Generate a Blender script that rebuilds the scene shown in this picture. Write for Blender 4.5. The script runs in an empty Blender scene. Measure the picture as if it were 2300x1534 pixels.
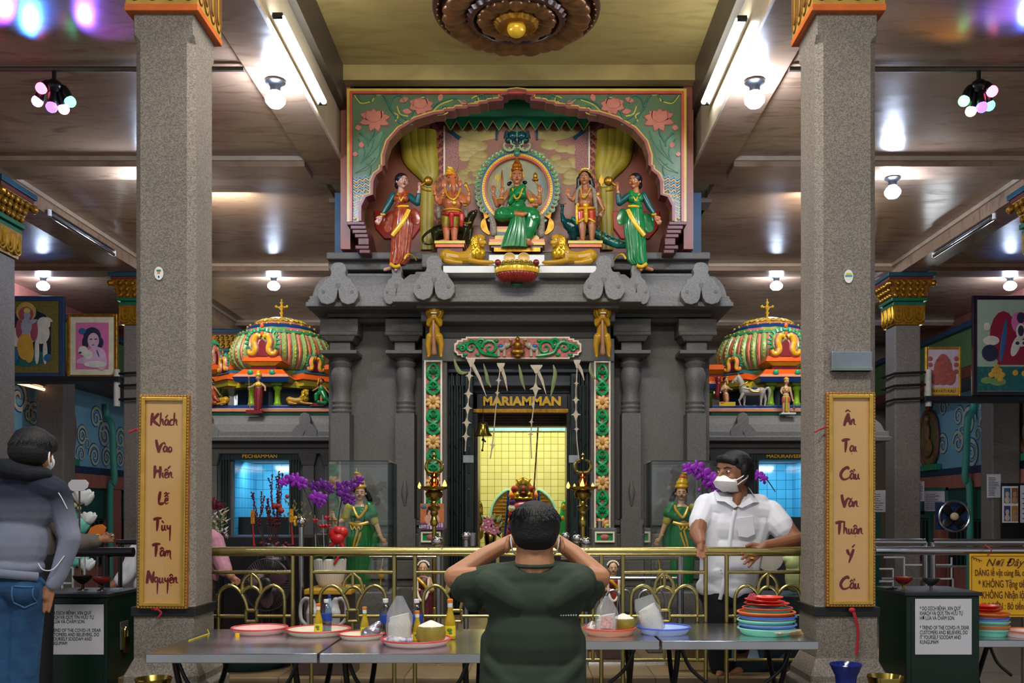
import bpy, bmesh, math, random
from mathutils import Vector, Matrix, noise
random.seed(7)
SC = bpy.context.scene
COL = SC.collection
# ------------------------------------------------------------------ camera, sky, exposure
FPX, VX, VY, EYE = 2100.0, 1190.0, 1151.0, 1.5     # focal length and vanishing point for a 2300 x 1534 frame
cam_d = bpy.data.cameras.new('camera'); cam = bpy.data.objects.new('camera', cam_d); COL.objects.link(cam)
cam.location = (0, 0, EYE); cam.rotation_euler = (math.pi/2, 0, 0)
cam_d.sensor_width = 36.0; cam_d.lens = 36.0*FPX/2300.0
cam_d.shift_x = (1150.0-VX)/2300.0; cam_d.shift_y = (VY-767.0)/2300.0
cam_d.clip_start = 0.05; cam_d.clip_end = 100
SC.camera = cam
SC.view_settings.view_transform = 'Standard'; SC.view_settings.look = 'None'
SC.view_settings.gamma = 1.0; SC.view_settings.use_curve_mapping = False
SC.view_settings.exposure = 0.12
W = bpy.data.worlds.new('daylight'); SC.world = W; W.use_nodes = True
W.node_tree.nodes['Background'].inputs[0].default_value = (0.86, 0.93, 1.0, 1)
W.node_tree.nodes['Background'].inputs[1].default_value = 0.52
def area_lamp(name, loc, rot, sx, sy, power, col):
	l = bpy.data.lights.new(name, 'AREA'); l.shape = 'RECTANGLE'; l.size = sx; l.size_y = sy; l.energy = power; l.color = col
	o = bpy.data.objects.new(name, l); COL.objects.link(o); o.location = loc; o.rotation_euler = rot; return o
# unseen fill lights added over and behind the photographer
area_lamp('front_fill_light', (-0.1, 1.6, 5.5), (math.radians(14), 0, 0), 3.0, 0.6, 185, (1.0, 0.97, 0.90))
area_lamp('front_fill_light', (-3.9, 2.6, 5.1), (0, 0, 0), 1.3, 0.4, 40, (0.88, 0.93, 1.0))
area_lamp('front_fill_light', (3.7, 2.6, 5.1), (0, 0, 0), 1.3, 0.4, 40, (0.88, 0.93, 1.0))
area_lamp('center_fill_light', (-0.1, 5.2, 5.9), (math.radians(24), 0, 0), 2.4, 0.4, 135, (1.0, 0.96, 0.88))  # extra fill above the frame, added to brighten the shrine
for gx, gr in ((-6.9, -1), (6.8, 1)): area_lamp('mural_fill_light', (gx, 16.6, 3.65), (0, gr*math.radians(70), 0), .3, 3.0, 45, (.9, .96, 1.0))  # added lights turned away from view to brighten the cloud murals
for gx in (-3.6, 3.4): area_lamp('dome_fill_light', (gx, 10.7, 5.05), (math.radians(58), 0, 0), .7, .25, 42, (1, .98, .93))  # added area lights, unseen from the front, that brighten the ribbed domes
# ------------------------------------------------------------------ helpers
def P(px, py, d): return Vector(((px-VX)*d/FPX, d, EYE-(py-VY)*d/FPX))
def S(d): return d/FPX
def lin(h):
	h = h.lstrip('#'); o = []
	for i in (0, 2, 4):
		v = int(h[i:i+2], 16)/255.0
		o.append(v/12.92 if v <= 0.04045 else ((v+0.055)/1.055)**2.4)
	return (o[0], o[1], o[2], 1.0)
MATS = {}
def mat(name, col, rough=0.5, metal=0.0, var=0.12, scale=8.0, bump=0.0, bscale=60.0, emit=0.0, trans=0.0, ior=1.45, coat=0.0, alpha=1.0, col2=None, spec=None):
	if name in MATS: return MATS[name]
	m = bpy.data.materials.new(name); m.use_nodes = True; nt = m.node_tree; b = nt.nodes['Principled BSDF']
	c = lin(col) if isinstance(col, str) else col
	tc = nt.nodes.new('ShaderNodeTexCoord')
	if var > 0 or col2:
		n = nt.nodes.new('ShaderNodeTexNoise'); n.inputs['Scale'].default_value = scale; n.inputs['Detail'].default_value = 5
		nt.links.new(tc.outputs['Object'], n.inputs['Vector'])
		r = nt.nodes.new('ShaderNodeValToRGB')
		r.color_ramp.elements[0].position = 0.33; r.color_ramp.elements[1].position = 0.67
		c2 = lin(col2) if col2 else tuple(min(1, x*(1+var)) for x in c[:3])+(1,)
		c1 = c if col2 else tuple(x*(1-var) for x in c[:3])+(1,)
		r.color_ramp.elements[0].color = c1; r.color_ramp.elements[1].color = c2
		nt.links.new(n.outputs['Fac'], r.inputs['Fac']); nt.links.new(r.outputs['Color'], b.inputs['Base Color'])
	else:
		b.inputs['Base Color'].default_value = c
	b.inputs['Roughness'].default_value = rough; b.inputs['Metallic'].default_value = metal
	b.inputs['IOR'].default_value = ior
	if spec is not None: b.inputs['Specular IOR Level'].default_value = spec
	if trans: b.inputs['Transmission Weight'].default_value = trans
	if coat: b.inputs['Coat Weight'].default_value = coat; b.inputs['Coat Roughness'].default_value = 0.12
	if alpha < 1: b.inputs['Alpha'].default_value = alpha
	if emit:
		b.inputs['Emission Color'].default_value = c; b.inputs['Emission Strength'].default_value = emit
	if bump:
		n2 = nt.nodes.new('ShaderNodeTexNoise'); n2.inputs['Scale'].default_value = bscale; n2.inputs['Detail'].default_value = 4
		nt.links.new(tc.outputs['Object'], n2.inputs['Vector'])
		bp = nt.nodes.new('ShaderNodeBump'); bp.inputs['Strength'].default_value = bump; bp.inputs['Distance'].default_value = 0.01
		nt.links.new(n2.outputs['Fac'], bp.inputs['Height']); nt.links.new(bp.outputs['Normal'], b.inputs['Normal'])
	MATS[name] = m; return m
def speckle(name, base, dark, light, scale, rough=0.75, bump=0.25):
	m = mat(name, base, rough, 0, 0.14, 2.2, bump, scale*1.2); nt = m.node_tree; b = nt.nodes['Principled BSDF']
	src = b.inputs['Base Color'].links[0].from_socket
	tc = [n for n in nt.nodes if n.type == 'TEX_COORD'][0]
	v = nt.nodes.new('ShaderNodeTexVoronoi'); v.inputs['Scale'].default_value = scale
	nt.links.new(tc.outputs['Object'], v.inputs['Vector'])
	rr = nt.nodes.new('ShaderNodeValToRGB'); e = rr.color_ramp.elements
	e[0].position = 0.0; e[0].color = lin(dark); e[1].position = 1.0; e[1].color = lin(light)
	sep = nt.nodes.new('ShaderNodeSeparateColor'); nt.links.new(v.outputs['Color'], sep.inputs['Color']); nt.links.new(sep.outputs['Red'], rr.inputs['Fac'])
	mx = nt.nodes.new('ShaderNodeMix'); mx.data_type = 'RGBA'; mx.inputs['Factor'].default_value = 0.45
	nt.links.new(src, mx.inputs['A']); nt.links.new(rr.outputs['Color'], mx.inputs['B'])
	nt.links.new(mx.outputs['Result'], b.inputs['Base Color']); return m
def tilemat(name, c1, c2, grout, w, h, rough=0.15, off=0.0):
	m = mat(name, c1, rough, 0, 0); nt = m.node_tree; b = nt.nodes['Principled BSDF']
	tc = [n for n in nt.nodes if n.type == 'TEX_COORD'][0]
	br = nt.nodes.new('ShaderNodeTexBrick'); br.offset = off; br.squash = 1.0
	br.inputs['Scale'].default_value = 1.0; br.inputs['Brick Width'].default_value = w; br.inputs['Row Height'].default_value = h
	br.inputs['Mortar Size'].default_value = 0.004; br.inputs['Color1'].default_value = lin(c1); br.inputs['Color2'].default_value = lin(c2); br.inputs['Mortar'].default_value = lin(grout)
	uvn = nt.nodes.new('ShaderNodeUVMap'); uvn.uv_map = 'UVMap'
	nt.links.new(uvn.outputs['UV'], br.inputs['Vector']); nt.links.new(br.outputs['Color'], b.inputs['Base Color'])
	bp = nt.nodes.new('ShaderNodeBump'); bp.inputs['Strength'].default_value = 0.4; bp.inputs['Distance'].default_value = 0.004; bp.invert = True
	nt.links.new(br.outputs['Fac'], bp.inputs['Height']); nt.links.new(bp.outputs['Normal'], b.inputs['Normal'])
	return m
class MB:
	def __init__(s, T=None): s.bm = bmesh.new(); s.T = T or Matrix.Identity(4); s.mi = 0
	def v(s, p): return s.bm.verts.new(s.T @ Vector(p))
	def f(s, vs):
		try: fc = s.bm.faces.new(vs); fc.material_index = s.mi; return fc
		except ValueError: return None
	def box(s, x0, x1, y0, y1, z0, z1):
		c = [s.v((x, y, z)) for x in (x0, x1) for y in (y0, y1) for z in (z0, z1)]
		for q in ((0,1,3,2),(4,6,7,5),(0,4,5,1),(2,3,7,6),(0,2,6,4),(1,5,7,3)): s.f([c[i] for i in q])
		return s
	def frustum(s, x0, x1, y0, y1, z0, X0, X1, Y0, Y1, z1):
		c = [s.v(p) for p in ((x0,y0,z0),(x1,y0,z0),(x1,y1,z0),(x0,y1,z0),(X0,Y0,z1),(X1,Y0,z1),(X1,Y1,z1),(X0,Y1,z1))]
		for q in ((3,2,1,0),(4,5,6,7),(0,1,5,4),(1,2,6,5),(2,3,7,6),(3,0,4,7)): s.f([c[i] for i in q])
		return s
	def ring(s, pts): return [s.v(p) for p in pts]
	def skin(s, rings, cap0=True, cap1=True, closed=True):
		for a, b in zip(rings, rings[1:]):
			n = len(a)
			for i in range(n if closed else n-1): s.f([a[i], a[(i+1)%n], b[(i+1)%n], b[i]])
		if closed and cap0: s.f(list(reversed(rings[0])))
		if closed and cap1: s.f(rings[-1])
		return s
	def tube(s, pts, r, n=10, flat=1.0, closed=False, up=None):
		pts = [Vector(p) for p in pts]; N = len(pts)
		rs = r if isinstance(r, (list, tuple)) else [r]*N
		rings = []; prev = None
		for i, p in enumerate(pts):
			a = pts[(i-1)%N] if (closed or i > 0) else p; c = pts[(i+1)%N] if (closed or i < N-1) else p
			t = (c-a); t = t.normalized() if t.length > 1e-9 else Vector((0,0,1))
			if prev is None:
				u = Vector(up) if up else (Vector((0,1,0)) if abs(t.y) < 0.9 else Vector((1,0,0)))
			else: u = prev
			u = (u - t*u.dot(t)); u = u.normalized() if u.length > 1e-6 else t.orthogonal().normalized(); prev = u
			w = t.cross(u)
			rings.append(s.ring([p + (w*math.cos(2*math.pi*k/n) + u*math.sin(2*math.pi*k/n)*flat)*max(rs[i], 1e-5) for k in range(n)]))
		if closed: rings.append(rings[0]); return s.skin(rings, False, False)
		return s.skin(rings)
	def lathe(s, prof, n=24, c=(0,0,0), flute=None, a0=0, a1=2*math.pi, sx=1, sy=1):
		rings = []; full = abs(a1-a0-2*math.pi) < 1e-6
		for j, (r, z) in enumerate(prof):
			rr = []
			for k in range(n if full else n+1):
				a = a0+(a1-a0)*k/n; q = max(r, 1e-5)*(flute(a, j) if flute else 1)
				rr.append((c[0]+q*math.cos(a)*sx, c[1]+q*math.sin(a)*sy, c[2]+z))
			rings.append(s.ring(rr))
		if full and prof[0] == prof[-1]: rings[-1] = rings[0]; return s.skin(rings, False, False)
		return s.skin(rings, True, True, full)
	def ell(s, c, r, n=14, m=9, R=None):
		r = r if isinstance(r, (tuple, list)) else (r, r, r); rings = []
		R = R or Matrix.Identity(3); c = Vector(c)
		for j in range(1, m):
			t = math.pi*j/m
			rings.append(s.ring([c + R @ Vector((r[0]*math.sin(t)*math.cos(2*math.pi*k/n), r[1]*math.sin(t)*math.sin(2*math.pi*k/n), -r[2]*math.cos(t))) for k in range(n)]))
		b, t = s.v(c+R@Vector((0,0,-r[2]))), s.v(c+R@Vector((0,0,r[2])))
		s.skin(rings, False, False)
		for k in range(n): s.f([b, rings[0][(k+1)%n], rings[0][k]]); s.f([t, rings[-1][k], rings[-1][(k+1)%n]])
		return s
	def cap(s, a, b, ra, rb, n=12):
		a, b = Vector(a), Vector(b); t = b-a; L = t.length
		if L < 1e-7: return s.ell(a, max(ra, rb), n)
		t /= L; u = t.orthogonal().normalized(); w = t.cross(u); rings = []
		def rg(p, r): return s.ring([p+(u*math.cos(2*math.pi*k/n)+w*math.sin(2*math.pi*k/n))*r for k in range(n)])
		for q in (80, 55, 28): rings.append(rg(a-t*ra*math.sin(math.radians(q)), ra*math.cos(math.radians(q))))
		rings.append(rg(a, ra)); rings.append(rg(b, rb))
		for q in (28, 55, 80): rings.append(rg(b+t*rb*math.sin(math.radians(q)), rb*math.cos(math.radians(q))))
		return s.skin(rings)
	def prism(s, pts, y0, y1, plane='xz'):
		g = (lambda p, y: (p[0], y, p[1])) if plane == 'xz' else ((lambda p, y: (p[0], p[1], y)) if plane == 'xy' else (lambda p, y: (y, p[0], p[1])))
		a = s.ring([g(p, y0) for p in pts]); b = s.ring([g(p, y1) for p in pts])
		return s.skin([a, b])
	def build(s, name, m, parent=None, smooth=True, bevel=0.0, loc=None, rot=None, mods=(), uv=False, angle=40):
		bmesh.ops.recalc_face_normals(s.bm, faces=s.bm.faces[:])
		me = bpy.data.meshes.new(name); s.bm.to_mesh(me); s.bm.free()
		if uv: boxuv(me)
		return meshobj(name, me, m, parent, smooth, bevel, loc, rot, angle)
def boxuv(me):
	uvl = me.uv_layers.new(name='UVMap')
	for p in me.polygons:
		n = p.normal
		for li in p.loop_indices:
			co = me.vertices[me.loops[li].vertex_index].co
			uvl.data[li].uv = (co.x, co.z) if abs(n.y) > 0.6 else ((co.y, co.z) if abs(n.x) > 0.6 else (co.x, co.y))
def meshobj(name, me, m, parent=None, smooth=True, bevel=0.0, loc=None, rot=None, angle=40):
	for x in (m if isinstance(m, (list, tuple)) else [m]): me.materials.append(x)
	o = bpy.data.objects.new(name, me); COL.objects.link(o)
	if smooth:
		for p in me.polygons: p.use_smooth = True
		try: me.set_sharp_from_angle(angle=math.radians(angle))
		except Exception: pass
	if parent: o.parent = parent
	if loc is not None: o.location = loc
	if rot is not None: o.rotation_euler = rot
	if bevel:
		b = o.modifiers.new('bevel', 'BEVEL'); b.width = bevel; b.segments = 2; b.limit_method = 'ANGLE'; b.angle_limit = math.radians(35)
	return o
def tag(o, label=None, cat=None, group=None, kind=None):
	if label: o['label'] = label
	if cat: o['category'] = cat
	if group: o['group'] = group
	if kind: o['kind'] = kind
	return o
def thing(name, label, cat, loc=(0,0,0), rz=0, group=None, kind=None):
	o = bpy.data.objects.new(name, None); COL.objects.link(o); o.empty_display_size = 0.05
	o.location = loc; o.rotation_euler = (0, 0, rz); return tag(o, label, cat, group, kind)
def dup(o, parent=None, loc=None, rz=None, label=None, group=None):
	c = o.copy(); COL.objects.link(c)
	if parent: c.parent = parent
	for ch in [x for x in o.children]: dup(ch, c)
	if loc is not None: c.location = loc
	if rz is not None: c.rotation_euler = (0, 0, rz)
	if label: c['label'] = label
	if group: c['group'] = group
	return c
def remeshed(bm, voxel, it=3):
	bmesh.ops.recalc_face_normals(bm, faces=bm.faces[:])
	me = bpy.data.meshes.new('tmp'); bm.to_mesh(me); bm.free()
	o = bpy.data.objects.new('tmp', me); COL.objects.link(o)
	r = o.modifiers.new('r', 'REMESH'); r.mode = 'VOXEL'; r.voxel_size = voxel; r.adaptivity = 0
	if it:
		sm = o.modifiers.new('s', 'SMOOTH'); sm.iterations = it; sm.factor = 0.5
	dg = bpy.context.evaluated_depsgraph_get()
	out = bpy.data.meshes.new_from_object(o.evaluated_get(dg))
	bpy.data.objects.remove(o); bpy.data.meshes.remove(me); return out
def text_mesh(txt, size, extrude=0.002, bold=0.0, shear=0.0, sx=1.0, align='CENTER', space=1.0, line=1.0):
	c = bpy.data.curves.new('t', 'FONT'); c.body = txt; c.size = size; c.extrude = extrude; c.offset = bold; c.shear = shear
	c.align_x = align; c.align_y = 'CENTER'; c.space_character = space; c.space_line = line; c.resolution_u = 4
	o = bpy.data.objects.new('t', c); COL.objects.link(o)
	me = bpy.data.meshes.new_from_object(o.evaluated_get(bpy.context.evaluated_depsgraph_get()))
	bpy.data.objects.remove(o); bpy.data.curves.remove(c)
	me.transform(Matrix.Rotation(math.pi/2, 4, 'X') @ Matrix.Scale(sx, 4, (1,0,0))); return me
def write(name, txt, loc, size, m, parent=None, **k):
	rot = k.pop('rot', None)
	return meshobj(name, text_mesh(txt, size, **k), m, parent, False, loc=loc, rot=rot)
def bez(pts, n=8):
	pts = [Vector(p) for p in pts]; out = []
	for i in range(len(pts)-1):
		a, b, c, d = pts[max(i-1,0)], pts[i], pts[i+1], pts[min(i+2, len(pts)-1)]
		for k in range(n):
			t = k/n
			out.append(0.5*((2*b)+(c-a)*t+(2*a-5*b+4*c-d)*t*t+(3*b-a-3*c+d)*t**3))
	out.append(pts[-1]); return out
# ------------------------------------------------------------------ the hall
def ceilmat(name, c1, c2, c3, rough):
	m = mat(name, c1, rough, 0, 0.1, 1.1, 0.05, 7.0, col2=c2); nt = m.node_tree; b = nt.nodes['Principled BSDF']
	src = b.inputs['Base Color'].links[0].from_socket; tc = [n for n in nt.nodes if n.type == 'TEX_COORD'][0]
	mp = nt.nodes.new('ShaderNodeMapping'); mp.inputs['Scale'].default_value = (0.8, 3.2, 1); nt.links.new(tc.outputs['Object'], mp.inputs['Vector'])
	n = nt.nodes.new('ShaderNodeTexNoise'); n.inputs['Scale'].default_value = 2.3; n.inputs['Detail'].default_value = 8; n.inputs['Distortion'].default_value = 1.2
	nt.links.new(mp.outputs['Vector'], n.inputs['Vector'])
	r = nt.nodes.new('ShaderNodeValToRGB'); r.color_ramp.elements[0].position = 0.5; r.color_ramp.elements[1].position = 0.68
	r.color_ramp.elements[0].color = (0,0,0,1); r.color_ramp.elements[1].color = (0.7,0.7,0.7,1); nt.links.new(n.outputs['Fac'], r.inputs['Fac'])
	mx = nt.nodes.new('ShaderNodeMix'); mx.data_type = 'RGBA'; nt.links.new(r.outputs['Color'], mx.inputs['Factor']); nt.links.new(src, mx.inputs['A']); mx.inputs['B'].default_value = lin(c3)
	nt.links.new(mx.outputs['Result'], b.inputs['Base Color'])
	rr = nt.nodes.new('ShaderNodeMapRange'); rr.inputs['To Min'].default_value = rough*0.55; rr.inputs['To Max'].default_value = rough*1.5; nt.links.new(n.outputs['Fac'], rr.inputs['Value']); nt.links.new(rr.outputs['Result'], b.inputs['Roughness'])
	return m
M_CEIL = ceilmat('smoked_gloss_paint', '#a68b72', '#947660', '#7a5a46', 0.22)
M_CEILC = ceilmat('olive_ceiling_paint', '#a8945c', '#9a8450', '#8a7446', 0.34)
M_BEAM = mat('cream_beam_paint', '#a8997f', 0.4, 0, 0.12, 2.0)
M_BEAMSHADE = mat('painted_beam_shade', '#4a4034', 0.45)
M_MOULD = mat('pale_moulding_paint', '#b9a48c', 0.45)
M_FLOOR = tilemat('floor_tile', '#7d7263', '#6f6557', '#4d463d', 0.4, 0.4, 0.25)
M_PLAT = tilemat('platform_tile', '#8a7556', '#7b674b', '#5a4b37', 0.4, 0.4, 0.3)
M_WALL = mat('plain_wall_paint', '#7b6a58', 0.6, 0, 0.15, 1.5)
def struct(name, mb, m, smooth=False, bevel=0.0, uv=False, parent=None):
	o = mb.build(name, m, parent, smooth, bevel, uv=uv)
	if not parent: o['kind'] = 'structure'
	return o
struct('floor', MB().box(-9.2, 9.2, -6, 22, -0.2, 0.0), M_FLOOR, uv=True)
struct('floor_platform', MB().box(-2.9, 2.7, 5.95, 9.6, 0.0, 0.45), M_PLAT, uv=True, bevel=0.01)
struct('ceiling_center', MB().box(-2.0, 1.78, -3, 10.9, 6.05, 6.15), M_CEILC)
struct('ceiling_left', MB().box(-8.6, -2.3, -3, 21, 5.2, 5.3), M_CEIL)
struct('ceiling_right', MB().box(2.08, 8.4, -3, 21, 5.2, 5.3), M_CEIL)
struct('ceiling_back', MB().box(-2.36, 2.14, 11.3, 21, 5.2, 5.3), M_CEIL)
def beam(name, x0, x1, inner):
	b = MB().box(x0, x1, -3, 10.4, 5.15, 6.14); b.mi = 0
	o = struct(name, b, [M_CEIL, M_BEAM])
	for p in o.data.polygons:
		if abs(p.normal.x) > 0.9: p.material_index = 1
	xi = x1 if inner > 0 else x0
	struct('trim_shade_strip', MB().box(min(xi, xi+0.07*inner), max(xi, xi+0.07*inner), -3, 10.4, 5.66, 6.05), M_BEAMSHADE)  # dark strip: the shade along the top of the beam as colour
	struct('trim_edge', MB().box(min(xi, xi+0.02*inner), max(xi, xi+0.02*inner), -3, 10.4, 5.15, 5.19), M_MOULD)
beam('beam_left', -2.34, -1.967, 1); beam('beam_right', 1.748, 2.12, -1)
for i, (xa, xb) in enumerate(((-8.6, -2.345), (2.125, 8.4))):
	for y in (1.6, 9.73, 13.92, 18.0):
		struct('beam_cross', MB().box(xa, xb, y, y+0.38, 5.10, 5.2), M_CEIL)
		struct('trim_cross', MB().box(xa, xb, y-0.03, y, 5.155, 5.2), M_MOULD)
struct('beam_cross', MB().box(-2.34, 2.12, 13.92, 14.3, 5.10, 5.2), M_CEIL)
struct('trim_cross', MB().box(-2.34, 2.12, 13.89, 13.92, 5.155, 5.2), M_MOULD)
for xa, xb, e in ((-6.05, -5.66, 1), (5.4, 5.79, -1)):
	struct('beam_aisle', MB().box(xa, xb, -3, 20.9, 5.0, 5.2), M_CEIL)
	xe = xb if e > 0 else xa
	struct('trim_aisle', MB().box(min(xe, xe+0.03*e), max(xe, xe+0.03*e), -3, 20.9, 5.15, 5.2), M_MOULD)
struct('wall_back', MB().box(-9, 9, 20.6, 20.8, 0, 5.3), M_WALL)
# side walls: painted cloud panels between ledges, pink pilasters below
M_CLOUD = mat('blue_mural_paint', '#8cc8e2', 0.4, 0, 0.1, 1.5); M_PINK = mat('salmon_wall_paint', '#b56f62', 0.5)
M_GREENW = mat('leaf_green_wall_paint', '#56744a', 0.5); M_TEALW = mat('teal_shutter_paint', '#1f5a52', 0.4); M_DKW = mat('dark_window_recess', '#141a1c', 0.4)
M_SWIRL = mat('cream_cloud_paint', '#d9dcc4', 0.45); M_SWIRLB = mat('deep_blue_outline_paint', '#1d5f9a', 0.45); M_NAVY = mat('navy_band_paint', '#26405f', 0.4); M_MAROON = mat('maroon_paint', '#5d2a28', 0.4)
def swirl(mb, mb2, x, y, z, r, e, turns=1.6, fl=1):
	for b, rr, off in ((mb2, 0.23, 0.004), (mb, 0.14, 0.009)):
		pts = [(x+e*off, y+fl*r*(1-t/35*0.86)*math.cos(t*turns*2*math.pi/35), z+r*(1-t/35*0.86)*math.sin(t*turns*2*math.pi/35)) for t in range(36)]
		b.tube(pts, [r*rr*(1-t/35*0.35) for t in range(36)], 6, up=(1, 0, 0), flat=0.05)
	return
for side, X, e in (('left', -8.3, 1), ('right', 8.15, -1)):
	struct('wall_'+side, MB().box(min(X, X-0.2*e), max(X, X-0.2*e), 4, 20.6, 0, 5.3), M_PINK)
	z0, z1 = 2.35, 3.75
	wm = MB().box(min(X, X+0.03*e), max(X, X+0.03*e), 10.5, 20.5, z0, z1); struct('wall_mural_'+side, wm, M_CLOUD)
	a, b2 = MB(), MB(); rnd = random.Random(3 if e > 0 else 5)
	xx = X+0.03*e
	y = 13.9
	while y < 20.2:
		z = z0+0.22
		while z < z1-0.15:
			if rnd.random() < 0.72:
				rr = 0.15+0.17*rnd.random(); swirl(a, b2, xx, y+rnd.uniform(-0.15, 0.15), z, rr, e, 1.4+rnd.random()*0.7, rnd.choice((-1, 1)))
				if rnd.random() < 0.6: swirl(a, b2, xx, y+rr*1.3, z-rr*0.7, rr*0.65, e, 1.3, -1)
				z += rr*2.1
			else: z += 0.25
		y += 0.55
	struct('trim_cloud_outline_'+side, b2, M_SWIRLB, True); struct('trim_cloud_'+side, a, M_SWIRL, True)
	struct('trim_navy_'+side, MB().box(min(X, X+0.10*e), max(X, X+0.10*e), 10.5, 20.5, z0-0.14, z0), M_NAVY, bevel=0.01)
	struct('trim_ledge_'+side, MB().box(min(X, X+0.16*e), max(X, X+0.16*e), 10.5, 20.5, z0-0.40, z0-0.14), M_PINK, bevel=0.02)
	struct('trim_green_'+side, MB().box(min(X, X+0.75*e), max(X, X+0.75*e), 14.15, 20.5, 3.95, 4.6), M_GREENW)
	struct('trim_eave_'+side, MB().box(min(X, X+0.85*e), max(X, X+0.85*e), 14.15, 20.5, 3.75, 3.95), M_MAROON, bevel=0.02)
	struct('trim_eave_top_'+side, MB().box(min(X, X+0.85*e), max(X, X+0.85*e), 14.15, 20.5, 4.6, 4.7), M_NAVY, bevel=0.02)
	for k, y in enumerate((14.2, 16.6, 19.0)):
		w = MB().box(min(X, X+0.05*e), max(X, X+0.05*e), y, y+1.5, 0.5, 1.9); o = struct('window_%d' % (k+1+(3 if e < 0 else 0)), w, M_DKW)
		g = MB()
		for q in range(9): g.tube([(X+0.07*e, y+0.1+q*0.163, 0.5), (X+0.07*e, y+0.1+q*0.163, 1.35)], 0.012, 6)
		for zz in (0.7, 1.35): g.tube([(X+0.07*e, y, zz), (X+0.07*e, y+1.5, zz)], 0.014, 6)
		g.build('grille', M_TEALW, o)
		MB().box(min(X+0.05*e, X+0.09*e), max(X+0.05*e, X+0.09*e), y-0.06, y+1.56, 1.38, 1.95).build('window_transom', M_TEALW, o, False)
	for y in (13.6, 15.9, 18.3, 20.2):
		struct('trim_pilaster_'+side, MB().box(min(X, X+0.14*e), max(X, X+0.14*e), y, y+0.4, 0, z0-0.4), M_PINK, bevel=0.02)
# ------------------------------------------------------------------ pillars, columns, lamps, ceiling medallion
M_PEB = speckle('pebble_render', '#7b7268', '#3e3832', '#a89f92', 165, 0.7, 0.35)
M_GRAN = speckle('grey_granite', '#6b6864', '#4a4845', '#878480', 160, 0.6, 0.12)
M_COLG = speckle('brown_grey_stone', '#6c655f', '#4d4742', '#8a827a', 90, 0.6, 0.12)
M_GOLD = mat('gilt_paint', '#c79a2c', 0.3, 0.75, 0.22, 14)
M_GOLDD = mat('old_gilt', '#9c6f22', 0.34, 0.7, 0.35, 30)
M_GYEL = mat('gold_yellow_gloss', '#d9a92a', 0.25, 0.15, 0.15, 9)
M_ORNG = mat('orange_paint', '#c8642a', 0.35); M_RED = mat('red_gloss', '#b02a22', 0.25); M_BLUED = mat('dark_teal_paint', '#1c4656', 0.35)
M_GREEND = mat('dark_green_paint', '#1d5a41', 0.35); M_BLACK = mat('black_gloss', '#101012', 0.3, 0, 0.1); M_STRAP = mat('black_rubber', '#1b1b1d', 0.5)
M_WHITE = mat('white_enamel', '#e8e8e6', 0.3, 0, 0.04); M_CHROME = mat('chrome', '#c9cacc', 0.08, 1.0, 0.03); M_STEEL = mat('brushed_steel', '#b2b4b8', 0.24, 1.0, 0.06, 3)
M_BRASS = mat('polished_brass', '#a8924a', 0.2, 1.0, 0.12, 5); M_BRASSR = mat('rail_brass', '#b3a468', 0.25, 1.0, 0.12, 4)
def tongues(mb, p0, p1, z0, z1, n, r, nrm):
	p0, p1, nrm = Vector(p0), Vector(p1), Vector(nrm); w = (p1-p0)/n
	for k in range(n):
		a = p0+w*k+nrm*r*0.4
		for s0, s1 in ((0.08, 0.92), (0.27, 0.73)):
			h = z0+(z1-z0)*(0.06 if s0 < 0.2 else 0.22)
			pts = [a+w*s0+Vector((0,0,z1))]
			for q in range(9):
				t = math.pi*q/8; pts.append(a+w*(0.5-(0.5-s0)*math.cos(t))+Vector((0,0,h+(z1-z0)*0.22*(1-math.sin(t)))))
			pts.append(a+w*s1+Vector((0,0,z1))); mb.tube(pts, r, 6)
M_TONG = mat('brown_gilt_line', '#6b4712', 0.4, 0.3)
def pillar(label, x0, x1, y0, cap_in):
	t = thing('pillar', label, 'pillar', ((x0+x1)/2, y0+(x1-x0)/2, 0), kind='thing'); h = (x1-x0)/2; ch = 0.04
	def octo(b, hh, c, z): return b.ring([(hh-c,-hh,z),(hh,-hh+c,z),(hh,hh-c,z),(hh-c,hh,z),(-hh+c,hh,z),(-hh,hh-c,z),(-hh,-hh+c,z),(-hh+c,-hh,z)])
	b = MB(); zt = 4.38
	rings = [octo(b, h, 0.004, z) for z in (0.6, 0.93)]+[octo(b, h, ch, 0.96), octo(b, h, ch, zt-0.16), octo(b, h, 0.006, zt-0.12), octo(b, h, 0.006, zt+0.02)]
	b.skin(rings); b.build('shaft', M_PEB, t, False)
	b = MB(); hb = h
	b.skin([octo(b, hb+o, 0.01, z) for o, z in ((0.12,0),(0.12,0.40),(0.075,0.42),(0.075,0.5),(0.045,0.52),(0.045,0.56),(0.0,0.66))]); b.build('base', M_PEB, t, False, bevel=0.006)
	b = MB().box(-h-0.012, h+0.012, -h-0.012, h+0.012, 0.900, 0.955); b.build('strap', M_STRAP, t, False, bevel=0.004)
	k = h+0.032
	cp = MB().box(-k, k, -k, k, zt+0.035, 5.148).build('capital', mat('pale_gilt', '#c9a24c', .3, .3, .12, 9), t, False)
	MB().box(-k-0.006, k+0.006, -k-0.006, k+0.006, zt, zt+0.04).build('capital_edge', M_ORNG, cp, False, bevel=0.004)
	b = MB()
	tongues(b, (-k,-k,0), (k,-k,0), zt+0.045, zt+0.34, 4, 0.0055, (0,-1,0)); sx = k*cap_in; tongues(b, (sx,-k,0), (sx,k,0), zt+0.045, zt+0.34, 4, 0.0055, (cap_in,0,0))
	b.build('tongue_relief', M_TONG, cp)
	return t
pillar('speckled granite pillar with the framed scroll beginning with K hanging on it', -2.289, -1.941, 5.4, 1)
pillar('speckled granite pillar with the metal box above its framed scroll', 1.656, 2.008, 5.4, -1)
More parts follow.
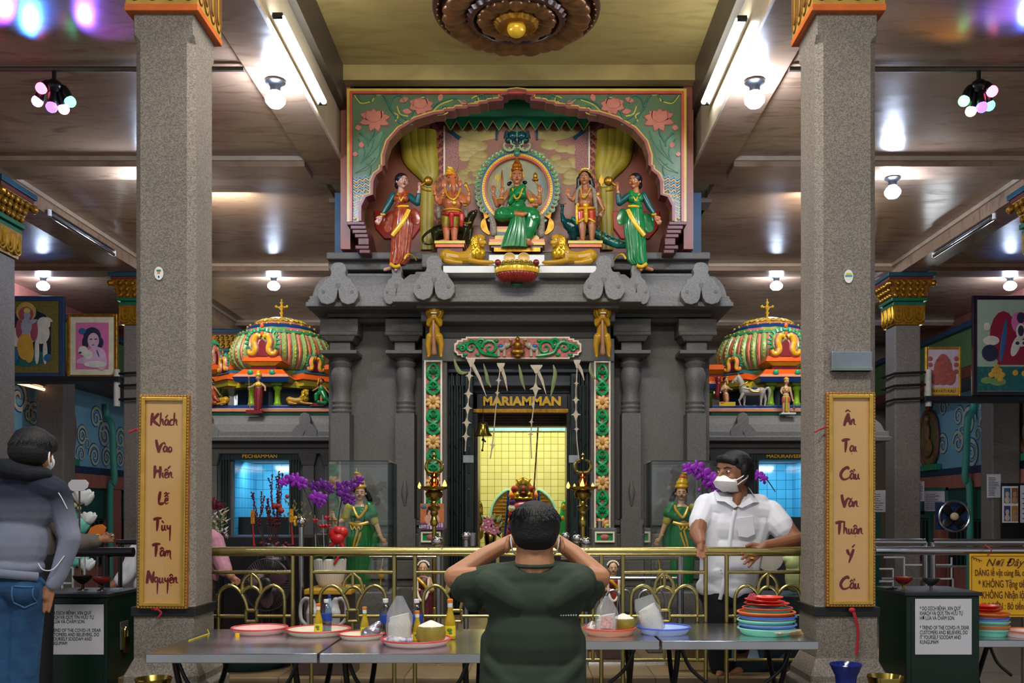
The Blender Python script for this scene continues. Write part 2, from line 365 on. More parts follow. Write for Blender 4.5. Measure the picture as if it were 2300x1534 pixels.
def column(label, x0, x1, y0, z1=4.998):
	w = x1-x0; h = w/2; t = thing('column', label, 'column', ((x0+x1)/2, y0+h, 0), kind='thing')
	MB().box(-h, h, -h, h, 0, z1-0.74).build('shaft', M_COLG, t, False, bevel=0.02)
	c = MB(); e = h+0.02
	c.frustum(-e, e, -e, e, z1-0.74, -e-0.03, e+0.03, -e-0.03, e+0.03, z1-0.46)
	cap = c.build('capital', M_GOLDD, t, False)
	b = MB(); k = e+0.015
	for ax in range(4):
		R = Matrix.Rotation(ax*math.pi/2, 4, 'Z'); b.T = R
		tongues(b, (-k,-k,0), (k,-k,0), z1-0.72, z1-0.47, 3, 0.012, (0,-1,0))
	b.build('tongue_relief', M_GOLD, cap)
	b = MB()
	for o, za, zb in ((0.05, 0.46, 0.42), (0.03, 0.42, 0.40), (0.07, 0.40, 0.35)): b.box(-h-o, h+o, -h-o, h+o, z1-za, z1-zb)
	b.build('green_band', M_GREEND, cap, False, bevel=0.006)
	b = MB(); b.frustum(-h-.04, h+.04, -h-.04, h+.04, z1-.35, -h-.12, h+.12, -h-.12, h+.12, z1-.1)
	rnd = random.Random(1)
	for ax in range(4):
		b.T = Matrix.Rotation(ax*math.pi/2, 4, 'Z')
		for k2 in range(5):
			for j in range(3):
				x = (-h-.05)+(2*h+.1)*(k2+0.5)/5; z = z1-.31+j*.08; y = -h-.055-(z-(z1-.35))*.32
				b.ell((x+rnd.uniform(-.01,.01), y, z), (.034, .03, .04), 8, 6)
		b.ell((-h-.13, -h-.13, z1-.16), (.05, .05, .05), 8, 6)
	b.build('leaf_carving', M_GOLDD, cap)
	MB().box(-h-.13, h+.13, -h-.13, h+.13, z1-.1, z1-.06).build('maroon_slab', M_MAROON, cap, False)
	MB().box(-h-.16, h+.16, -h-.16, h+.16, z1-.06, z1).build('blue_slab', M_BLUED, cap, False, bevel=0.008)
	return t
c0 = column('brown stone column with gilded capital cut by the frame beside the two hanging pictures', -5.98, -5.6, 9.8)
def colcopy(lab, x, y): return dup(c0, loc=(x, y+0.19, 0), label=lab)
colcopy('gilded column cut by the frame beyond the unlit lamp above the framed print', 5.62, 9.8)
colcopy('gilded column partly hidden behind the pillar, beside the framed child picture', -5.79, 13.75)
colcopy('brown stone column with gilded capital, wrapped in black clamps beside the small framed print', 5.56, 13.75)
colcopy('distant gilded column capital showing behind the ribbed dome with two yellow lions', -5.79, 18.0)
colcopy('distant gilded column behind the ribbed dome with the grey horse', 5.56, 18.0)
def postcol(lab, x0, x1, y0):
	t = thing('column', lab, 'column', ((x0+x1)/2, y0+.2, 0), kind='thing'); h = (x1-x0)/2
	MB().box(-h, h, -.2, .2, .25, 3.72).build('shaft', M_COLG, t, False, bevel=0.02)
	MB().box(-h-.05, h+.05, -.25, .25, 0, .25).build('base', M_COLG, t, False, bevel=0.02); return t
postcol('plain stone post under the picture shelf, against the blue cloud mural', -8.03, -7.58, 15.2)
postcol('plain stone post with a pinned notice, next to the mural by the wall fan', 7.52, 7.97, 15.2)
# ---- lamps
E_BULB = mat('lit_bulb', (0.64, 0.76, 1.0, 1), 0.4, emit=270.0, var=0); E_TUBE = mat('lit_tube', (0.88, 0.95, 1.0, 1), 0.4, emit=30.0, var=0)
def bulb(label, x, y, z, r=0.06):
	t = thing('light_bulb', label, 'light bulb', (x, y, z), group='bare bulbs under the ceiling')
	MB().lathe([(0,0),(.085,0),(.085,-.015),(.06,-.03),(.045,-.05),(.045,-.09),(0,-.09)], 20).build('base', M_BLACK, t)
	o = MB().lathe([(0,-.085),(.03,-.088),(r*.8,-.12),(r,-.15),(r*.95,-.18),(r*.6,-.215),(0,-.225)], 20).build('globe', E_BULB, t); return t
bulb('glowing bulb under the beam beside the tube lamp nearer the K scroll pillar', -2.15, 7.9, 5.145, .085)
bulb('glowing bulb under the beam beside the tube lamp nearer the pillar with the metal box', 1.9, 7.9, 5.145, .085)
bulb('glowing bulb above the ribbed dome with two yellow lions', -4.0, 14.6, 5.195, .095)
bulb('glowing bulb above the ribbed dome with the grey horse', 3.85, 14.6, 5.195, .095)
bulb('glowing bulb above the picture with the white cow', -7.6, 14.6, 5.195, .095)
bulb('glowing bulb above the large framed altar photograph', 7.5, 14.6, 5.195, .095)
bulb('glowing bulb half hidden by the edge of the pillar with the metal box', 3.9, 10.05, 5.10, .085)
bulb('glowing bulb hidden behind the K scroll pillar', -4.1, 10.05, 5.10, .085)
def tube_lamp(label, p0, p1, face, lit=True, bx=0.0):
	p0, p1 = Vector(p0), Vector(p1); t = thing('tube_lamp', label, 'tube lamp', p0)
	d = p1-p0; n = Vector(face)
	b = MB(); b.tube([n*-0.055, d+n*-0.055], 0.022, 4); b.build('batten', M_WHITE if lit else M_STEEL, t, False)
	for k in (0.0, 1.0):
		MB().tube([d*k+n*-0.06, d*k+n*0.015], 0.024, 8).build('end_holder', M_BLACK if lit else M_WHITE, t)
	MB().tube([d*0.015, d*0.985], 0.024, 12).build('tube', E_TUBE if lit else M_CHROME, t); return t
tube_lamp('lit fluorescent tube on the cream beam by the K scroll pillar', (-1.88, 7.06, 5.25), (-1.88, 8.56, 5.25), (1,0,0))
tube_lamp('lit fluorescent tube on the cream beam by the pillar with the metal box', (1.66, 7.42, 5.42), (1.66, 8.95, 5.42), (-1,0,0))
tube_lamp('unlit tube lamp on the dark aisle beam above the hanging pictures', (-5.6, 10.9, 4.97), (-5.6, 12.6, 4.97), (0,0,-1), False)
tube_lamp('unlit tube lamp on the dark aisle beam above the small framed print', (5.44, 10.95, 4.95), (5.44, 12.6, 4.95), (0,0,-1), False)
tube_lamp('orange lit tube under the eave above the cloud mural', (-7.9, 14.2, 3.5), (-7.9, 15.6, 3.5), (0,0,-1), False)
for o in bpy.data.objects['tube_lamp.004'].children:
	if o.name.startswith('tube'): o.data.materials[0] = mat('warm_lit_tube', (1, .55, .3, 1), .4, emit=2.5, var=0)
E_COL = {}
def party(label, px, py, cols, m):
	d = 7.7; s = S(d); o = P(px, 158, d); o.z = 5.135
	t = thing('party_light', label, 'disco light', o)
	MB().tube([(0,0,.0),(0,0,-.12)], .018, 8).ell((0,0,-.13), (.07,.07,.06), 12, 8).build('hub', M_BLACK, t)
	for k, (dx, dy, dd, c) in enumerate(cols):
		tip = Vector((dx*s, dd, -(dy-158)*s)); a = Vector((0,0,-.12))
		h = MB(); h.tube(bez([a, a*0.6+tip*0.4+Vector((dx*s*.25,0,.03)), tip], 5), [.012,.012,.013,.016,.02,.026,.03,.034,.036,.038,.036], 10); lh = h.build('lamp_arm', M_BLACK, t)
		key = 'glow_%d_%d_%d' % tuple(int(q*255) for q in c)
		E = mat(key, c+(1,), 0.4, emit=5.0, var=0)
		MB().ell(tip+(tip-a).normalized()*.015, .045, 14, 10).build('lens', E, lh)
	return o
o1 = party('black cluster of five coloured disco lamps under the pipe beside the K scroll pillar', 122, 205, ((-18,202,-.05,(1,.12,.25)),(-35,223,0,(.7,.35,1)),(0,240,-.04,(.16,.08,1)),(14,234,.04,(1,.25,.4)),(30,221,.02,(.12,1,.5))), 1)
o2 = party('five coloured disco lamps hanging in a cluster beside the pillar with the metal box', 2198, 210, ((-30,222,0,(.15,1,.3)),(20,208,-.05,(1,.15,.3)),(26,228,.03,(.1,.9,.7)),(-12,240,.03,(1,.45,.6)),(2,240,-.04,(.16,.08,1))), -1)
def spot(loc, tgt, col, e, ang):
	l = bpy.data.lights.new('party_beam', 'SPOT'); l.energy = e; l.color = col; l.spot_size = math.radians(ang); l.spot_blend = 0.9; l.shadow_soft_size = 0.06
	o = bpy.data.objects.new('party_beam', l); COL.objects.link(o); o.location = loc; o.rotation_euler = (Vector(tgt)-Vector(loc)).to_track_quat('-Z', 'Y').to_euler()
for o, q in ((o1, 1), (o2, -1)):
	b = o+Vector((0,-.16,-.30))
	if q > 0:
		for k, (tg, c, e, an) in enumerate((((-4.0,6.2,5.2),(.40,.08,1),190,52), ((-3.5,6.5,5.2),(.06,.25,1),150,44), ((-4.6,6.6,5.2),(1,.30,.04),60,40), ((-5.2,6.3,5.2),(1,.06,.45),80,50), ((-3.0,6.9,5.2),(.25,.1,.9),60,50))): spot(b+Vector((.16*(k-2), .12*(k%2), .05*(k%3))), tg, c, e, an)
	else:
		for k, (tg, c, e, an) in enumerate((((3.75,6.2,5.2),(.20,.12,1),300,50), ((4.7,7.0,5.2),(1,.7,.05),50,34), ((3.1,7.1,5.2),(.9,.5,.1),30,34), ((4.4,6.4,5.2),(.5,.1,.8),60,40), ((3.3,6.6,5.2),(.1,.15,1),60,50))): spot(b+Vector((.16*(k-2), .12*(k%2), .05*(k%3))), tg, c, e, an)
M_PIPE = mat('painted_conduit', '#5f5248', 0.4)
tag(MB().tube([(-8.2,7.72,5.16),(-2.36,7.72,5.16)], .022, 8).build('conduit_pipe', M_PIPE), 'thin conduit across the ceiling behind the K scroll pillar', 'pipe')
tag(MB().tube([(2.14,7.72,5.16),(8.0,7.72,5.16)], .022, 8).build('conduit_pipe', M_PIPE), 'thin conduit across the ceiling behind the pillar with the metal box', 'pipe')
# ---- medallion
M_BRZ = mat('bronze_lacquer', '#6a4526', 0.28, 0.35, 0.35, 6); M_BRZD = mat('dark_oxblood_lacquer', '#3b211c', 0.3, 0.1, 0.3, 6)
t = thing('ceiling_medallion', 'large round carved lotus medallion on the olive ceiling', 'ceiling medallion', (-.12, 8.41, 6.05)); R0 = .745
T = Matrix.Scale(-1, 4, (0,0,1))
MB(T).lathe([(0,.0),(R0,.0),(R0+.01,.03),(R0,.06),(R0-.03,.075),(R0-.06,.06),(R0-.075,.045),(0,.045)], 64).build('rim', M_BRZD, t)
b = MB(T)
for k in range(48):
	a = 2*math.pi*k/48; b.ell(((R0-.035)*math.cos(a), (R0-.035)*math.sin(a), .075), .011, 6, 5)
for k in range(36):
	a = 2*math.pi*k/36; b.ell((.40*math.cos(a), .40*math.sin(a), .125), .012, 6, 5)
b.build('bead_border_pattern', M_GOLDD, t)
for nm, n, r0, r1, z0, z1, wd, mm in (('petal_ring', 14, .42, .67, .085, .10, .125, M_BRZ), ('inner_petal_ring', 12, .16, .36, .11, .14, .085, M_BRZ)):
	b = MB(T)
	for k in range(n):
		for off, sc in ((0.5, .92), (0, 1.0)):
			a = 2*math.pi*(k+off)/n; R = Matrix.Rotation(a, 3, 'Z') @ Matrix.Rotation(-.22, 3, 'Y'); rm = (r0+r1)/2
			b.ell((rm*math.cos(a), rm*math.sin(a), z0*(sc if off else 1.05)), ((r1-r0)/2*1.05, wd*sc, .055), 16, 8, R)
	b.build(nm, mm, t)
MB(T).lathe([(.30,.06),(.42,.07),(.445,.11),(.42,.14),(.385,.145),(.37,.12),(.36,.08)], 72, flute=lambda a, j: 1+(.02*math.cos(36*a) if j in (2,3) else 0)).build('fluted_ring', M_BRZD, t)
MB(T).lathe([(0,.05),(.19,.06),(.2,.16),(.17,.19),(.13,.17),(0,.17)], 48, flute=lambda a, j: 1+.03*math.cos(24*a)).build('boss_ring', M_GOLDD, t)
MB(T).ell((0,0,.2), (.085,.085,.075), 24, 14).build('boss', M_GYEL, t)
# ------------------------------------------------------------------ main shrine
M_ST = speckle('dark_shrine_granite', '#5b5855', '#434140', '#737069', 150, 0.55, 0.12)
M_STP = speckle('wall_panel_granite', '#625d59', '#4b4846', '#78736d', 170, 0.6, 0.1)
M_STL = speckle('cornice_granite', '#716e6b', '#545250', '#8d8a85', 130, 0.6, 0.12)
def pbox(mb, px0, px1, py0, py1, d0, d1):
	a, b = P(px0, py1, d0), P(px1, py0, d0); return mb.box(a.x, b.x, d0, d1, a.z, b.z)
SH = thing('stone_shrine', 'carved dark granite shrine with a gated doorway and painted green jambs', 'shrine', (-.12, 10.0, .45), kind='thing')
def sh(mb, name, m, smooth=False, bevel=0.0, parent=None, angle=40):
	o = mb.build(name, m, SH if parent is None else parent, smooth, bevel, angle=angle)
	if parent is None: o.matrix_parent_inverse = Matrix.Translation((.12, -10.0, -.45))
	return o
# body walls with the sanctum room behind the doorway
b = MB(); zt = P(0, 690, 10).z
b.box(-2.15, -1.0, 10.0, 14.5, .45, zt); b.box(.77, 1.92, 10.0, 14.5, .45, zt); b.box(-1.0, .77, 10.0, 10.5, P(0, 880, 10).z, zt); b.box(-1.0, .77, 10.5, 14.5, 3.5, zt)
b.box(-2.15, 1.92, 14.5, 14.9, .45, zt); sh(b, 'wall_panel', M_STP)
M_YTILE = tilemat('yellow_glazed_tile', '#d2cd86', '#c8c278', '#8f8a48', .098, .098, 0.08)
b = MB().box(-1.0, .77, 13.0, 13.05, .45, 3.4); o = b.build('tiled_wall', M_YTILE, SH, False, uv=True); o.matrix_parent_inverse = Matrix.Translation((.12, -10.0, -.45))
b = MB().box(-.99, -.97, 10.05, 13.0, .45, 3.4).box(.74, .76, 10.05, 13.0, .45, 3.4); o = b.build('tiled_side_wall', M_YTILE, SH, False, uv=True); o.matrix_parent_inverse = Matrix.Translation((.12, -10.0, -.45))
M_BTILE0 = mat('pale_blue_tile_band', '#8fc0cc', .1)
sh(MB().box(-.97, .74, 12.96, 13.0, 2.63, 2.80), 'blue_tile_band', M_BTILE0)
# plinth mouldings
b = MB()
for z0, z1, o in ((.45,.72,.22), (.72,.80,.17), (.80,1.0,.21), (1.0,1.08,.14), (1.08,1.28,.19), (1.28,1.36,.12), (1.36,1.42,.16)):
	for xa, xb in ((-2.15-o*.6, -1.0), (.77, 1.92+o*.6)): b.box(xa, xb, 10.0-o, 10.2, z0, z1)
sh(b, 'plinth', M_ST, False, .012)
# engaged columns
def ecol(cx, d):
	w = 20; X = P(cx, 0, d).x; s = S(d)
	b = MB(Matrix.Translation((X, d, 0)))
	z = lambda y: P(0, y, d).z
	def sq(b, h, y0, y1): b.box(-h*s, h*s, -h*s, h*s+.2, z(y1), z(y0))
	sq(b, 24, 1165, 1240); sq(b, 21, 930, 1165)
	pr = [(20,930),(22,925),(20,920),(22,915),(20,910),(22,904),(20,898),(18,880),(21,866),(24,852),(23,838),(19,828),(22,822),(24,818),(20,812),(24,806),(26,803)]
	b.lathe([(r*s, z(y)) for r, y in pr], 20)
	b.frustum(-27*s, 27*s, -27*s, 27*s+.2, z(806), -40*s, 40*s, -40*s, 40*s+.2, z(800)); sq(b, 40, 793, 800)
	o = sh(b, 'engaged_column', M_ST, True, angle=30)
	b = MB(Matrix.Translation((X, d, 0)))
	b.box(-23*s, 23*s, -23*s, .2, z(793), z(772)); b.frustum(-30*s, 30*s, -30*s, .2, z(772), -38*s, 38*s, -38*s, .2, z(758)); b.box(-42*s, 42*s, -34*s, .2, z(758), z(722))
	b.tube([(-42*s, -34*s, z(756)), (42*s, -34*s, z(756))], 6*s, 8)
	b.build('bracket', M_ST, o, False, .01)
	# hanging pendant on the side of the shaft
	b = MB(Matrix.Translation((X, d, 0))); b.tube([(0, -22*s, z(1080)), (0, -26*s, z(1105)), (0, -23*s, z(1135))], [3*s, 7*s, 2*s], 8); b.build('pendant', M_ST, o)
for cx in (768, 912, 1416, 1561): ecol(cx, 9.85)
# architrave, soffit and cornice
b = MB()
pbox(b, 735, 1600, 690, 712, 9.72, 10.3); pbox(b, 742, 1592, 712, 724, 9.8, 10.3); pbox(b, 728, 1606, 683, 691, 9.55, 10.3)
pbox(b, 945, 1382, 690, 722, 9.45, 10.0); pbox(b, 935, 1392, 678, 692, 9.3, 10.0); sh(b, 'architrave', M_ST, False, .01)
def cornice(mb, px0, px1, d, y0, y1, dback, l=True, r=True):
	a, c = P(px0, y1, d).x, P(px1, y1, d).x; z0, z1 = P(0, y1, d).z, P(0, y0, d).z; h = z1-z0
	prof = [(.0, 0), (.0, .12), (.03, .13), (.03, .2), (.05, .21), (.05, .30), (.085, .31), (.10, .45), (.13, .62), (.18, .8), (.25, .95), (.33, 1.02), (.34, 1.1)]
	rings = []
	for x, en in ((a, l), (c, r)):
		rg = [(x+(q*.55 if x == a else -q*.55)*(1 if en else 0), d+q, z0+zz*h) for q, zz in prof]+[(x, dback, z0+1.1*h), (x, dback, z0)]
		rings.append(mb.ring(rg))
	mb.skin(rings)
b = MB(); cornice(b, 686, 895, 9.42, 603, 688, 10.4, True, False); cornice(b, 1428, 1648, 9.42, 603, 688, 10.4, False, True); sh(b, 'side_cornice', M_STL, False, .008)
b = MB(); cornice(b, 881, 1442, 9.2, 598, 678, 10.4); sh(b, 'center_cornice', M_STL, False, .008)
b = MB(); pbox(b, 700, 1634, 689, 694, 9.5, 10.3); sh(b, 'soffit', M_ST)
# horseshoe ornaments
def kudu(px, top, bot, d, wpx):
	s = S(d); c = P(px, bot, d); h = (bot-top); w = wpx
	lobe = []
	half = [(0,.30),(.05,.28),(.10,.05),(.25,0),(.40,.04),(.5,.18),(.5,.33),(.43,.44),(.36,.52),(.33,.60),(.26,.62),(.20,.66),(.17,.74),(.20,.82),(.17,.92),(.10,.985),(0,1.0)]
	half[0] = (0,.36); half[1] = (.035,.16)
	R = [(x*w*s, z*h*s) for x, z in half]; Lh = [(-x, z) for x, z in reversed(R[1:-1])]
	b = MB(Matrix.Translation((c.x, d, c.z)) @ Matrix.Rotation(-.10, 4, 'X')); b.prism(R+Lh, -.0, .10)
	o = sh(b, 'horseshoe_ornament', M_STL, False, .008)
	b = MB(Matrix.Translation((c.x, d, c.z)) @ Matrix.Rotation(-.10, 4, 'X'))
	hs = [(0,.37),(.05,.42),(.07,.48),(.035,.51),(0,.485)]
	H2 = [(x*w*s, z*h*s) for x, z in hs]; b.prism(H2+[(-x, z) for x, z in reversed(H2[1:-1])], -.004, .01)
	for sx in (-1, 1): b.tube([(sx*.35*w*s, -.005, .30*h*s), (sx*.35*w*s, .01, .30*h*s)], .045*w*s, 12)
	b.build('eyelet_pattern', M_ST, o, False)
for px, top, bot, d, w in ((758, 585, 684, 9.33, 92), (974, 570, 674, 9.12, 94), (1357, 570, 674, 9.12, 94), (1576, 585, 684, 9.33, 92), (890, 588, 684, 9.36, 60), (1430, 588, 684, 9.36, 60)): kudu(px, top, bot, d, w)
# crown slabs above the cornice
b = MB(); pbox(b, 737, 1592, 582, 606, 9.78, 14.8); pbox(b, 733, 1596, 566, 582, 9.70, 14.8); pbox(b, 947, 1380, 570, 600, 9.5, 9.9); sh(b, 'roof_slab', M_ST, False, .012)
# doorway: jambs, lintel
b = MB()
for x0, x1 in ((948, 1004), (1326, 1380)): pbox(b, x0, x1, 806, 1395, 9.62, 10.3)
sh(b, 'door_jamb', M_ST, False, .01)
b = MB(); pbox(b, 948, 1380, 760, 812, 9.6, 10.3); pbox(b, 955, 1372, 722, 760, 9.7, 10.3); sh(b, 'lintel', M_ST, False, .01)
# painted relief strips
M_RELG = mat('relief_green', '#128a4c', 0.3, 0, 0.2, 14); M_RELP = mat('relief_pink', '#b5675e', 0.6, 0, 0.25, 40, .2, 120); M_CREAM = mat('cream_edge_paint', '#e6dcc4', 0.5, 0, .08); M_FLOW = mat('apricot_flower_paint', '#dfb06a', 0.4); M_FLOWC = mat('ochre_paint', '#a87a2c', 0.4)
def relief(px0, px1, py0, py1, d, flowers, mini=False, topcut=True):
	a, c = P(px0, py1, d), P(px1, py0, d); w = c.x-a.x; h = c.z-a.z; ctr = (a.x+c.x)/2
	o = sh(MB().box(a.x, c.x, d, d+.06, a.z, c.z), 'painted_strip', M_RELP)
	e = w*.11; b = MB()
	for x in (a.x, c.x-e): b.box(x, x+e, d-.03, d+.02, a.z, c.z)
	for z in (a.z, c.z-e*.9): b.box(a.x+e, c.x-e, d-.03, d+.02, z, z+e*.9)
	b.build('strip_border', M_CREAM, o, False, .004)
	b = MB(); hw = w*.5-e; y = d-.012
	def scroll(z0, z1):
		zm = (z0+z1)/2; L = z1-z0
		for sx in (-1, 1):
			b.tube(bez([(ctr, y, z0+L*.02), (ctr+sx*hw*.8, y-.008, z0+L*.16), (ctr+sx*hw*.75, y, z0+L*.3), (ctr+sx*hw*.1, y-.008, z0+L*.44), (ctr-sx*hw*.6, y, z0+L*.56), (ctr-sx*hw*.8, y-.008, z0+L*.72), (ctr-sx*hw*.5, y, z0+L*.9), (ctr-sx*hw*.05, y, z0+L*.99)], 5), .019, 6)
			for q, (fx, fz) in enumerate(((.55,.24), (.62,.75))):
				sg = sx if q == 0 else -sx
				b.tube([(ctr+sg*hw*(fx-.30*math.cos(t)*(1-t/9)), y-.006, z0+L*(fz)+hw*.32*math.sin(t)*(1-t/9)) for t in [i*.7 for i in range(9)]], .015, 6)
			for fz in (.12, .36, .63, .88): b.ell((ctr+sx*hw*.45, y, z0+L*fz), (hw*.28, .016, hw*.18), 8, 6, Matrix.Rotation(sx*(.7 if fz < .5 else -.7), 3, 'Y'))
		for fz in (.25, .73):
			for dx, hh in ((-.24, .9), (0, 1.25), (.24, .9)):
				b.ell((ctr+dx*hw, y-.008, z0+L*fz+hw*(.15 if dx == 0 else 0)), (hw*.14, .018, hw*.36*hh), 8, 6, Matrix.Rotation(dx*1.6, 3, 'Y'))
	zs = [a.z]+[P(0, q, d).z for q in flowers]+[c.z]
	for z0, z1 in zip(zs, zs[1:]): scroll(z0+(.07 if z0 != a.z else .04), z1-(.07 if z1 != c.z else .03))
	b.build('leaf_scroll_relief', M_RELG, o)
	for q in flowers:
		zc = P(0, q, d).z; b = MB()
		for k in range(9):
			t = 2*math.pi*k/9; b.ell((ctr+.047*math.cos(t), y-.012, zc+.047*math.sin(t)), (.034, .014, .021), 8, 6, Matrix.Rotation(-t, 3, 'Y'))
		fo = b.build('flower', M_FLOW, o); MB().ell((ctr, y-.022, zc), (.025, .015, .025), 10, 6).build('flower_center', M_FLOWC, fo)
	return o
relief(953, 994, 810, 1222, 9.58, (1185, 1085, 993, 904)); relief(1334, 1371, 812, 1190, 9.58, (1180, 1085, 995, 905))
def small_panel(px0, px1, py0, py1, d):
	a, c = P(px0, py1, d), P(px1, py0, d); o = sh(MB().box(a.x, c.x, d, d+.06, a.z, c.z), 'painted_block', M_RELG, False, .006)
	b = MB(); e = .016
	for x in (a.x, c.x-e): b.box(x, x+e, d-.02, d, a.z, c.z)
	for z in (a.z, c.z-e): b.box(a.x+e, c.x-e, d-.02, d, z, z+e)
	b.build('block_border', M_CREAM, o, False); MB().ell(((a.x+c.x)/2, d-.004, (a.z+c.z)/2), (.045, .02, .03), 12, 8).build('rosette', M_RELP, o)
small_panel(946, 990, 1194, 1218, 9.2); small_panel(1336, 1380, 1194, 1218, 9.2)
b = MB(); pbox(b, 940, 996, 1186, 1395, 9.22, 10.0); pbox(b, 1330, 1386, 1186, 1395, 9.22, 10.0); sh(b, 'jamb_base', M_ST, False, .012)
# lintel plaque
d = 9.55; cx = 1163; s = S(d); cz = P(0, 781, d).z; cX = P(cx, 0, d).x
def plq(k, dx):
	o = [(143, 0), (143, 9), (137, 13), (137, 17), (127, 17), (127, 21), (117, 21), (117, 25)]
	q = [(x+k*0.9*(-1)+0, z-k*.9) for x, z in o]; pts = q+[(-x, z) for x, z in reversed(q)]; pts += [(-x, -z) for x, z in q[1:]] + [(x, -z) for x, z in reversed(q[1:])]
	return [(cX+x*s, cz+z*s) for x, z in pts]
o = sh(MB().prism(plq(0, 0), d, d+.06), 'lintel_plaque', M_CREAM, False, .004)
MB().prism(plq(4, 0), d-.006, d+.02).build('plaque_field', M_RELP, o, False)
b = MB()
for sx in (-1, 1):
	for c0x, r0, z0, dr in ((62, 19, -1, 1), (104, 15, 0, -1), (30+52, 10, 10, 1), (125, 9, -2, 1)):
		b.tube([(cX+sx*(c0x+dr*r0*(1-t/16)*math.cos(t*.62))*s, d-.018, cz+(z0+r0*(1-t/16)*math.sin(t*.62))*s) for t in range(15)], [4.2*s*(1-t/22) for t in range(15)], 7)
	b.tube(bez([(cX+sx*45*s, d-.016, cz-19*s), (cX+sx*80*s, d-.02, cz-12*s), (cX+sx*95*s, d-.016, cz+12*s), (cX+sx*132*s, d-.018, cz+3*s)], 5), 4*s, 7)
	for q in range(6): b.ell((cX+sx*(48+q*14)*s, d-.012, cz+(-16 if q % 2 else 15)*s), (6*s, .014, 4*s), 8, 6)
b.build('leaf_scroll_relief', M_RELG, o)
M_ELE = mat('pale_elephant_paint', '#a9a08c', .4)
for sx in (-1, 1):
	b = MB(); E = lambda x, z, rx, rz, ry=.03: b.ell((cX+sx*x*s, d-.015, cz+z*s), (rx*s, ry, rz*s), 12, 8)
	E(36, -1, 10, 8); E(25, 4, 7, 7)
	for x in (30, 43): b.tube([(cX+sx*x*s, d-.015, cz-4*s), (cX+sx*x*s, d-.015, cz-20*s)], 3.4*s, 8)
	b.tube(bez([(cX+sx*21*s, d-.02, cz+5*s), (cX+sx*16*s, d-.02, cz+8*s), (cX+sx*15*s, d-.02, cz+15*s), (cX+sx*19*s, d-.02, cz+19*s)], 4), [4*s]*5+[2.6*s]*8, 7)
	e = b.build('elephant_relief', M_ELE, o); MB().ell((cX+sx*38*s, d-.03, cz+2*s), (7*s, .02, 5*s), 10, 6).build('saddle_cloth', mat('saddle_blue', '#2d5c96', .4), e)
b = MB(); b.ell((cX, d-.05, cz-12*s), (17*s, .045, 8*s)); b.ell((cX, d-.06, cz+2*s), (9*s, .045, 11*s)); b.ell((cX, d-.065, cz+15*s), (5.5*s, .04, 7*s)); b.ell((cX, d-.05, cz-21*s), (8*s, .04, 5*s))
for sx in (-1, 1): b.tube([(cX+sx*7*s, d-.06, cz+6*s), (cX+sx*15*s, d-.065, cz+3*s), (cX+sx*14*s, d-.07, cz+14*s)], 3*s, 8)
b.build('seated_figure_relief', M_GOLDD, o)
# inner door frame, sign and folding gates
M_GATE = mat('dark_green_gate_paint', '#1c2b28', .35, .3, .2); M_NAVYF = mat('dark_painted_beam', '#1c2432', .35, 0, .3, 6); M_WOOD = mat('dark_wood', '#4b3a36', .4, 0, .2, 10)
b = MB(); pbox(b, 1004, 1326, 812, 838, 9.78, 9.95); pbox(b, 1010, 1320, 838, 868, 9.85, 9.95); pbox(b, 1060, 1282, 868, 884, 9.98, 10.02); sh(b, 'transom', M_NAVYF, False, .012)
b = MB(); pbox(b, 1062, 1277, 884, 920, 9.95, 10.0); o = sh(b, 'name_board', M_BLACK, False, .006)
b = MB(); pbox(b, 1062, 1277, 918, 927, 9.93, 10.02); pbox(b, 1060, 1280, 866, 870, 9.9, 9.97); sh(b, 'gilt_bar', M_GOLDD, False, .004)
b = MB(); pbox(b, 1072, 1274, 927, 957, 10.3, 10.5)
for q in range(5): a = P(1072, 929+q*6, 10.28); c = P(1274, 929+q*6, 10.28); b.tube([a, c], .02, 8)
sh(b, 'roller_shutter', M_WOOD, True)
c = P(1172, 902, 9.94); o2 = write('name_lettering', 'MARIAMMAN', (0,0,0), .128, M_GYEL, o, bold=.006, sx=1.08, space=1.02, extrude=.006); o2.location = c; o2.matrix_parent_inverse = Matrix.Identity(4)
b = MB()
for x0, x1 in ((1062, 1073), (1273, 1284)): pbox(b, x0, x1, 884, 1395, 9.95, 10.4)
pbox(b, 1003, 1062, 838, 1395, 9.93, 9.97); pbox(b, 1284, 1327, 838, 1395, 9.93, 9.97)  # black sheets added behind the gates to keep the slat gaps dark
sh(b, 'jamb_and_dark_backing', M_BLACK, False, .006)
def gate(px0, px1, name):
	d = 9.8; a, c = P(px0, 1400, d), P(px1, 838, d); g = MB(); n = 9
	o = MB().box(a.x, c.x, d+.09, d+.1, .5, .52).build(name, M_GATE, None, False)
	for k in range(n):
		x = a.x+(c.x-a.x)*(k+.5)/n; g.box(x-.009, x+.009, d+(.0 if k % 2 else .05), d+(.035 if k % 2 else .085), .5, c.z)
	g.build('gate_slat', M_GATE, o, False, .003)
	g = MB()
	for zz in [.75+.35*q for q in range(6)]:
		g.tube([(a.x+(c.x-a.x)*k/6, d+.045, zz+(.13 if k % 2 else 0)) for k in range(7)], .007, 5)
	g.build('scissor_lattice', M_GATE, o)
	x = c.x-.03 if px0 < 1160 else a.x+.03
	w = MB().box(x-.045, x+.045, d-.03, d+.02, .5, c.z).build('gate_post', M_GATE, o, False, .012)
	b = MB()
	for zz in (1.0, 1.45, 1.9, 2.6): b.box(x-.014, x+.014, d-.034, d+.024, zz, zz+.30)
	b.build('post_slot', M_BLACK, w, False, .008)
	MB().box(x-.06, x+.05, d-.045, d-.02, P(0, 1040, d).z, P(0, 1023, d).z).build('tape_band', mat('clear_tape', '#8f979c', .2), w, False, .004)
	return o
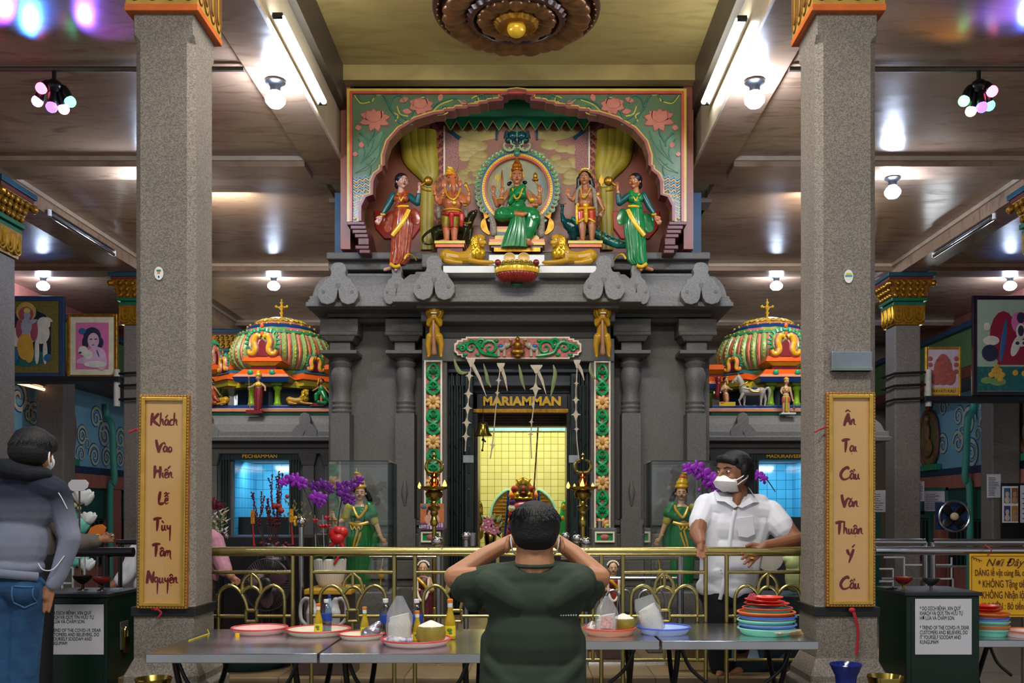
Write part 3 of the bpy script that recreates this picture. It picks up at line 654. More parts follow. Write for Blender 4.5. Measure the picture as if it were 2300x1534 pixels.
for q in ((1006, 1060), (1284, 1326)):
	o = gate(*q, 'folding_gate'); o.parent = SH; o.matrix_parent_inverse = Matrix.Translation((.12, -10.0, -.45))
# sanctum lamp
L = bpy.data.lights.new('sanctum_lamp', 'AREA'); L.energy = 58; L.size = 1.2; L.size_y = .3; L.shape = 'RECTANGLE'; L.color = (1, .98, .9); lo = bpy.data.objects.new('sanctum_lamp', L); COL.objects.link(lo); lo.location = (-.1, 11.6, 3.35); lo.rotation_euler = (math.radians(25), 0, 0)
sh(MB().box(-1.0, .77, 10.5, 13.0, 3.4, 3.5), 'sanctum_ceiling', M_WHITE)
# ------------------------------------------------------------------ painted niche over the shrine
M_NG = mat('sage_green_mural', '#485c40', .3, 0, .15, 3); M_NR = mat('coral_border', '#a8412f', .35); M_NY = mat('mustard_border', '#b39a3c', .35); M_NP = mat('rose_border', '#743c3a', .35)
NI = thing('painted_niche', 'arched painted niche with lotus mural above the stone shrine', 'niche', (-.12, 9.6, 3.9), kind='thing')
def ni(mb, name, m, smooth=False, bevel=0.0, parent=None):
	o = mb.build(name, m, parent or NI, smooth, bevel)
	if parent is None: o.matrix_parent_inverse = Matrix.Translation((.12, -9.6, -3.9))
	return o
nd = 9.5
def q2(zx, zy, d=nd):    # coordinates of the niche detail: 2.875 units per picture unit
	v = P(760+zx/2.875, 180+zy/2.875, d); return (v.x, v.z)
innL = [(150,915),(150,820),(180,760),(225,745),(228,660),(245,620),(283,590),(287,565),(303,555),(303,490),(330,405),(400,325),(500,265),(620,228),(680,222),(690,208),(750,205),(760,192),(830,190),(840,178),(905,175),(915,162),(960,158),(970,148),(1020,142),(1062,140),(1066,122),(1050,108),(1090,100),(1100,84),(1152,78)]
MX = 1152
inn = innL+[(2*MX-x, y) for x, y in reversed(innL[:-1])]
outer = [(58, 918), (58, 60), (2*MX-58, 60), (2*MX-58, 918)]
pts = [q2(*p) for p in [outer[0], outer[1], outer[2], outer[3]]+list(reversed(inn))]
front = ni(MB().prism(pts, nd, nd+.16), 'arch_panel', M_NG)
def band(off, wd, m, name, dy, closed_outer=True):
	b = MB(); path = [Vector((q2(*p)[0], nd-dy, q2(*p)[1])) for p in inn]; c = Vector(((q2(MX, 0)[0]), nd-dy, q2(MX, 500)[1]))
	for a, e in zip(path, path[1:]):
		b.tube([a, e], wd, 6)
	for p in path: b.ell(p, wd*.98, 6, 4)
	b.build(name, m, front)
# arch edge bands, offset outward along the arch
def offs(pts, k):
	out = []
	n = len(pts)
	for i, p in enumerate(pts):
		a = pts[max(i-1, 0)]; c = pts[min(i+1, n-1)]; t = Vector((c[0]-a[0], c[1]-a[1])); t = t.normalized() if t.length else Vector((0, 1)); nn = Vector((t.y, -t.x)); out.append((p[0]+nn.x*k, p[1]+nn.y*k))
	return out
def ribbon(name, m, k0, k1, y0, y1):
	A = [q2(*p) for p in offs(inn, k0)]; B = [q2(*p) for p in offs(inn, k1)]; b = MB()
	rings = [b.ring([(a[0], y0, a[1]), (c[0], y0, c[1]), (c[0], y1, c[1]), (a[0], y1, a[1])]) for a, c in zip(A, B)]
	b.skin(rings); b.build(name, m, front, False)
ribbon('rose_edge', M_NP, -2, 12, nd-.035, nd+.14); ribbon('coral_edge', M_NR, 10, 19, nd-.022, nd+.02); ribbon('mustard_edge', M_NY, 18, 29, nd-.012, nd+.02)
def frame_rect(name, m, i0, i1, dy):
	b = MB(); x0, zb = q2(58+i0, 918); x1, zt = q2(2*MX-58-i0, 60+i0); X0, _ = q2(58+i1, 0); X1, Zt = q2(2*MX-58-i1, 60+i1)
	b.box(x0, X0, nd-dy, nd+.01, zb, zt).box(X1, x1, nd-dy, nd+.01, zb, zt).box(X0, X1, nd-dy, nd+.01, Zt, zt); b.build(name, m, front, False)
frame_rect('mustard_frame', M_NY, 0, 20, .02); frame_rect('coral_frame', M_NR, 18, 34, .03)
# mural: lotus flowers, buds, leaves, water
M_LOT = mat('lotus_coral_paint', '#a5614f', .3, 0, .12, 12); M_LOTD = mat('lotus_outline_paint', '#7d4038', .4); M_VINE = mat('vine_dark_green', '#2d5a45', .4); M_VINEY = mat('vine_yellow', '#a69a3d', .4); M_LEAF = mat('lotus_leaf_green', '#4a6b4c', .35, 0, .3, 5)
def petal(b, cx, cy, L, wd, ang, y):
	pts = []
	for t, w in ((0,.15),(.25,.75),(.5,1),(.75,.7),(.92,.28),(1,0)): pts.append((t*L, w*wd))
	full = pts+[(x, -w) for x, w in reversed(pts[:-1])]
	c, s_ = math.cos(ang), math.sin(ang)
	b.prism([q2(cx+x*c-w*s_, cy-(x*s_+w*c)) for x, w in full], y, nd+.002)
for mir in (1, -1):
	mx = lambda x: x if mir > 0 else 2*MX-x
	A = lambda a: math.radians(a if mir > 0 else 180-a)
	for cx, cy, L in ((235, 255, 95), (535, 165, 75)):
		for lay, (m, k, y) in enumerate(((M_LOTD, 1.06, nd-.004), (M_LOT, .97, nd-.009))):
			b = MB()
			for a in (-70, -110, -20, 10, 160, 195, 40, 140): petal(b, mx(cx), cy, L*k*(1.05 if a in (-20, 10, 160, 195) else .85), 24*k, A(a), y-lay*.002-(abs(a) % 7)*.0004)
			b.build('lotus_petal', m, front, False)
		for m, k, y in ((M_LOTD, 1.08, nd-.013), (M_LOT, .98, nd-.018)):
			b = MB()
			for a in (60, 90, 120): petal(b, mx(cx-5), cy+20, L*k*.9, 30*k, A(a), y-(a-60)*.00004)
			b.build('lotus_petal', m, front, False)
	b = MB()
	for cx, cy, L, a in ((425, 130, 60, 20), (445, 205, 60, -10), (660, 115, 50, 70), (810, 150, 55, -20), (130, 310, 40, 10), (150, 420, 40, 100), (110, 480, 30, 90)): petal(b, mx(cx)-L/2*math.cos(A(a)), cy+L/2*math.sin(A(a)), L, 18, A(a), nd-.012)
	b.build('lotus_bud', M_LOT, front, False)
	def vine(b, ps, w): b.tube(bez([(q2(mx(x), y)[0], nd-.004, q2(mx(x), y)[1]) for x, y in ps], 6), w, 6)
	b = MB()
	for ps in (((110,90),(150,140),(210,130),(250,95),(300,110),(330,180)), ((330,180),(350,120),(400,100),(430,150)), ((400,230),(460,260),(480,210),(520,160)), ((480,290),(400,280),(360,220),(330,180)), ((600,190),(640,150),(700,125),(760,120),(830,150),(880,135),(900,110)), ((620,220),(690,200),(700,170),(670,175)), ((200,400),(230,340),(225,300)), ((140,340),(190,390),(190,430)), ((540,90),(570,130),(580,180)), ((900,110),(930,95),(945,130),(975,100),(1000,130))): vine(b, ps, .010)
	b.build('vine', M_VINE, front)
	b = MB()
	for ps in (((105,100),(145,150),(205,142)), ((220,140),(240,100),(290,100)), ((470,170),(500,130),(560,110)), ((610,205),(660,160),(740,128)), ((770,125),(835,165),(890,140)), ((860,120),(895,105),(905,140),(870,135)), ((640,225),(700,215),(712,180)), ((380,170),(400,220),(450,235)), ((370,270),(385,230),(350,210))): vine(b, ps, .008)
	b.build('vine_highlight', M_VINEY, front)
	b = MB(); lf = [(130,370),(190,350),(230,380),(270,335),(300,325),(290,380),(270,420),(260,490),(230,540),(180,580),(120,600),(110,560),(135,520),(125,470),(150,420)]
	b.prism([q2(mx(x), y) for x, y in lf], nd-.006, nd+.002); b.build('lotus_leaf', M_LEAF, front, False)
	b = MB()
	for ps in (((295,330),(270,400),(220,470),(140,540)), ((130,380),(170,450),(160,520)), ((230,385),(210,450),(150,530)), ((110,600),(180,560),(240,500)), ((200,620),(210,560),(180,540))): vine(b, ps, .007)
	b.build('leaf_vein', M_VINE, front)
	M_WAT = mat('water_blue_paint', '#4f7a8a', .3); M_WATO = mat('water_orange_paint', '#b08a58', .35)
	for m, o in ((M_WAT, 0), (M_WATO, 17)):
		b = MB()
		for r in range(8):
			y = 640+r*34+o
			xr = 215 if y < 740 else (170 if y < 780 else 140)
			vine(b, [(100+k*(xr-100)/6, y+(8 if k % 2 else -8)+(-k*3)) for k in range(7)], .011)
		b.build('water_wave', m, front)
	# stepped corbel under each leg
	b = MB()
	for k, (x0, x1, y0, y1) in enumerate(((58,172,918,940), (80,180,940,965), (90,185,965,990), (105,190,990,1015), (125,195,1015,1060), (105,195,1060,1085), (130,200,1085,1110))):
		xa, za = q2(mx(x0), y1); xb, zb = q2(mx(x1), y0); b.box(min(xa, xb), max(xa, xb), nd-.03+.012*k, nd+.5, za, zb)
	ni(b, 'corbel', M_MAROON, False, .006)
# interior of the niche
M_NIN = mat('russet_wall_paint', '#8a4a35', .4, 0, .15, 3); M_PINKS = mat('rose_sky_paint', '#a06c5a', .35, 0, .1, 3); M_CLY = mat('straw_cloud_paint', '#b39b5c', .4, 0, .12, 6); M_CURT = mat('mustard_curtain_paint', '#a9952e', .35, 0, .18, 5); M_CURTD = mat('dark_olive_curtain', '#6d6426', .35); M_VAL = mat('deep_green_valance', '#0f5a38', .35); M_DARK = mat('niche_ceiling_black', '#1a1714', .5)
bd = 10.22
xl, xr = q2(70, 0)[0]-.02, q2(2*MX-70, 0)[0]+.02; zb, ztop = P(0, 566, 9.7).z, 6.045
ni(MB().box(xl-.1, xl, nd+.16, bd+.05, zb+.02, ztop), 'side_wall', M_NIN); ni(MB().box(xr, xr+.1, nd+.16, bd+.05, zb+.02, ztop), 'side_wall', M_NIN)
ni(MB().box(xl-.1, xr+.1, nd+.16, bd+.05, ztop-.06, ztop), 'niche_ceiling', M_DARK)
back = ni(MB().box(xl-.1, xr+.1, bd, bd+.06, zb, ztop), 'back_wall', M_NIN)
def q3(zx, zy, d=None): return q2(zx, zy, d or bd)
def flat(mb, pts, y): mb.prism([q3(*p) for p in pts], bd-y, bd+.01)
b = MB(); flat(b, [(680,300),(1630,300),(1630,1110),(680,1110)], .01); b.build('sky_panel', M_PINKS, back, False)
b = MB(); rc = random.Random(4)
for k in range(60):
	x = rc.choice((rc.uniform(780, 940), rc.uniform(1300, 1540))); y = rc.uniform(400, 660); v = q3(x, y); r = rc.uniform(.035, .085)
	b.ell((v[0], bd-.012, v[1]), (r*1.3, .006+.004*rc.random(), r*.75), 14, 6)
b.build('painted_cloud_pattern', M_CLY, back)
b = MB()
for mir in (1, -1):
	mx = lambda x: x if mir > 0 else 2*MX-x
	flat(b, [(mx(710),330),(mx(1020),330),(mx(1015),380),(mx(920),400),(mx(820),380),(mx(740),340)], .016)
b.build('swag_curtain', M_CLY, back, False)
M_STRIP = mat('maroon_patterned_cloth', '#6b2a2c', .4, 0, .3, 60); M_MOTIF = mat('terracotta_motif', '#b06a48', .4)
for mir in (1, -1):
	mx = lambda x: x if mir > 0 else 2*MX-x
	b = MB(); flat(b, [(mx(605),240),(mx(680),240),(mx(680),1110),(mx(605),1110)], .02); st = b.build('patterned_band', M_STRIP, back, False)
	b = MB()
	for k in range(12):
		zy = 340+k*56; v = q3(mx(642), zy)
		for t in range(-2, 3): b.ell((v[0]+t*.022, bd-.022, v[1]+abs(t)*.012-.02), (.011, .006, .035), 8, 5, Matrix.Rotation(t*.35, 3, 'Y'))
		v = q3(mx(642), zy+28)
		for sx in (-1, 1): b.tube([(v[0]+sx*(.025+.025*math.cos(a)), bd-.022, v[1]+.025*math.sin(a)) for a in (0, .8, 1.6, 2.4, 3.2, 4)], .007, 5)
	b.build('lotus_motif', M_MOTIF, st)
	b = MB(); flat(b, [(mx(680),300),(mx(690),300),(mx(690),620),(mx(680),620)], .024); b.build('white_line', M_CREAM, back, False)
	b = MB(); flat(b, [(mx(692),330),(mx(780),390),(mx(775),560),(mx(765),600),(mx(692),600)], .02); b.build('dotted_drape', mat('speckled_wine_cloth', '#7b3b38', .5, 0, .1, 90, col2='#b98878'), back, False)
	b = MB(); flat(b, [(mx(722),318),(mx(790),375),(mx(776),392),(mx(710),338)], .026); flat(b, [(mx(1015),322),(mx(1030),322),(mx(1028),392),(mx(1015),392)], .026); b.build('drape_tie', M_BLUED, back, False)
	# gathered side curtains: rounded folds
	b = MB()
	for k in range(4):
		x0 = 605-k*52; x1 = 605-k*16
		ps = [(x0-15, 330), (x0-18+k*6, 420), (x0-5+k*8, 520), (x1-k*2, 610), (590-k*3, 655), (584-k*2, 700)]
		ps = [(mx(x), y) for x, y in ps]
		b.tube(bez([(q3(x, y)[0], bd-.03, q3(x, y)[1]) for x, y in ps], 5), [.075,.08,.085,.085,.085]+[.085-.0014*i for i in range(21)], 10, flat=.55)
	b.build('side_curtain', M_CURT, back)
	b = MB()
	for k in range(2): b.tube(bez([(q3(mx(560+k*30), y)[0], bd-.02, q3(mx(560+k*30), y)[1]) for y in (690, 800, 950, 1100)], 4), .05, 8, flat=.5)
	b.build('curtain_tail', M_CURT, back)
	b = MB()
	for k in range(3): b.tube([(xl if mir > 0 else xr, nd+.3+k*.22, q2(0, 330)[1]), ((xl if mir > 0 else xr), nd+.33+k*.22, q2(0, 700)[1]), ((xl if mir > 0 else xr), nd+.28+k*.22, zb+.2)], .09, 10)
	ni(b, 'wing_curtain', M_CURTD, True)  # side curtains in a darker olive than the back ones
	b = MB(); v = q3(mx(640), 905); w = q3(mx(230), 830)
	b.prism([q3(mx(230), 850), q3(mx(540), 850), q3(mx(530), 960), q3(mx(480), 1030), q3(mx(300), 1030), q3(mx(240), 960)], bd-.03, bd+.01); b.build('red_dado', M_RED, back, False, .01)
b = MB(); z1 = q3(0, 290)[1]; x0, x1 = q3(690, 0)[0], q3(1620, 0)[0]; n = 12
pts = [(x0, ztop), (x1, ztop)]
for k in range(n, -1, -1):
	pts.append((x0+(x1-x0)*k/n, z1))
	if k: pts.append((x0+(x1-x0)*(k-.5)/n, z1-.10))
b.prism(pts, bd-.10, bd-.06); b.build('valance', M_VAL, back, False)
b = MB(); b.tube([(p[0], bd-.105, p[1]) for p in pts[2:]], .008, 6); b.build('valance_edge', M_VINEY, back)
M_BLUEP = mat('blue_block_paint', '#234f70', .45, 0, .2, 4)
b = MB(); pbox(b, 752, 780, 433, 568, 10.05, 14.5); sh(b, 'blue_pier', M_BLUEP); b = MB(); pbox(b, 1545, 1575, 433, 568, 10.05, 14.5); sh(b, 'blue_pier', M_BLUEP)
struct('trim_over_niche', MB().box(-1.96, 1.74, 9.5, 9.64, 5.895, 6.05), M_CEILC)
struct('wall_over_niche', MB().box(-1.96, 1.74, 10.88, 10.95, 5.0, 6.05), M_CEILC)
struct('wall_over_shrine', MB().box(-2.36, 2.14, 11.0, 11.3, 5.15, 6.1), M_WALL)
# ------------------------------------------------------------------ figures: bodies grown as one surface, clothes and hair as parts
class Fig:
	def __init__(s, name, label, cat, x0, y0, k, base, d, group=None, mir=None, bdd=0):
		s.x0, s.y0, s.k, s.d, s.mir = x0, y0, k, d, mir; s.u = S(d)/k; s.base = base
		s.o = P(x0+s.mx(base[0])/k, y0+base[1]/k, d); s.root = thing(name, label, cat, s.o, 0, group)
	def mx(s, x): return x if s.mir is None else s.mir-x
	def c(s, p):
		x, y = p[0], p[1]; dd = p[2] if len(p) > 2 else 0
		return Vector(((s.mx(x)-s.mx(s.base[0]))*s.u, dd*s.u, (s.base[1]-y)*s.u))
	def add(s, b, items):
		for it in items:
			if it[0] == 'l':        # limb: list of (x, y, dd, r)
				L = it[1]
				for a, e in zip(L, L[1:]): b.cap(s.c(a[:3]), s.c(e[:3]), a[3]*s.u, e[3]*s.u)
			elif it[0] == 'e':
				r = it[2]; R = Matrix.Rotation(math.radians(it[3])*(1 if s.mir is None else -1), 3, 'Y') if len(it) > 3 else None
				r = (r, r, r) if not isinstance(r, tuple) else r
				if len(it) > 4: R = (R or Matrix.Identity(3)) @ Matrix.Rotation(math.radians(it[4])*(1 if s.mir is None else -1), 3, 'Z')
				b.ell(s.c(it[1]), (r[0]*s.u, r[1]*s.u, r[2]*s.u), 18, 11, R)
			elif it[0] == 'b': a, e = s.c(it[1]), s.c(it[2]); b.box(min(a.x,e.x), max(a.x,e.x), min(a.y,e.y), max(a.y,e.y), min(a.z,e.z), max(a.z,e.z))
			elif it[0] == 't': b.tube([s.c(p) for p in bez(it[1], 5)] if len(it) < 4 else [s.c(p) for p in it[1]], it[2]*s.u, 8)
		return b
	def blob(s, name, m, items, vox=None, parent=None, it=2):
		b = s.add(MB(), items); me = remeshed(b.bm, (vox or 5.5)*s.u, it)
		return meshobj(name, me, m, parent or s.root, True, angle=180)
	def solid(s, name, m, items, parent=None): return s.add(MB(), items).build(name, m, parent or s.root)
	def tube(s, name, m, pts, r, parent=None, n=8, flat=1.0, sub=5, up=None):
		q = bez([s.c(p) for p in pts], sub); N = len(q)
		if isinstance(r, (list, tuple)):
			rs = [];
			for i in range(N):
				t = i/(N-1)*(len(r)-1); j = min(int(t), len(r)-2); rs.append((r[j]+(r[j+1]-r[j])*(t-j))*s.u)
		else: rs = [r*s.u]*N
		return MB().tube(q, rs, n, flat, up=up).build(name, m, parent or s.root)
	def skirt(s, name, m, rings, pl=0, amp=.06, n=72, parent=None, ph=0, cap=True):
		b = MB(); rr = []
		for j, q in enumerate(rings):
			y, xc, hw, hd = q[:4]; dd = q[4] if len(q) > 4 else 0; am = amp*(j/(len(rings)-1)*.7+.3) if pl else 0
			pts = []
			for k in range(n):
				a = 2*math.pi*k/n; w = 1+am*math.cos(pl*a+ph+j*.12); pts.append(s.c((xc+hw*math.cos(a)*w, y, dd+hd*math.sin(a)*w)))
			rr.append(b.ring(pts))
		b.skin(rr, cap, cap); return b.build(name, m, parent or s.root, angle=60)
	def hp(s, hd, u, v, w):
		x, y, dd, r, yaw = hd; a = math.radians(yaw); return (x+r*(u*math.cos(a)+w*math.sin(a)), y+r*v, dd+r*(u*math.sin(a)-w*math.cos(a)))
	def head(s, hd, ears=True, wide=.74):
		x, y, dd, r, yaw = hd; p = lambda *q: s.hp(hd, *q)
		it = [('e', p(0,-.12,-.06), (r*wide, r*.84, r*.86), 0, yaw), ('e', p(0,.30,.12), (r*.58, r*.60, r*.62), 0, yaw), ('e', p(0,.74,.42), (r*.24, r*.22, r*.20), 0, yaw),
			  ('e', p(.30,.28,.46), r*.27), ('e', p(-.30,.28,.46), r*.27), ('l', [p(0,-.08,.74)+(r*.07,), p(0,.20,.93)+(r*.11,)]), ('e', p(.07,.24,.80), r*.08), ('e', p(-.07,.24,.80), r*.08)]
		if ears: it += [('e', p(k*(wide+.02),.10,-.02), (r*.08, r*.13, r*.21), 0, yaw) for k in (-1, 1)]
		return it
	def face(s, hd, parent, lips='#8c2f28', brow=None, mouth=True, es=1.0):
		r = hd[3]; p = lambda *q: s.hp(hd, *q); yaw = hd[4]
		for k in (-1, 1):
			e = s.solid('eye', mat('eye_white', '#d9d2c4', .3), [('e', p(k*.29,-.02,.70), (r*.145*(.5+.5*es), r*.07, r*.075*es), 0, yaw)], parent)
			s.solid('pupil', M_BLACK, [('e', p(k*.29,-.02,.745), (r*.065, r*.05, r*.07*es), 0, yaw)], e)
		s.solid('eyebrow', brow or M_BLACK, [('l', [p(k*.14,-.18,.77)+(r*.025,), p(k*.30,-.23,.74)+(r*.03,), p(k*.44,-.17,.62)+(r*.015,)]) for k in (-1, 1)], parent)
		if mouth: s.solid('lips', mat('lip_paint_'+lips[1:], lips, .35), [('e', p(0,.46,.74), (r*.20, r*.07, r*.045), 0, yaw), ('e', p(0,.53,.72), (r*.15, r*.07, r*.05), 0, yaw)], parent)
	def hand(s, w, ang, L, thumb=1, dd=0.0, spread=.16, curl=.0):
		a = math.radians(ang); D = Vector((math.cos(a), -math.sin(a), dd)); N = Vector((math.sin(a), math.cos(a), 0)); W = Vector(w[:3] if len(w) > 2 else (w[0], w[1], 0)); Z = Vector((0,0,-1))
		it = []; q = lambda v, r: (v.x, v.y, v.z, r)
		it.append(('l', [q(W, L*.15), q(W+D*L*.25, L*.17), q(W+D*L*.42, L*.17)]))
		for k, (o, ln) in enumerate(((-.20,.42), (-.07,.5), (.06,.47), (.18,.38))):
			b0 = W+D*L*.2+N*L*o*.8; b1 = W+D*L*.50+N*L*o; d2 = (D+N*o*spread*4).normalized(); m = b1+d2*L*ln*.5+Z*L*curl*.25; e = m+(d2*(1-curl*.7)+Z*curl*1.1)*L*ln*.5
			it.append(('l', [q(b0, L*.085), q(b1, L*.075), q(m, L*.068), q(e, L*.05)]))
		t0 = W+D*L*.12-N*L*.12*thumb; t1 = W+D*L*.30-N*L*.30*thumb; t2 = W+D*L*.50-N*L*.36*thumb+Z*L*curl*.2
		it.append(('l', [q(t0, L*.09), q(t1, L*.08), q(t2, L*.06)])); return it
M_SKT = mat('tan_statue_skin', '#a86a44', .25, 0, .08, 5); M_SKP = mat('pale_statue_skin', '#b98a78', .25, 0, .06, 5); M_SKO = mat('orange_statue_skin', '#b9683c', .25, 0, .08, 5); M_SKF = mat('fair_statue_skin', '#c79a74', .3, 0, .05)
M_HAIRS = mat('blue_black_hair', '#10131d', .3); M_SRED = mat('red_sari_paint', '#7d2318', .16, 0, .45, 22, col2='#a04a22'); M_SGRN = mat('green_sari_paint', '#0d6c30', .16, 0, .3, 20, col2='#237a44'); M_TEAL = mat('teal_blouse_paint', '#0d4748', .2, 0, .15)
M_GREY = mat('grey_garland', '#8b8070', .7, 0, .35, 50, .5, 60); M_LION = mat('ochre_lion_gloss', '#b5871c', .18, 0, .12, 4); M_MANE = mat('gold_mane', '#cfa427', .22, .55, .35, 25, .8, 30); M_YBLK = mat('yellow_block_paint', '#c9ae2c', .3); M_OBLK = mat('orange_block_paint', '#d8641e', .3)
M_GARG = mat('dark_green_gloss', '#0f5a30', .2, 0, .2, 8)
# ---- attendants in the niche
def attendant(label, mir, x0, cloth, skin, d=9.42):
	f = Fig('attendant_statue', label, 'statue', x0, 340, 5.479, (400, 1490), d, mir=mir)
	hd = (458, 372, 0, 98, 28)
	body = f.blob('body', skin, f.head(hd)+[('l', [(445,450,10,40), (440,520,5,44)]), ('e', (447,600,0), (92,55,95)), ('e', (452,700,0), (70,50,60)),
		('l', [(345,545,0,36), (275,690,-20,31), (222,795,-40,22)]), ('l', [(548,560,0,36), (648,650,-50,31), (670,520,-70,22)]),
		('l', [(447,690,0,58), (440,1000,0,54), (430,1300,0,40), (400,1430,-10,30)]), ('l', [(395,1440,-10,26), (385,1475,-60,20)]), ('l', [(330,1430,0,26), (250,1470,-50,20)])]
		+ f.hand((212,812,-42), 233, 118, -1) + f.hand((676,500,-72), 82, 92, -1, curl=.7), 5)
	f.face(hd, body)
	f.blob('hair', M_HAIRS, [('e', f.hp(hd, -.02,-.30,-.22), (86,92,80)), ('e', f.hp(hd, -.25,.25,-.75), (48,42,52))], 5)
	f.blob('sleeve', M_TEAL, [('l', [(348,545,0,46), (277,690,-20,40), (230,772,-36,30)])], 5); f.blob('sleeve', M_TEAL, [('l', [(545,560,0,46), (648,650,-50,41), (667,560,-65,31)])], 5)
	f.blob('blouse', cloth, [('e', (448,585,0), (104,66,80)), ('e', (405,600,-48), 46), ('e', (497,600,-48), 46), ('e', (452,680,0), (80,58,60)), ('l', [(500,530,0,50), (440,640,-52,40), (400,690,-40,36)])], 5)
	f.skirt('skirt', cloth, [(690,455,84,62), (760,458,106,76), (830,462,124,84), (930,460,132,86), (1080,450,122,80), (1230,438,116,76), (1340,425,118,74), (1400,400,90,70)], 22, .075)
	f.tube('pallu_border', M_GYEL, [(548,735,-62), (470,900,-92), (345,1060,-78)], [24,30,26], flat=.4)
	f.blob('back_drape', cloth, [('e', (610,790,45), (64,8,110), -14), ('e', (285,860,50), (78,8,130), 10)], 4)
	f.tube('waist_belt', M_GYEL, [(375,690,-40), (420,700,-62), (460,695,-66), (540,690,-42)], 15)
	f.tube('necklace', M_GYEL, [(405,535,-40), (440,610,-90), (455,640,-92), (475,600,-90), (505,540,-40)], 8)
	f.tube('bangle', M_GYEL, [(205,790,-55), (228,800,-65), (248,790,-45)], 14); f.tube('skirt_hem', M_GYEL, [(320,1400,-60), (380,1440,-78), (440,1420,-70)], 22)
	k = f.tube('whisk_handle', M_GOLDD, [(690,470,-85), (740,500,-70), (820,510,-60)], 10)
	f.solid('whisk_ball', M_GOLDD, [('e', (785,388,-60), (58,50,58)), ('l', [(700,450,-85,14), (745,410,-70,20)])])
attendant('statue of a woman in a red sari holding a round whisk inside the niche', None, 820, M_SRED, M_SKP)
attendant('statue of a woman in a green sari holding a round whisk inside the niche', 1912, 1160, M_SGRN, M_SKT)
# ---- elephant-headed statue, mouse, pedestal
def pedestal(label, x0, zx0, zx1, d, cat='pedestal'):
	t = Fig('painted_pedestal', label, cat, x0, 340, 5.479, ((zx0+zx1)/2, 1300), d)
	m = 140
	t.solid('slab', M_YBLK, [('b', (zx0, 1138, -m), (zx1, 1172, m))]); t.solid('block', M_OBLK, [('b', (zx0+10, 1172, -m+15), (zx1-10, 1212, m))]); t.solid('foot', M_MAROON, [('b', (zx0+30, 1212, -m+40), (zx1-30, 1300, m))])
pedestal('yellow and orange pedestal under the elephant-headed statue', 820, 868, 1238, 9.75)
pedestal('yellow and orange pedestal under the bare-chested youth statue', 1160, 630, 1050, 9.75)
f = Fig('elephant_headed_statue', 'elephant-headed four-armed statue in a gold crown', 'statue', 820, 340, 5.479, (1060, 1138), 9.72)
body = f.blob('body', M_SKO, [('e', (1078,350,-5), (74,70,88)), ('e', (1078,300,-5), (62,60,50)), ('l', [(1085,390,-55,44), (1098,460,-85,34), (1100,520,-85,24), (1085,555,-70,16)]),
	('e', (972,395,15), (36,12,58), -10), ('e', (1168,395,15), (26,12,52), 12), ('e', (1080,560,0), (112,70,88)), ('e', (1080,655,-25), (118,92,98)), ('e', (1075,760,0), (105,75,60)),
	('l', [(985,530,30,40), (885,600,30,32), (858,500,10,22)]), ('l', [(980,545,-10,38), (925,640,-30,32), (965,570,-75,24)]), ('l', [(1180,530,30,40), (1270,605,30,32), (1280,510,10,22)]), ('l', [(1175,560,-10,38), (1255,650,-30,32), (1235,650,-75,25)]),
	('l', [(1000,850,0,60), (1000,960,0,48), (1005,1085,0,34)]), ('l', [(1105,850,0,60), (1100,960,0,48), (1098,1085,0,34)]), ('l', [(1000,1105,0,30), (930,1122,-50,18)]), ('l', [(1100,1105,0,30), (1150,1122,-50,18)])]
	+ f.hand((858,490,8), 95, 92, 1) + f.hand((968,560,-78), 85, 80, 1) + f.hand((1280,505,8), 110, 80, -1, curl=.5) + f.hand((1230,640,-80), 180, 70, 1, curl=.6), 5)
for k in (-1, 1): f.solid('eye', M_BLACK, [('e', (1078+k*38, 345, -66), 9)], body)
for k in (-1, 1): f.solid('tusk', M_CREAM, [('l', [(1092+k*34, 430, -70, 10), (1096+k*44, 470, -95, 5)])], body)
f.blob('crown', M_GYEL, [('e', (1055,290,0), (82,78,26)), ('e', (1052,250,0), (66,64,30)), ('e', (1048,215,0), (46,46,28)), ('e', (1030,205,-30), 16), ('e', (1075,250,-62), 14)], 4.5)
f.solid('forehead_jewel', mat('jewel_orange', '#d8581c', .2), [('e', (1050,305,-78), (34,10,14))])
f.blob('sash', M_RED, [('e', (1072,790,-10), (128,96,38)), ('l', [(1192,800,-60,36), (1195,870,-65,30), (1190,930,-60,24)]), ('l', [(1072,800,-90,34), (1070,940,-75,20)])], 5)
f.blob('waist_cloth', M_GYEL, [('e', (1072,735,-10), (122,94,24))], 5)
f.blob('breeches', mat('olive_gold_cloth', '#8f7c26', .25, .2, .3, 15), [('l', [(1000,830,0,68), (1000,920,0,56)]), ('l', [(1108,830,0,68), (1100,920,0,54)])], 5)
for x in (1000, 1102): f.solid('knee_band', M_RED, [('e', (x, 940, 0), (56,54,18))])
f.tube('necklace', M_GYEL, [(985,465,-40), (1020,580,-100), (1095,635,-125), (1150,580,-105), (1175,470,-40)], 11); f.solid('pendant', M_GYEL, [('e', (1105,670,-122), (26,12,26))])
for p in ((855,535,0), (1278,545,0), (955,600,-62), (1240,690,-70)): f.solid('bangle', M_GYEL, [('e', p, (28,27,10))])
f.tube('axe_shaft', M_GOLDD, [(1290,500,-10), (1240,410,-10)], 8); f.solid('axe_blade', M_GOLDD, [('e', (1240,415,-10), (22,8,30))]); f.tube('prod_shaft', M_GOLDD, [(880,470,-10), (908,385,-10)], 8)
f.blob('garland', M_GREY, [('l', [(900,700,20,28), (905,800,20,30)]), ('l', [(1235,720,20,20), (1240,790,20,22)])], 6)
f = Fig('mouse_statue', 'dark green mouse statue behind the elephant-headed figure', 'statue', 820, 340, 5.479, (1100, 1150), 9.98)
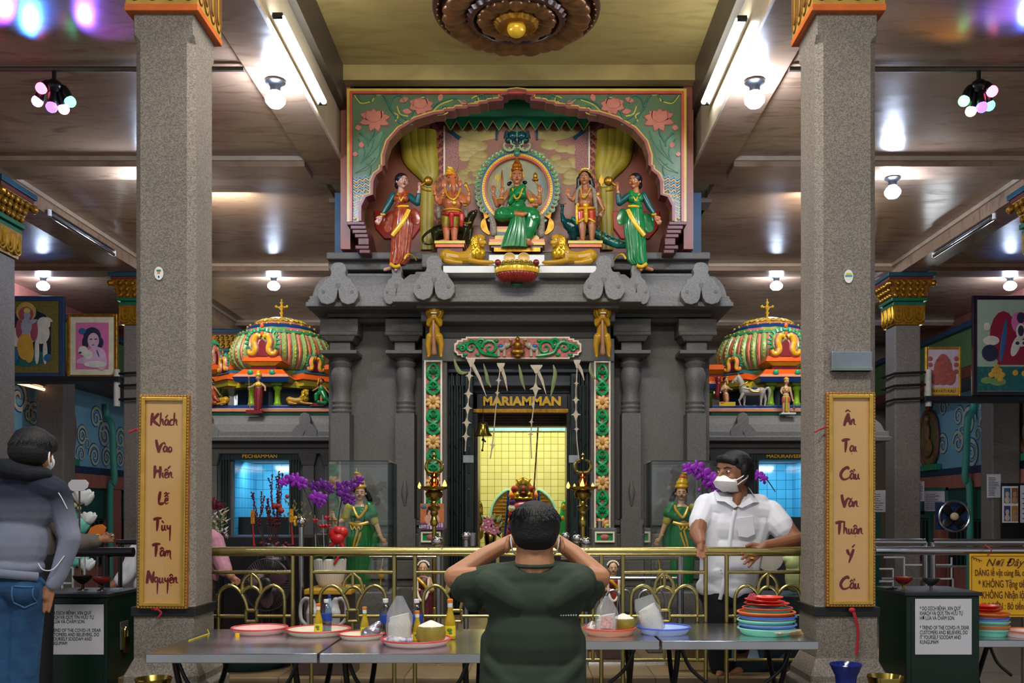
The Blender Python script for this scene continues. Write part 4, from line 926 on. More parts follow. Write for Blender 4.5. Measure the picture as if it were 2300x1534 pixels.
b0 = f.blob('body', mat('olive_black_gloss', '#33351a', .15, 0, .2, 6), [('l', [(890,985,0,80), (1080,960,0,85), (1250,930,-20,72)]), ('l', [(1250,930,-20,70), (1290,840,-40,58), (1335,790,-60,46), (1370,760,-75,22)]), ('l', [(870,1020,-20,60), (860,1110,-30,22), (880,1140,-60,18)]), ('l', [(1240,980,-40,42), (1215,1080,-50,22), (1200,1135,-80,18)]), ('l', [(1300,960,-20,36), (1290,1100,-30,20), (1280,1140,-50,16)]), ('e', (1295,775,-10), (26,12,30))], 6)
f.tube('tail', mat('olive_black_gloss', '#33351a', .15), [(840,960,0), (770,1000,-10), (712,1070,-20), (725,1135,-30), (790,1158,-40), (850,1150,-50)], [22,18,14,12,9,6]); f.tube('collar', M_GYEL, [(1215,900,-80), (1260,915,-98), (1310,900,-90)], 12)
# ---- youth statue, spear, peacock
f = Fig('youth_statue', 'statue of a bare-chested youth in orange cloth with long black hair', 'statue', 1160, 340, 5.479, (870, 1138), 9.72)
hd = (838, 335, 0, 92, -8)
body = f.blob('body', M_SKT, f.head(hd)+[('l', [(845,410,5,38), (848,470,5,42)]), ('e', (850,545,0), (108,62,84)), ('e', (850,635,0), (88,58,66)), ('e', (850,720,0), (92,62,60)),
	('l', [(745,510,0,38), (690,605,-30,30), (648,590,-60,22)]), ('l', [(955,515,0,38), (1030,620,-10,30), (1072,725,-30,22)]), ('l', [(808,830,0,58), (812,950,0,46), (815,1080,0,29)]), ('l', [(925,830,0,58), (930,950,0,46), (928,1080,0,29)]), ('l', [(815,1100,0,28), (765,1122,-60,18)]), ('l', [(930,1100,0,28), (975,1122,-60,18)])]
	+ f.hand((645,580,-62), 100, 112, 1) + f.hand((1072,735,-34), 235, 90, 1), 5)
f.face(hd, body)
f.blob('hair', M_HAIRS, [('e', f.hp(hd, 0,-.32,-.25), (82,84,72)), ('l', [(765,330,25,26), (768,420,35,30), (745,480,40,20)]), ('l', [(912,320,25,28), (935,410,35,34), (945,470,40,22)])], 5)
f.tube('gold_headband', M_GYEL, [(768,280,10), (800,246,-55), (848,238,-70), (900,250,-50), (925,290,10)], 12)
f.blob('orange_cloth', mat('vermilion_cloth', '#c8421c', .2, 0, .2, 14), [('e', (850,715,-5), (104,76,50)), ('l', [(800,760,-10,62), (798,850,-10,50)]), ('l', [(915,760,-10,62), (925,860,-10,48)])], 5)
f.blob('gold_front_panel', M_GYEL, [('l', [(848,720,-72,26), (850,800,-80,30), (855,880,-72,22)]), ('e', (848,680,-70), (38,14,26)), ('l', [(770,880,-50,14), (830,850,-66,14)]), ('l', [(890,850,-60,14), (960,880,-40,14)])], 4.5)
f.tube('waist_belt', M_GYEL, [(752,720,-40), (800,726,-76), (850,728,-84), (910,722,-74), (955,712,-40)], 16); f.solid('sash_knot', M_GYEL, [('e', (752,665,-30), 22), ('l', [(740,680,-30,18), (742,790,-25,22), (745,890,-20,16)])])
f.blob('garland', M_GREY, [('l', [(790,440,-20,18), (745,500,-30,24), (735,640,-30,20)]), ('l', [(905,430,-20,18), (955,500,-30,26), (968,650,-30,24), (990,790,-10,22)])], 5.5)
f.blob('plum_scarf', mat('plum_velvet', '#5a2a3c', .4, 0, .3, 30), [('l', [(955,560,0,26), (965,660,0,22)]), ('l', [(735,560,0,22), (735,650,0,20)])], 5.5)
f.tube('necklace', M_GYEL, [(790,470,-40), (800,560,-72), (828,590,-78), (870,550,-76), (905,470,-40)], 9); f.solid('pendant', M_GYEL, [('e', (826,585,-74), (28,10,20))]); f.solid('arm_ring', M_GYEL, [('e', (1000,540,-36), (22,12,22)), ('e', (1072,728,-42), (20,18,10))])
f = Fig('spear', 'gold leaf-shaped spear beside the youth statue', 'spear', 1160, 340, 5.479, (1043, 1138), 9.8)
f.tube('shaft', M_GOLDD, [(1043,1138,0), (1043,800,0), (1043,400,0)], 7); b = MB(); b.prism([(f.c((1043+x, 440-z)).x, f.c((1043, 440-z)).z) for x, z in ((-8,0),(-12,30),(-34,55),(-28,100),(-10,140),(0,160),(10,140),(28,100),(34,55),(12,30),(8,0))], -.02, .02); b.build('blade', M_GYEL, f.root, False, .004)
f = Fig('peacock_statue', 'teal peacock statue with a long trailing tail beside the youth', 'statue', 1160, 340, 5.479, (680, 1138), 9.86)
M_PEA = mat('teal_peacock_gloss', '#0d4b50', .16, 0, .3, 12); M_PEA2 = mat('peacock_tail_paint', '#1f6a62', .25, 0, .35, 14)
body = f.blob('body', M_PEA, [('e', (565,672,0), (24,24,24)), ('l', [(548,668,-10,10), (520,632,-20,3)]), ('l', [(565,690,0,18), (558,770,0,20), (580,850,0,36), (640,900,0,70), (720,950,20,88), (820,980,30,70)]), ('l', [(700,990,0,80), (700,1050,0,50)])], 5.5)
f.blob('folded_wing', M_PEA2, [('l', [(690,850,-75,26), (790,930,-85,60), (900,1000,-30,30)])], 5.5)
f.blob('tail', M_PEA2, [('l', [(860,940,40,56), (1000,1010,30,60), (1120,1090,10,58), (1250,1150,-20,54), (1380,1180,-40,26), (1405,1170,-40,10)])], 6)
b = MB()
for k in range(12): b.ell(f.c((960+k*36, 1000+k*15+(14 if k % 2 else -22), -26-k*5.5)), (20*f.u, 8*f.u, 17*f.u), 10, 6)
b.build('tail_eye_pattern', mat('tail_eye_green', '#3e8a6a', .25), f.root)
f.tube('crest', M_ORNG, [(575,655,0), (600,640,0), (612,645,0)], 5)
for x in (650, 700): f.tube('leg', mat('banded_leg', '#3a3b3a', .3, 0, .6, 90), [(x,1000,-20), (x+4,1070,-25), (x+5,1136,-40)], 12)
# ---- lions
def lion(label, mir, x0, y0=340, k=5.479, d=9.30):
	f = Fig('lion_statue', label, 'statue', x0, y0, k, (1200, 1405), d, mir=mir)
	body = f.blob('body', M_LION, [('e', (1005,1290,10), (92,80,88)), ('l', [(1000,1290,0,80), (1150,1310,0,72), (1300,1300,0,82)]), ('l', [(1310,1260,0,80), (1390,1150,0,70)]), ('e', (1420,1110,-20), (66,62,82)), ('l', [(1435,1140,-50,40), (1465,1150,-75,34)]), ('e', (1470,1128,-85), (26,20,16)), ('e', (1452,1182,-75), (24,20,20)),
		('l', [(1300,1350,-50,36), (1400,1378,-70,27), (1530,1385,-80,24), (1570,1388,-85,22)]), ('l', [(1330,1350,40,34), (1560,1385,30,22)]), ('l', [(1010,1360,-60,42), (1120,1385,-80,24), (1190,1388,-85,20)]), ('e', (1355,1055,0), (22,12,24)), ('e', (1460,1055,0), (18,12,22))]
		+ [('l', [(1560,1375,-80+q,9), (1592,1392,-90+q,9)]) for q in (-16, 0, 16)], 5.5)
	mn = [('e', (1385,1120,25), (88,80,105)), ('e', (1370,1200,15), (98,88,110)), ('e', (1400,1270,-15), (86,84,80))]
	rnd = random.Random(9)
	for k in range(46):
		a = rnd.uniform(0, 1); x = 1325+rnd.uniform(0, 130)*(.5+.5*a); y = 1080+a*170; q = -70-20*rnd.random() if x > 1330 else -40
		if x > 1390 and y < 1190: continue
		mn.append(('l', [(x, y, q, 13), (x+rnd.uniform(-14, 8), y+45, q-10, 13), (x+rnd.uniform(-10, 14), y+95, q+4, 6)]))
	f.blob('mane', M_MANE, mn, 4.5, it=1)
	for k in (-1, 1): e = f.solid('eye', mat('eye_white', '#d9d2c4', .3), [('e', (1432+k*26, 1098, -66+k*8), (13,8,9))], body); f.solid('pupil', M_BLACK, [('e', (1433+k*26, 1098, -74+k*8), 6)], e)
	f.solid('muzzle_line', mat('mouth_dark', '#4a1a14', .4), [('l', [(1440,1172,-88,6), (1485,1168,-92,6)]), ('e', (1478,1116,-98), (12,8,9))], body)
lion('golden lion statue lying on a white ledge below the elephant-headed figure', None, 820); lion('golden lion statue lying on a white ledge below the peacock', 1910, 1160)
def slab(name, label, x0, x1, y0, y1, d0, d1, m, cat='ledge'): return tag(pbox(MB(), x0, x1, y0, y1, d0, d1).build(name, m, None, False, .006), label, cat)
M_MARB = mat('white_marble', '#d6d6d2', .35, 0, .06, 5)
slab('marble_ledge', 'white ledge under the lion below the elephant-headed statue', 995, 1112, 597, 613, 9.17, 9.5, M_MARB); slab('marble_ledge', 'white ledge under the lion below the peacock', 1209, 1342, 597, 613, 9.17, 9.5, M_MARB); slab('marble_block', 'white block behind the two cream bowls', 1098, 1223, 572, 596, 9.28, 9.6, M_MARB)
# ---- throne, halo ring and seated goddess
TH = Fig('stepped_throne', 'stepped yellow and orange throne of the seated goddess', 'throne', 1040, 270, 4.0375, (490, 1225), 9.66)
for nm, m, x0, x1, y0, y1, dp in (('seat_block', M_OBLK, 310, 670, 985, 1010, 70), ('seat_block', M_YBLK, 300, 680, 1010, 1040, 76), ('blue_step', M_BLUED, 285, 700, 1040, 1072, 90), ('yellow_step', M_YBLK, 292, 690, 1075, 1115, 100), ('orange_step', M_OBLK, 245, 735, 1116, 1142, 130), ('yellow_step', M_YBLK, 240, 740, 1142, 1168, 134), ('dark_step', M_MAROON, 260, 720, 1168, 1190, 120), ('gilt_step', M_GOLDD, 285, 700, 1190, 1225, 126)): TH.solid(nm, m, [('b', (x0, y0, -dp), (x1, y1, 60))])
HA = Fig('halo_ring', 'round ornate green and gold halo ring behind the seated goddess', 'halo', 1040, 270, 4.0375, (493, 1000), 9.95)
hc = (493, 628)
def arc(r, a0=-52, a1=232, n=64, dd=0): return [(hc[0]+r*math.cos(math.radians(a0+(a1-a0)*k/n)), hc[1]-r*math.sin(math.radians(a0+(a1-a0)*k/n)), dd) for k in range(n+1)]
def ringband(name, m, r0, r1, d0, d1, n=64, a0=-52, a1=232, scal=0):
	b = MB(); rr = []
	for k in range(n+1):
		a = math.radians(a0+(a1-a0)*k/n); R1 = r1*(1+(scal*abs(math.sin(k*math.pi/4)) if scal else 0)); q = []
		for r, dd in ((r0, d0), (R1, d0), (R1, d1), (r0, d1)): q.append(HA.c((hc[0]+r*math.cos(a), hc[1]-r*math.sin(a), dd)))
		rr.append(b.ring(q))
	b.skin(rr); return b.build(name, m, HA.root, False)
fol = ringband('foliage_band', mat('foliage_green_paint', '#3a8a58', .25, 0, .35, 25), 335, 375, -6, 40, 128, scal=.045)
ringband('blue_band', mat('halo_blue', '#1b4f74', .25), 318, 337, -14, 30); ringband('yellow_band', M_GYEL, 296, 320, -18, 30); ringband('red_band', mat('halo_red', '#b0482c', .25), 279, 298, -24, 30)
b = MB(); b2 = MB(); b3 = MB()
for k in range(44):
	a = math.radians(-46+272*k/43); r = 356
	c = HA.c((hc[0]+r*math.cos(a), hc[1]-r*math.sin(a), -12)); R = Matrix.Rotation(-a, 3, 'Y')
	(b if k % 3 else b2).ell(c, (15*HA.u, 9*HA.u, 10*HA.u), 10, 6, R)
	q = HA.c((hc[0]+(r+16)*math.cos(a+.03), hc[1]-(r+16)*math.sin(a+.03), -10)); b3.tube([q+Vector((math.cos(t)*10*HA.u*(1-t/8), 0, math.sin(t)*10*HA.u*(1-t/8))) for t in [i*.8 for i in range(7)]], 3.4*HA.u, 5)
b.build('leaf_pattern', mat('pale_leaf', '#9aa872', .3), fol); b2.build('rosette_pattern', mat('halo_coral', '#c0603e', .3), fol); b3.build('curl_pattern', M_CREAM, fol)
bb = MB()
for k in range(70):
	a = math.radians(-50+280*k/69); bb.ell(HA.c((hc[0]+308*math.cos(a), hc[1]-308*math.sin(a), -20)), (4*HA.u, 5*HA.u, 4*HA.u), 6, 4)
bb.build('bead_pattern', M_FLOWC, fol)
b = MB(); b.lathe([(0,0),(282*HA.u,0),(282*HA.u,.03),(0,.03)], 64, c=(0,0,0)); b.T = Matrix.Identity(4)
dm = b.build('painted_disc', mat('disc_sky_paint', '#a59a6c', .15, 0, .1, 5, col2='#7d8a80'), HA.root); dm.location = HA.c((hc[0], hc[1], 24)); dm.rotation_euler = (-math.pi/2, 0, 0)
b = MB(); bt = MB()
for sx in (-1, 1):
	g = lambda x, y, dd=-20: HA.c((490+sx*x, y, dd))
	b.ell(g(40, 150), (46*HA.u, 34*HA.u, 42*HA.u)); b.ell(g(75, 190), (36*HA.u, 30*HA.u, 30*HA.u)); b.ell(g(30, 210), (28*HA.u, 28*HA.u, 40*HA.u))
	for q in range(4): b.tube(bez([g(70+q*10, 130+q*12), g(95+q*6, 105+q*16), g(110+q*2, 120+q*18)], 3), 7*HA.u, 6)
	bt.tube(bez([g(55, 205, -45), g(50, 235, -55), g(30, 245, -55)], 4), 9*HA.u, 6)
	bt.tube(bez([g(20, 225, -30), g(40, 280, -35), g(90, 285, -35), g(120, 240, -30), g(105, 225, -30)], 5), 10*HA.u, 6)
	for q in range(9): a = math.radians(200+q*20); bt.ell(g(70+52*math.cos(a), 250-42*math.sin(a), -35), 9*HA.u, 8, 5)
b.build('beast_head_crest', mat('teal_black_gloss', '#0f3a3c', .2, 0, .3, 14), HA.root); bt.build('pearl_tusk_trim', mat('aged_ivory_green', '#9fa97a', .3), HA.root)
HA.solid('top_jewel', mat('jewel_green', '#3e7a5c', .2), [('e', (490,310,-35), (30,18,30)), ('e', (490,120,-40), (10,12,60))])
for sx in (-1, 1):
	b = MB()
	for q in range(5): b.tube(bez([HA.c((493+sx*(255+q*12), 880-q*8, -30)), HA.c((493+sx*(320-q*8), 930, -34)), HA.c((493+sx*(318-q*12), 1000, -34)), HA.c((493+sx*(260-q*5), 1045, -30))], 4), 9*HA.u, 6)
	b.build('fern_scroll', M_GOLDD if sx > 0 else M_GOLDD, HA.root)
f = Fig('seated_goddess_statue', 'seated four-armed goddess statue in a green sari inside the halo', 'statue', 1040, 270, 4.0375, (490, 985), 9.62)
hd = (490, 522, -10, 74, 0); M_GSK = M_SKT
body = f.blob('body', M_GSK, f.head(hd)+[('l', [(490,580,0,30), (492,625,0,34)]), ('e', (495,690,0), (88,52,78)), ('e', (492,790,0), (70,48,60)),
	('l', [(420,645,20,32), (312,765,10,27), (278,690,-20,19)]), ('l', [(415,660,-10,32), (345,760,-50,27), (352,715,-90,19)]), ('l', [(575,645,20,32), (690,745,10,27), (697,680,-20,19)]), ('l', [(578,670,-10,32), (660,790,-50,27), (640,800,-95,20)]),
	('l', [(440,890,-130,28), (540,905,-150,24), (575,895,-155,14)]), ('l', [(590,1090,-110,28), (590,1150,-120,24), (625,1170,-165,14)])]
	+ f.hand((276,675,-22), 85, 78, 1, curl=.5) + f.hand((352,700,-92), 80, 74, 1, curl=.6) + f.hand((698,668,-22), 98, 78, -1, curl=.5) + f.hand((640,795,-100), 200, 64, 1, curl=.3), 4)
f.face(hd, body)
f.blob('sari', M_SGRN, [('e', (495,680,-6), (96,60,82)), ('e', (455,690,-45), 40), ('e', (535,690,-45), 40), ('e', (492,790,-4), (82,58,70)), ('l', [(470,860,-20,74), (350,885,-90,64)]), ('l', [(350,890,-90,60), (440,900,-130,44)]), ('l', [(520,860,-20,74), (625,890,-95,70), (640,930,-105,66)]), ('l', [(632,920,-100,66), (610,1020,-110,58), (590,1085,-110,42)]), ('l', [(540,620,-20,36), (470,700,-70,30), (430,760,-55,26)])], 4.5)
f.skirt('front_drape', M_SGRN, [(900,500,60,30,-125), (980,498,72,34,-128), (1080,482,96,36,-128), (1185,465,112,38,-125)], 16, .10)
f.blob('crown', mat('red_gold_crown', '#b0641c', .2, .5, .5, 25), [('e', (490,455,-5), (56,52,34)), ('e', (490,420,0), (46,42,40)), ('e', (490,385,0), (30,28,22)), ('e', (490,362,0), (16,16,22))], 4)
f.blob('hair', M_HAIRS, [('e', f.hp(hd, 0,-.25,-.3), (58,56,52)), ('l', [(430,560,20,14), (415,575,10,18)]), ('l', [(550,555,20,14), (565,562,10,18)])], 4); f.solid('ear_disc', M_GYEL, [('e', (437,505,5), (12,8,34)), ('e', (545,505,5), (12,8,34)), ('e', (448,590,-20), 8), ('e', (534,590,-20), 8)])
f.tube('necklace', M_GYEL, [(450,640,-55), (470,730,-100), (490,745,-102), (515,725,-100), (540,640,-55)], 8); f.tube('waist_chain', M_GYEL, [(425,800,-50), (490,835,-66), (560,800,-50)], 7)
f.tube('hip_sash', mat('rust_sash', '#8a3a22', .3), [(400,850,-100), (480,865,-105), (560,855,-105)], 9)
for p in ((300,720,-5), (352,740,-85), (692,705,-10), (655,800,-80), (520,905,-150), (592,1128,-118)): f.solid('bangle', M_GYEL, [('e', p, (24,24,9))])
f.blob('garland', M_GREY, [('l', [(410,640,-20,18), (385,760,-20,22), (370,850,-10,18)]), ('l', [(570,630,-20,18), (610,700,-20,24), (600,840,-10,14)]), ('l', [(265,900,-60,26), (275,960,-60,30), (280,1040,-60,34)]), ('l', [(712,900,-60,26), (712,970,-60,30), (705,1050,-60,36)])], 5.5)
f.tube('sword', mat('sword_bronze', '#7a4a24', .25, .7), [(358,660,-100), (356,560,-100), (357,485,-100)], [12,11,2], flat=.35)
f.tube('trident_shaft', M_GYEL, [(310,610,-40), (322,545,-40)], 5)
for k in (-1, 0, 1): f.tube('trident_prong', M_GYEL, [(320,560,-40), (320+k*20,545,-40), (322+k*18,505,-40)], 5)
f.solid('hand_drum', M_GOLDD, [('e', (655,520,-40), (20,18,30)), ('e', (655,555,-40), (30,24,16)), ('l', [(660,570,-40,10), (675,600,-40,6)])]); f.solid('offering_cup', M_GYEL, [('e', (625,765,-120), (26,24,20))])
# lotus console, bowls
f = Fig('lotus_console', 'gold and crimson lotus console projecting under the seated goddess', 'console', 1040, 270, 4.0375, (490, 1510), 9.12)
def lob(name, m, prof, n=48, fl=None):
	b = MB(); b.lathe([(r*f.u, (1510-y)*f.u) for r, y in prof], n, flute=fl, sy=.62); return b.build(name, m, f.root)
lob('green_foot', M_GARG, [(10,1512),(55,1505),(62,1490),(50,1478),(10,1474)]); lob('gold_band', M_GYEL, [(90,1395),(190,1390),(198,1370),(196,1350),(190,1335),(60,1330)], 96, lambda a, j: 1+.02*math.cos(40*a)); lob('wavy_rim', mat('olive_gold', '#8a8a2a', .25, .3), [(60,1336),(198,1338),(204,1330),(196,1322),(60,1320)], 96, lambda a, j: 1+.03*math.cos(14*a))
b = MB()
for k in range(16):
	a = math.pi+math.pi*(k+.5)/16; c = Vector((150*math.cos(a)*f.u, 100*math.sin(a)*f.u, (1510-1435)*f.u)); b.ell(c, (34*f.u, 20*f.u, 52*f.u), 10, 7, Matrix.Rotation(a+math.pi/2, 3, 'Z') @ Matrix.Rotation(.6, 3, 'X'))
b.build('lotus_petal_ring', mat('crimson_petal', '#7a221f', .2, 0, .25, 12), f.root); lob('lotus_heart', mat('crimson_petal', '#7a221f', .2), [(60,1480),(110,1450),(140,1400),(60,1392)])
b = MB()
for k in range(9): b.ell(f.c((330+k*40, 1305, -100+abs(k-4)*14)), (20*f.u, 18*f.u, 17*f.u), 12, 8)
b.build('fruit_row_pattern', M_GOLDD, f.root); f.solid('corner_rosette', mat('crimson_petal', '#7a221f', .2), [('e', (318,1308,-60), 30), ('e', (662,1308,-60), 30)])
for x, lab in ((421, 'cream bowl tilted forward on the lotus console below the elephant-headed side'), (550, 'cream bowl tilted forward on the lotus console below the peacock side')):
	c = P(1040+x/4.0375, 270+1248/4.0375, 9.08); u = f.u
	t = MB(); t.lathe([(0,-40*u),(35*u,-34*u),(52*u,-8*u),(54*u,4*u),(48*u,4*u),(44*u,-6*u),(25*u,-22*u),(0,-26*u)], 28); o = t.build('offering_bowl', mat('cream_bowl', '#d2b26f', .3, 0, .1), None, loc=c, rot=(math.radians(72), 0, 0)); tag(o, lab, 'bowl')
for x, sx, lab in ((935, 1, 'small curved brass tap above the horseshoe ornament under the elephant-headed side'), (1380, -1, 'small curved brass tap above the horseshoe ornament under the peacock side')):
	c = P(x, 585, 9.45); tag(MB().tube(bez([c, c+Vector((-sx*.03,-.08,.03)), c+Vector((-sx*.07,-.14,.02)), c+Vector((-sx*.10,-.16,-.03))], 5), [.006]*8+[.011]*8, 8).build('brass_tap', M_GYEL), lab, 'tap')
# ---- standing lion brackets over the jambs
def yali(label, px):
	f = Fig('standing_lion_statue', label, 'statue', px-45.6, 670, 2.7417, (125, 366), 9.4)
	body = f.blob('body', M_LION, [('e', (127,90,-30), (34,30,36)), ('e', (127,105,-50), (22,16,18)), ('l', [(125,140,0,34), (125,190,-4,32), (125,235,0,36)]), ('l', [(95,140,-5,20), (92,165,-25,16), (118,130,-52,12)]), ('l', [(156,140,-5,20), (160,165,-25,16), (134,130,-52,12)]), ('l', [(100,240,-5,27), (88,290,-10,18), (92,345,-8,12)]), ('l', [(152,240,-5,27), (166,290,-10,18), (164,345,-8,12)]), ('l', [(92,355,-8,11), (90,362,-28,9)]), ('l', [(166,355,-8,11), (168,362,-28,9)]), ('e', (118,122,-56), (10,9,9)), ('e', (134,122,-56), (10,9,9))], 2.4)
	mn = []
	for k in range(26):
		a = math.radians(-60+300*k/25); mn.append(('l', [(127+34*math.cos(a), 88-38*math.sin(a), -18, 7), (127+52*math.cos(a), 86-54*math.sin(a), -8, 5)]))
	f.blob('mane', M_MANE, mn+[('e', (127,86,0), (46,20,48))], 2.2, it=1)
	for k in (-1, 1): f.solid('eye', M_BLACK, [('e', (127+k*15, 74, -56), 4.5)], body)
	f.solid('mouth', M_CREAM, [('b', (110, 100, -68), (144, 106, -58))], body); f.solid('mouth_line', mat('mouth_dark', '#4a1a14', .4), [('b', (107, 107, -66), (147, 112, -56))], body)
	f.blob('club', mat('rose_tan_wood', '#9a6a4a', .35, 0, .15, 10), [('l', [(124,150,-56,9), (124,220,-60,12), (126,300,-52,13), (126,345,-44,18)])], 2.4)
yali('gold standing lion with a club above the strip nearer the 2018 calendar', 976); yali('gold standing lion with a club above the strip nearer the white-shirted man', 1352)
# ------------------------------------------------------------------ the two domed side shrines
M_BTILE = tilemat('blue_glazed_tile', '#48a0c6', '#3d94bb', '#28607a', .13, .13, .12)
M_LIME = mat('lime_paint', '#86b320', .25); M_PALEG = mat('pale_green_paint', '#8fae6a', .3, 0, .15, 12); M_PEACH = mat('peach_paint', '#d08a66', .3); M_TEALP = mat('slate_teal_paint', '#2c5f6a', .3); M_ROYAL = mat('royal_blue_paint', '#1c3f77', .3); M_ORP = mat('orange_gloss', '#dd5a1c', .22); M_YLP = mat('lemon_paint', '#cdb32c', .25); M_FLAME = mat('flame_yellow', '#e8ac1e', .22); M_PINKP = mat('pink_edge_paint', '#d98a70', .25); M_WINE = mat('wine_paint', '#7a1c22', .3); M_MINTB = mat('mint_fringe', '#2f9a6a', .3)
DS = thing('domed_shrine', 'granite side shrine with ribbed colourful dome guarded by two yellow lions', 'shrine', (-3.45, 13.0, 0), kind='thing')
s13 = S(13.0); zz = lambda y, d=13.0: EYE-(y-VY)*d/FPX
def ds(mb, name, m, smooth=False, bevel=0.0, parent=None, uv=False): return mb.build(name, m, parent or DS, smooth, bevel, uv=uv)
# granite body, y measured from the shrine's centre
b = MB(); hw = .98; yf = -1.0; dz = zz(1034, 12.05); dx0, dx1 = -.36, .36
b.box(-hw, dx0-.0, yf, 1.0, 0, 2.55).box(dx1, hw, yf, 1.0, 0, 2.55).box(dx0, dx1, yf, 1.0, dz, 2.55).box(dx0, dx1, .9, 1.0, 0, dz)
ds(b, 'granite_wall', M_ST)
ds(MB().box(dx0, dx1, .0, .04, .3, dz), 'tiled_wall', M_BTILE, uv=True); ds(MB().box(dx0, dx0+.01, yf+.05, 0, .3, dz).box(dx1-.01, dx1, yf+.05, 0, .3, dz), 'tiled_side_wall', M_BTILE, uv=True)
b = MB()
for sx in (-1, 1):
	for x in (.62, .9): b.box(sx*x-.075, sx*x+.075, yf-.07, yf, 0, 2.25); b.frustum(sx*x-.08, sx*x+.08, yf-.08, yf, 2.1, sx*x-.12, sx*x+.12, yf-.12, yf, 2.25)
ds(b, 'pilaster', M_ST, False, .01)
b = MB()
for o, z0, z1 in ((.08,2.25,2.32),(.12,2.32,2.38),(.05,2.38,2.44)): b.box(-hw-o, hw+o, yf-o, 1+o, z0, z1)
ds(b, 'architrave', M_ST, False, .008)
b = MB(); rings = []
for o, z in ((.26,2.40),(.27,2.45),(.24,2.46),(.24,2.52),(.20,2.53),(.17,2.62),(.10,2.70),(.02,2.74)): rings.append(b.ring([(-hw-o,yf-o,z),(hw+o,yf-o,z),(hw+o,1+o,z),(-hw-o,1+o,z)]))
b.skin(rings); ds(b, 'cornice', M_STL, False, .006)
for x in (-.62, .62):
	b = MB(Matrix.Translation((x, yf-.25, 2.40))); half = [(0,.12),(.03,.05),(.08,0),(.15,.04),(.16,.13),(.11,.19),(.07,.22),(.075,.28),(.05,.34),(0,.36)]
	b.prism(half+[(-p, q) for p, q in reversed(half[1:-1])], 0, .08); ds(b, 'horseshoe_ornament', M_STL, False, .006)
b = MB()
for sx in (-1, 1):
	for q in range(4): b.box(sx*(dx1+.035+q*.035)-.009, sx*(dx1+.035+q*.035)+.009, yf-.05, yf-.02, .3, dz+.08)
b.box(dx0-.18, dx1+.18, yf-.04, yf-.01, dz, dz+.16); ds(b, 'gate_frame', M_GATE)
b = MB(); b.box(-.36, .36, yf+.2, yf+.6, .3, 1.44); ds(b, 'altar_block', M_BLACK)
# painted base bands
b = MB()
for (o, z0, z1), nm, m in (((.02,2.74,2.79),'green_band',M_GREEND), ((.05,2.79,2.835),'coral_band',M_PEACH), ((.0,2.835,2.88),'blue_band',M_ROYAL)):
	ds(MB().box(-hw+.02-o, hw-.02+o, yf+.02-o, 1+o, z0, z1), nm, m, False, .006)
ZB = 2.88
b = MB(); b.lathe([(.66, ZB), (.66, 3.16), (0, 3.16)], 8, c=(0,0,0)); ds(b, 'dark_drum', mat('night_blue_paint', '#0f2a3a', .3), False)
# porches with lime colonettes on the four sides, gable ornaments above
def gable(T, sc, parent):
	o = MB(T @ Matrix.Scale(sc, 4)).prism([(-.085,0),(.085,0),(.06,.12),(.055,.22),(0,.27),(-.055,.22),(-.06,.12)], -.02, .04).build('gable_heart', M_WINE, parent, False, .006)
	b, e, g = MB(T @ Matrix.Scale(sc, 4)), MB(T @ Matrix.Scale(sc, 4)), MB(T @ Matrix.Scale(sc, 4))
	for sx in (-1, 1):
		p = bez([(sx*.02,-.03,.30),(sx*.085,-.03,.31),(sx*.12,-.03,.22),(sx*.10,-.03,.12),(sx*.13,-.03,.05),(sx*.19,-.03,.05),(sx*.205,-.03,.10)], 5)
		b.tube(p, [.032]*4+[.042]*14+[.04-.0015*i for i in range(len(p)-18)], 8); e.tube([q+Vector((0,.02,0)) for q in p], [.045]*4+[.056]*14+[.054-.0018*i for i in range(len(p)-18)], 8)
		for k in range(9): a = math.radians(85-k*18); c = Vector((sx*(.05+.17*math.cos(a)), .01, .22+.17*math.sin(a))); g.tube([c, c+Vector((sx*.055*math.cos(a), 0, .06*math.sin(a)))], [.028, .012], 6)
	e.build('pink_scroll_edge', M_PINKP, o); b.build('flame_scroll', M_FLAME, o); g.build('green_fringe', M_MINTB, o)
	c = MB(T @ Matrix.Scale(sc, 4)); c.ell((0,-.03,.34), (.025,.02,.04)); c.ell((0,-.03,.47), (.03,.02,.045)); c.build('bud', M_ORP, o); c = MB(T @ Matrix.Scale(sc, 4)); c.ell((0,-.02,.41), (.05,.02,.025)); c.build('leaf_knot', M_MINTB, o)
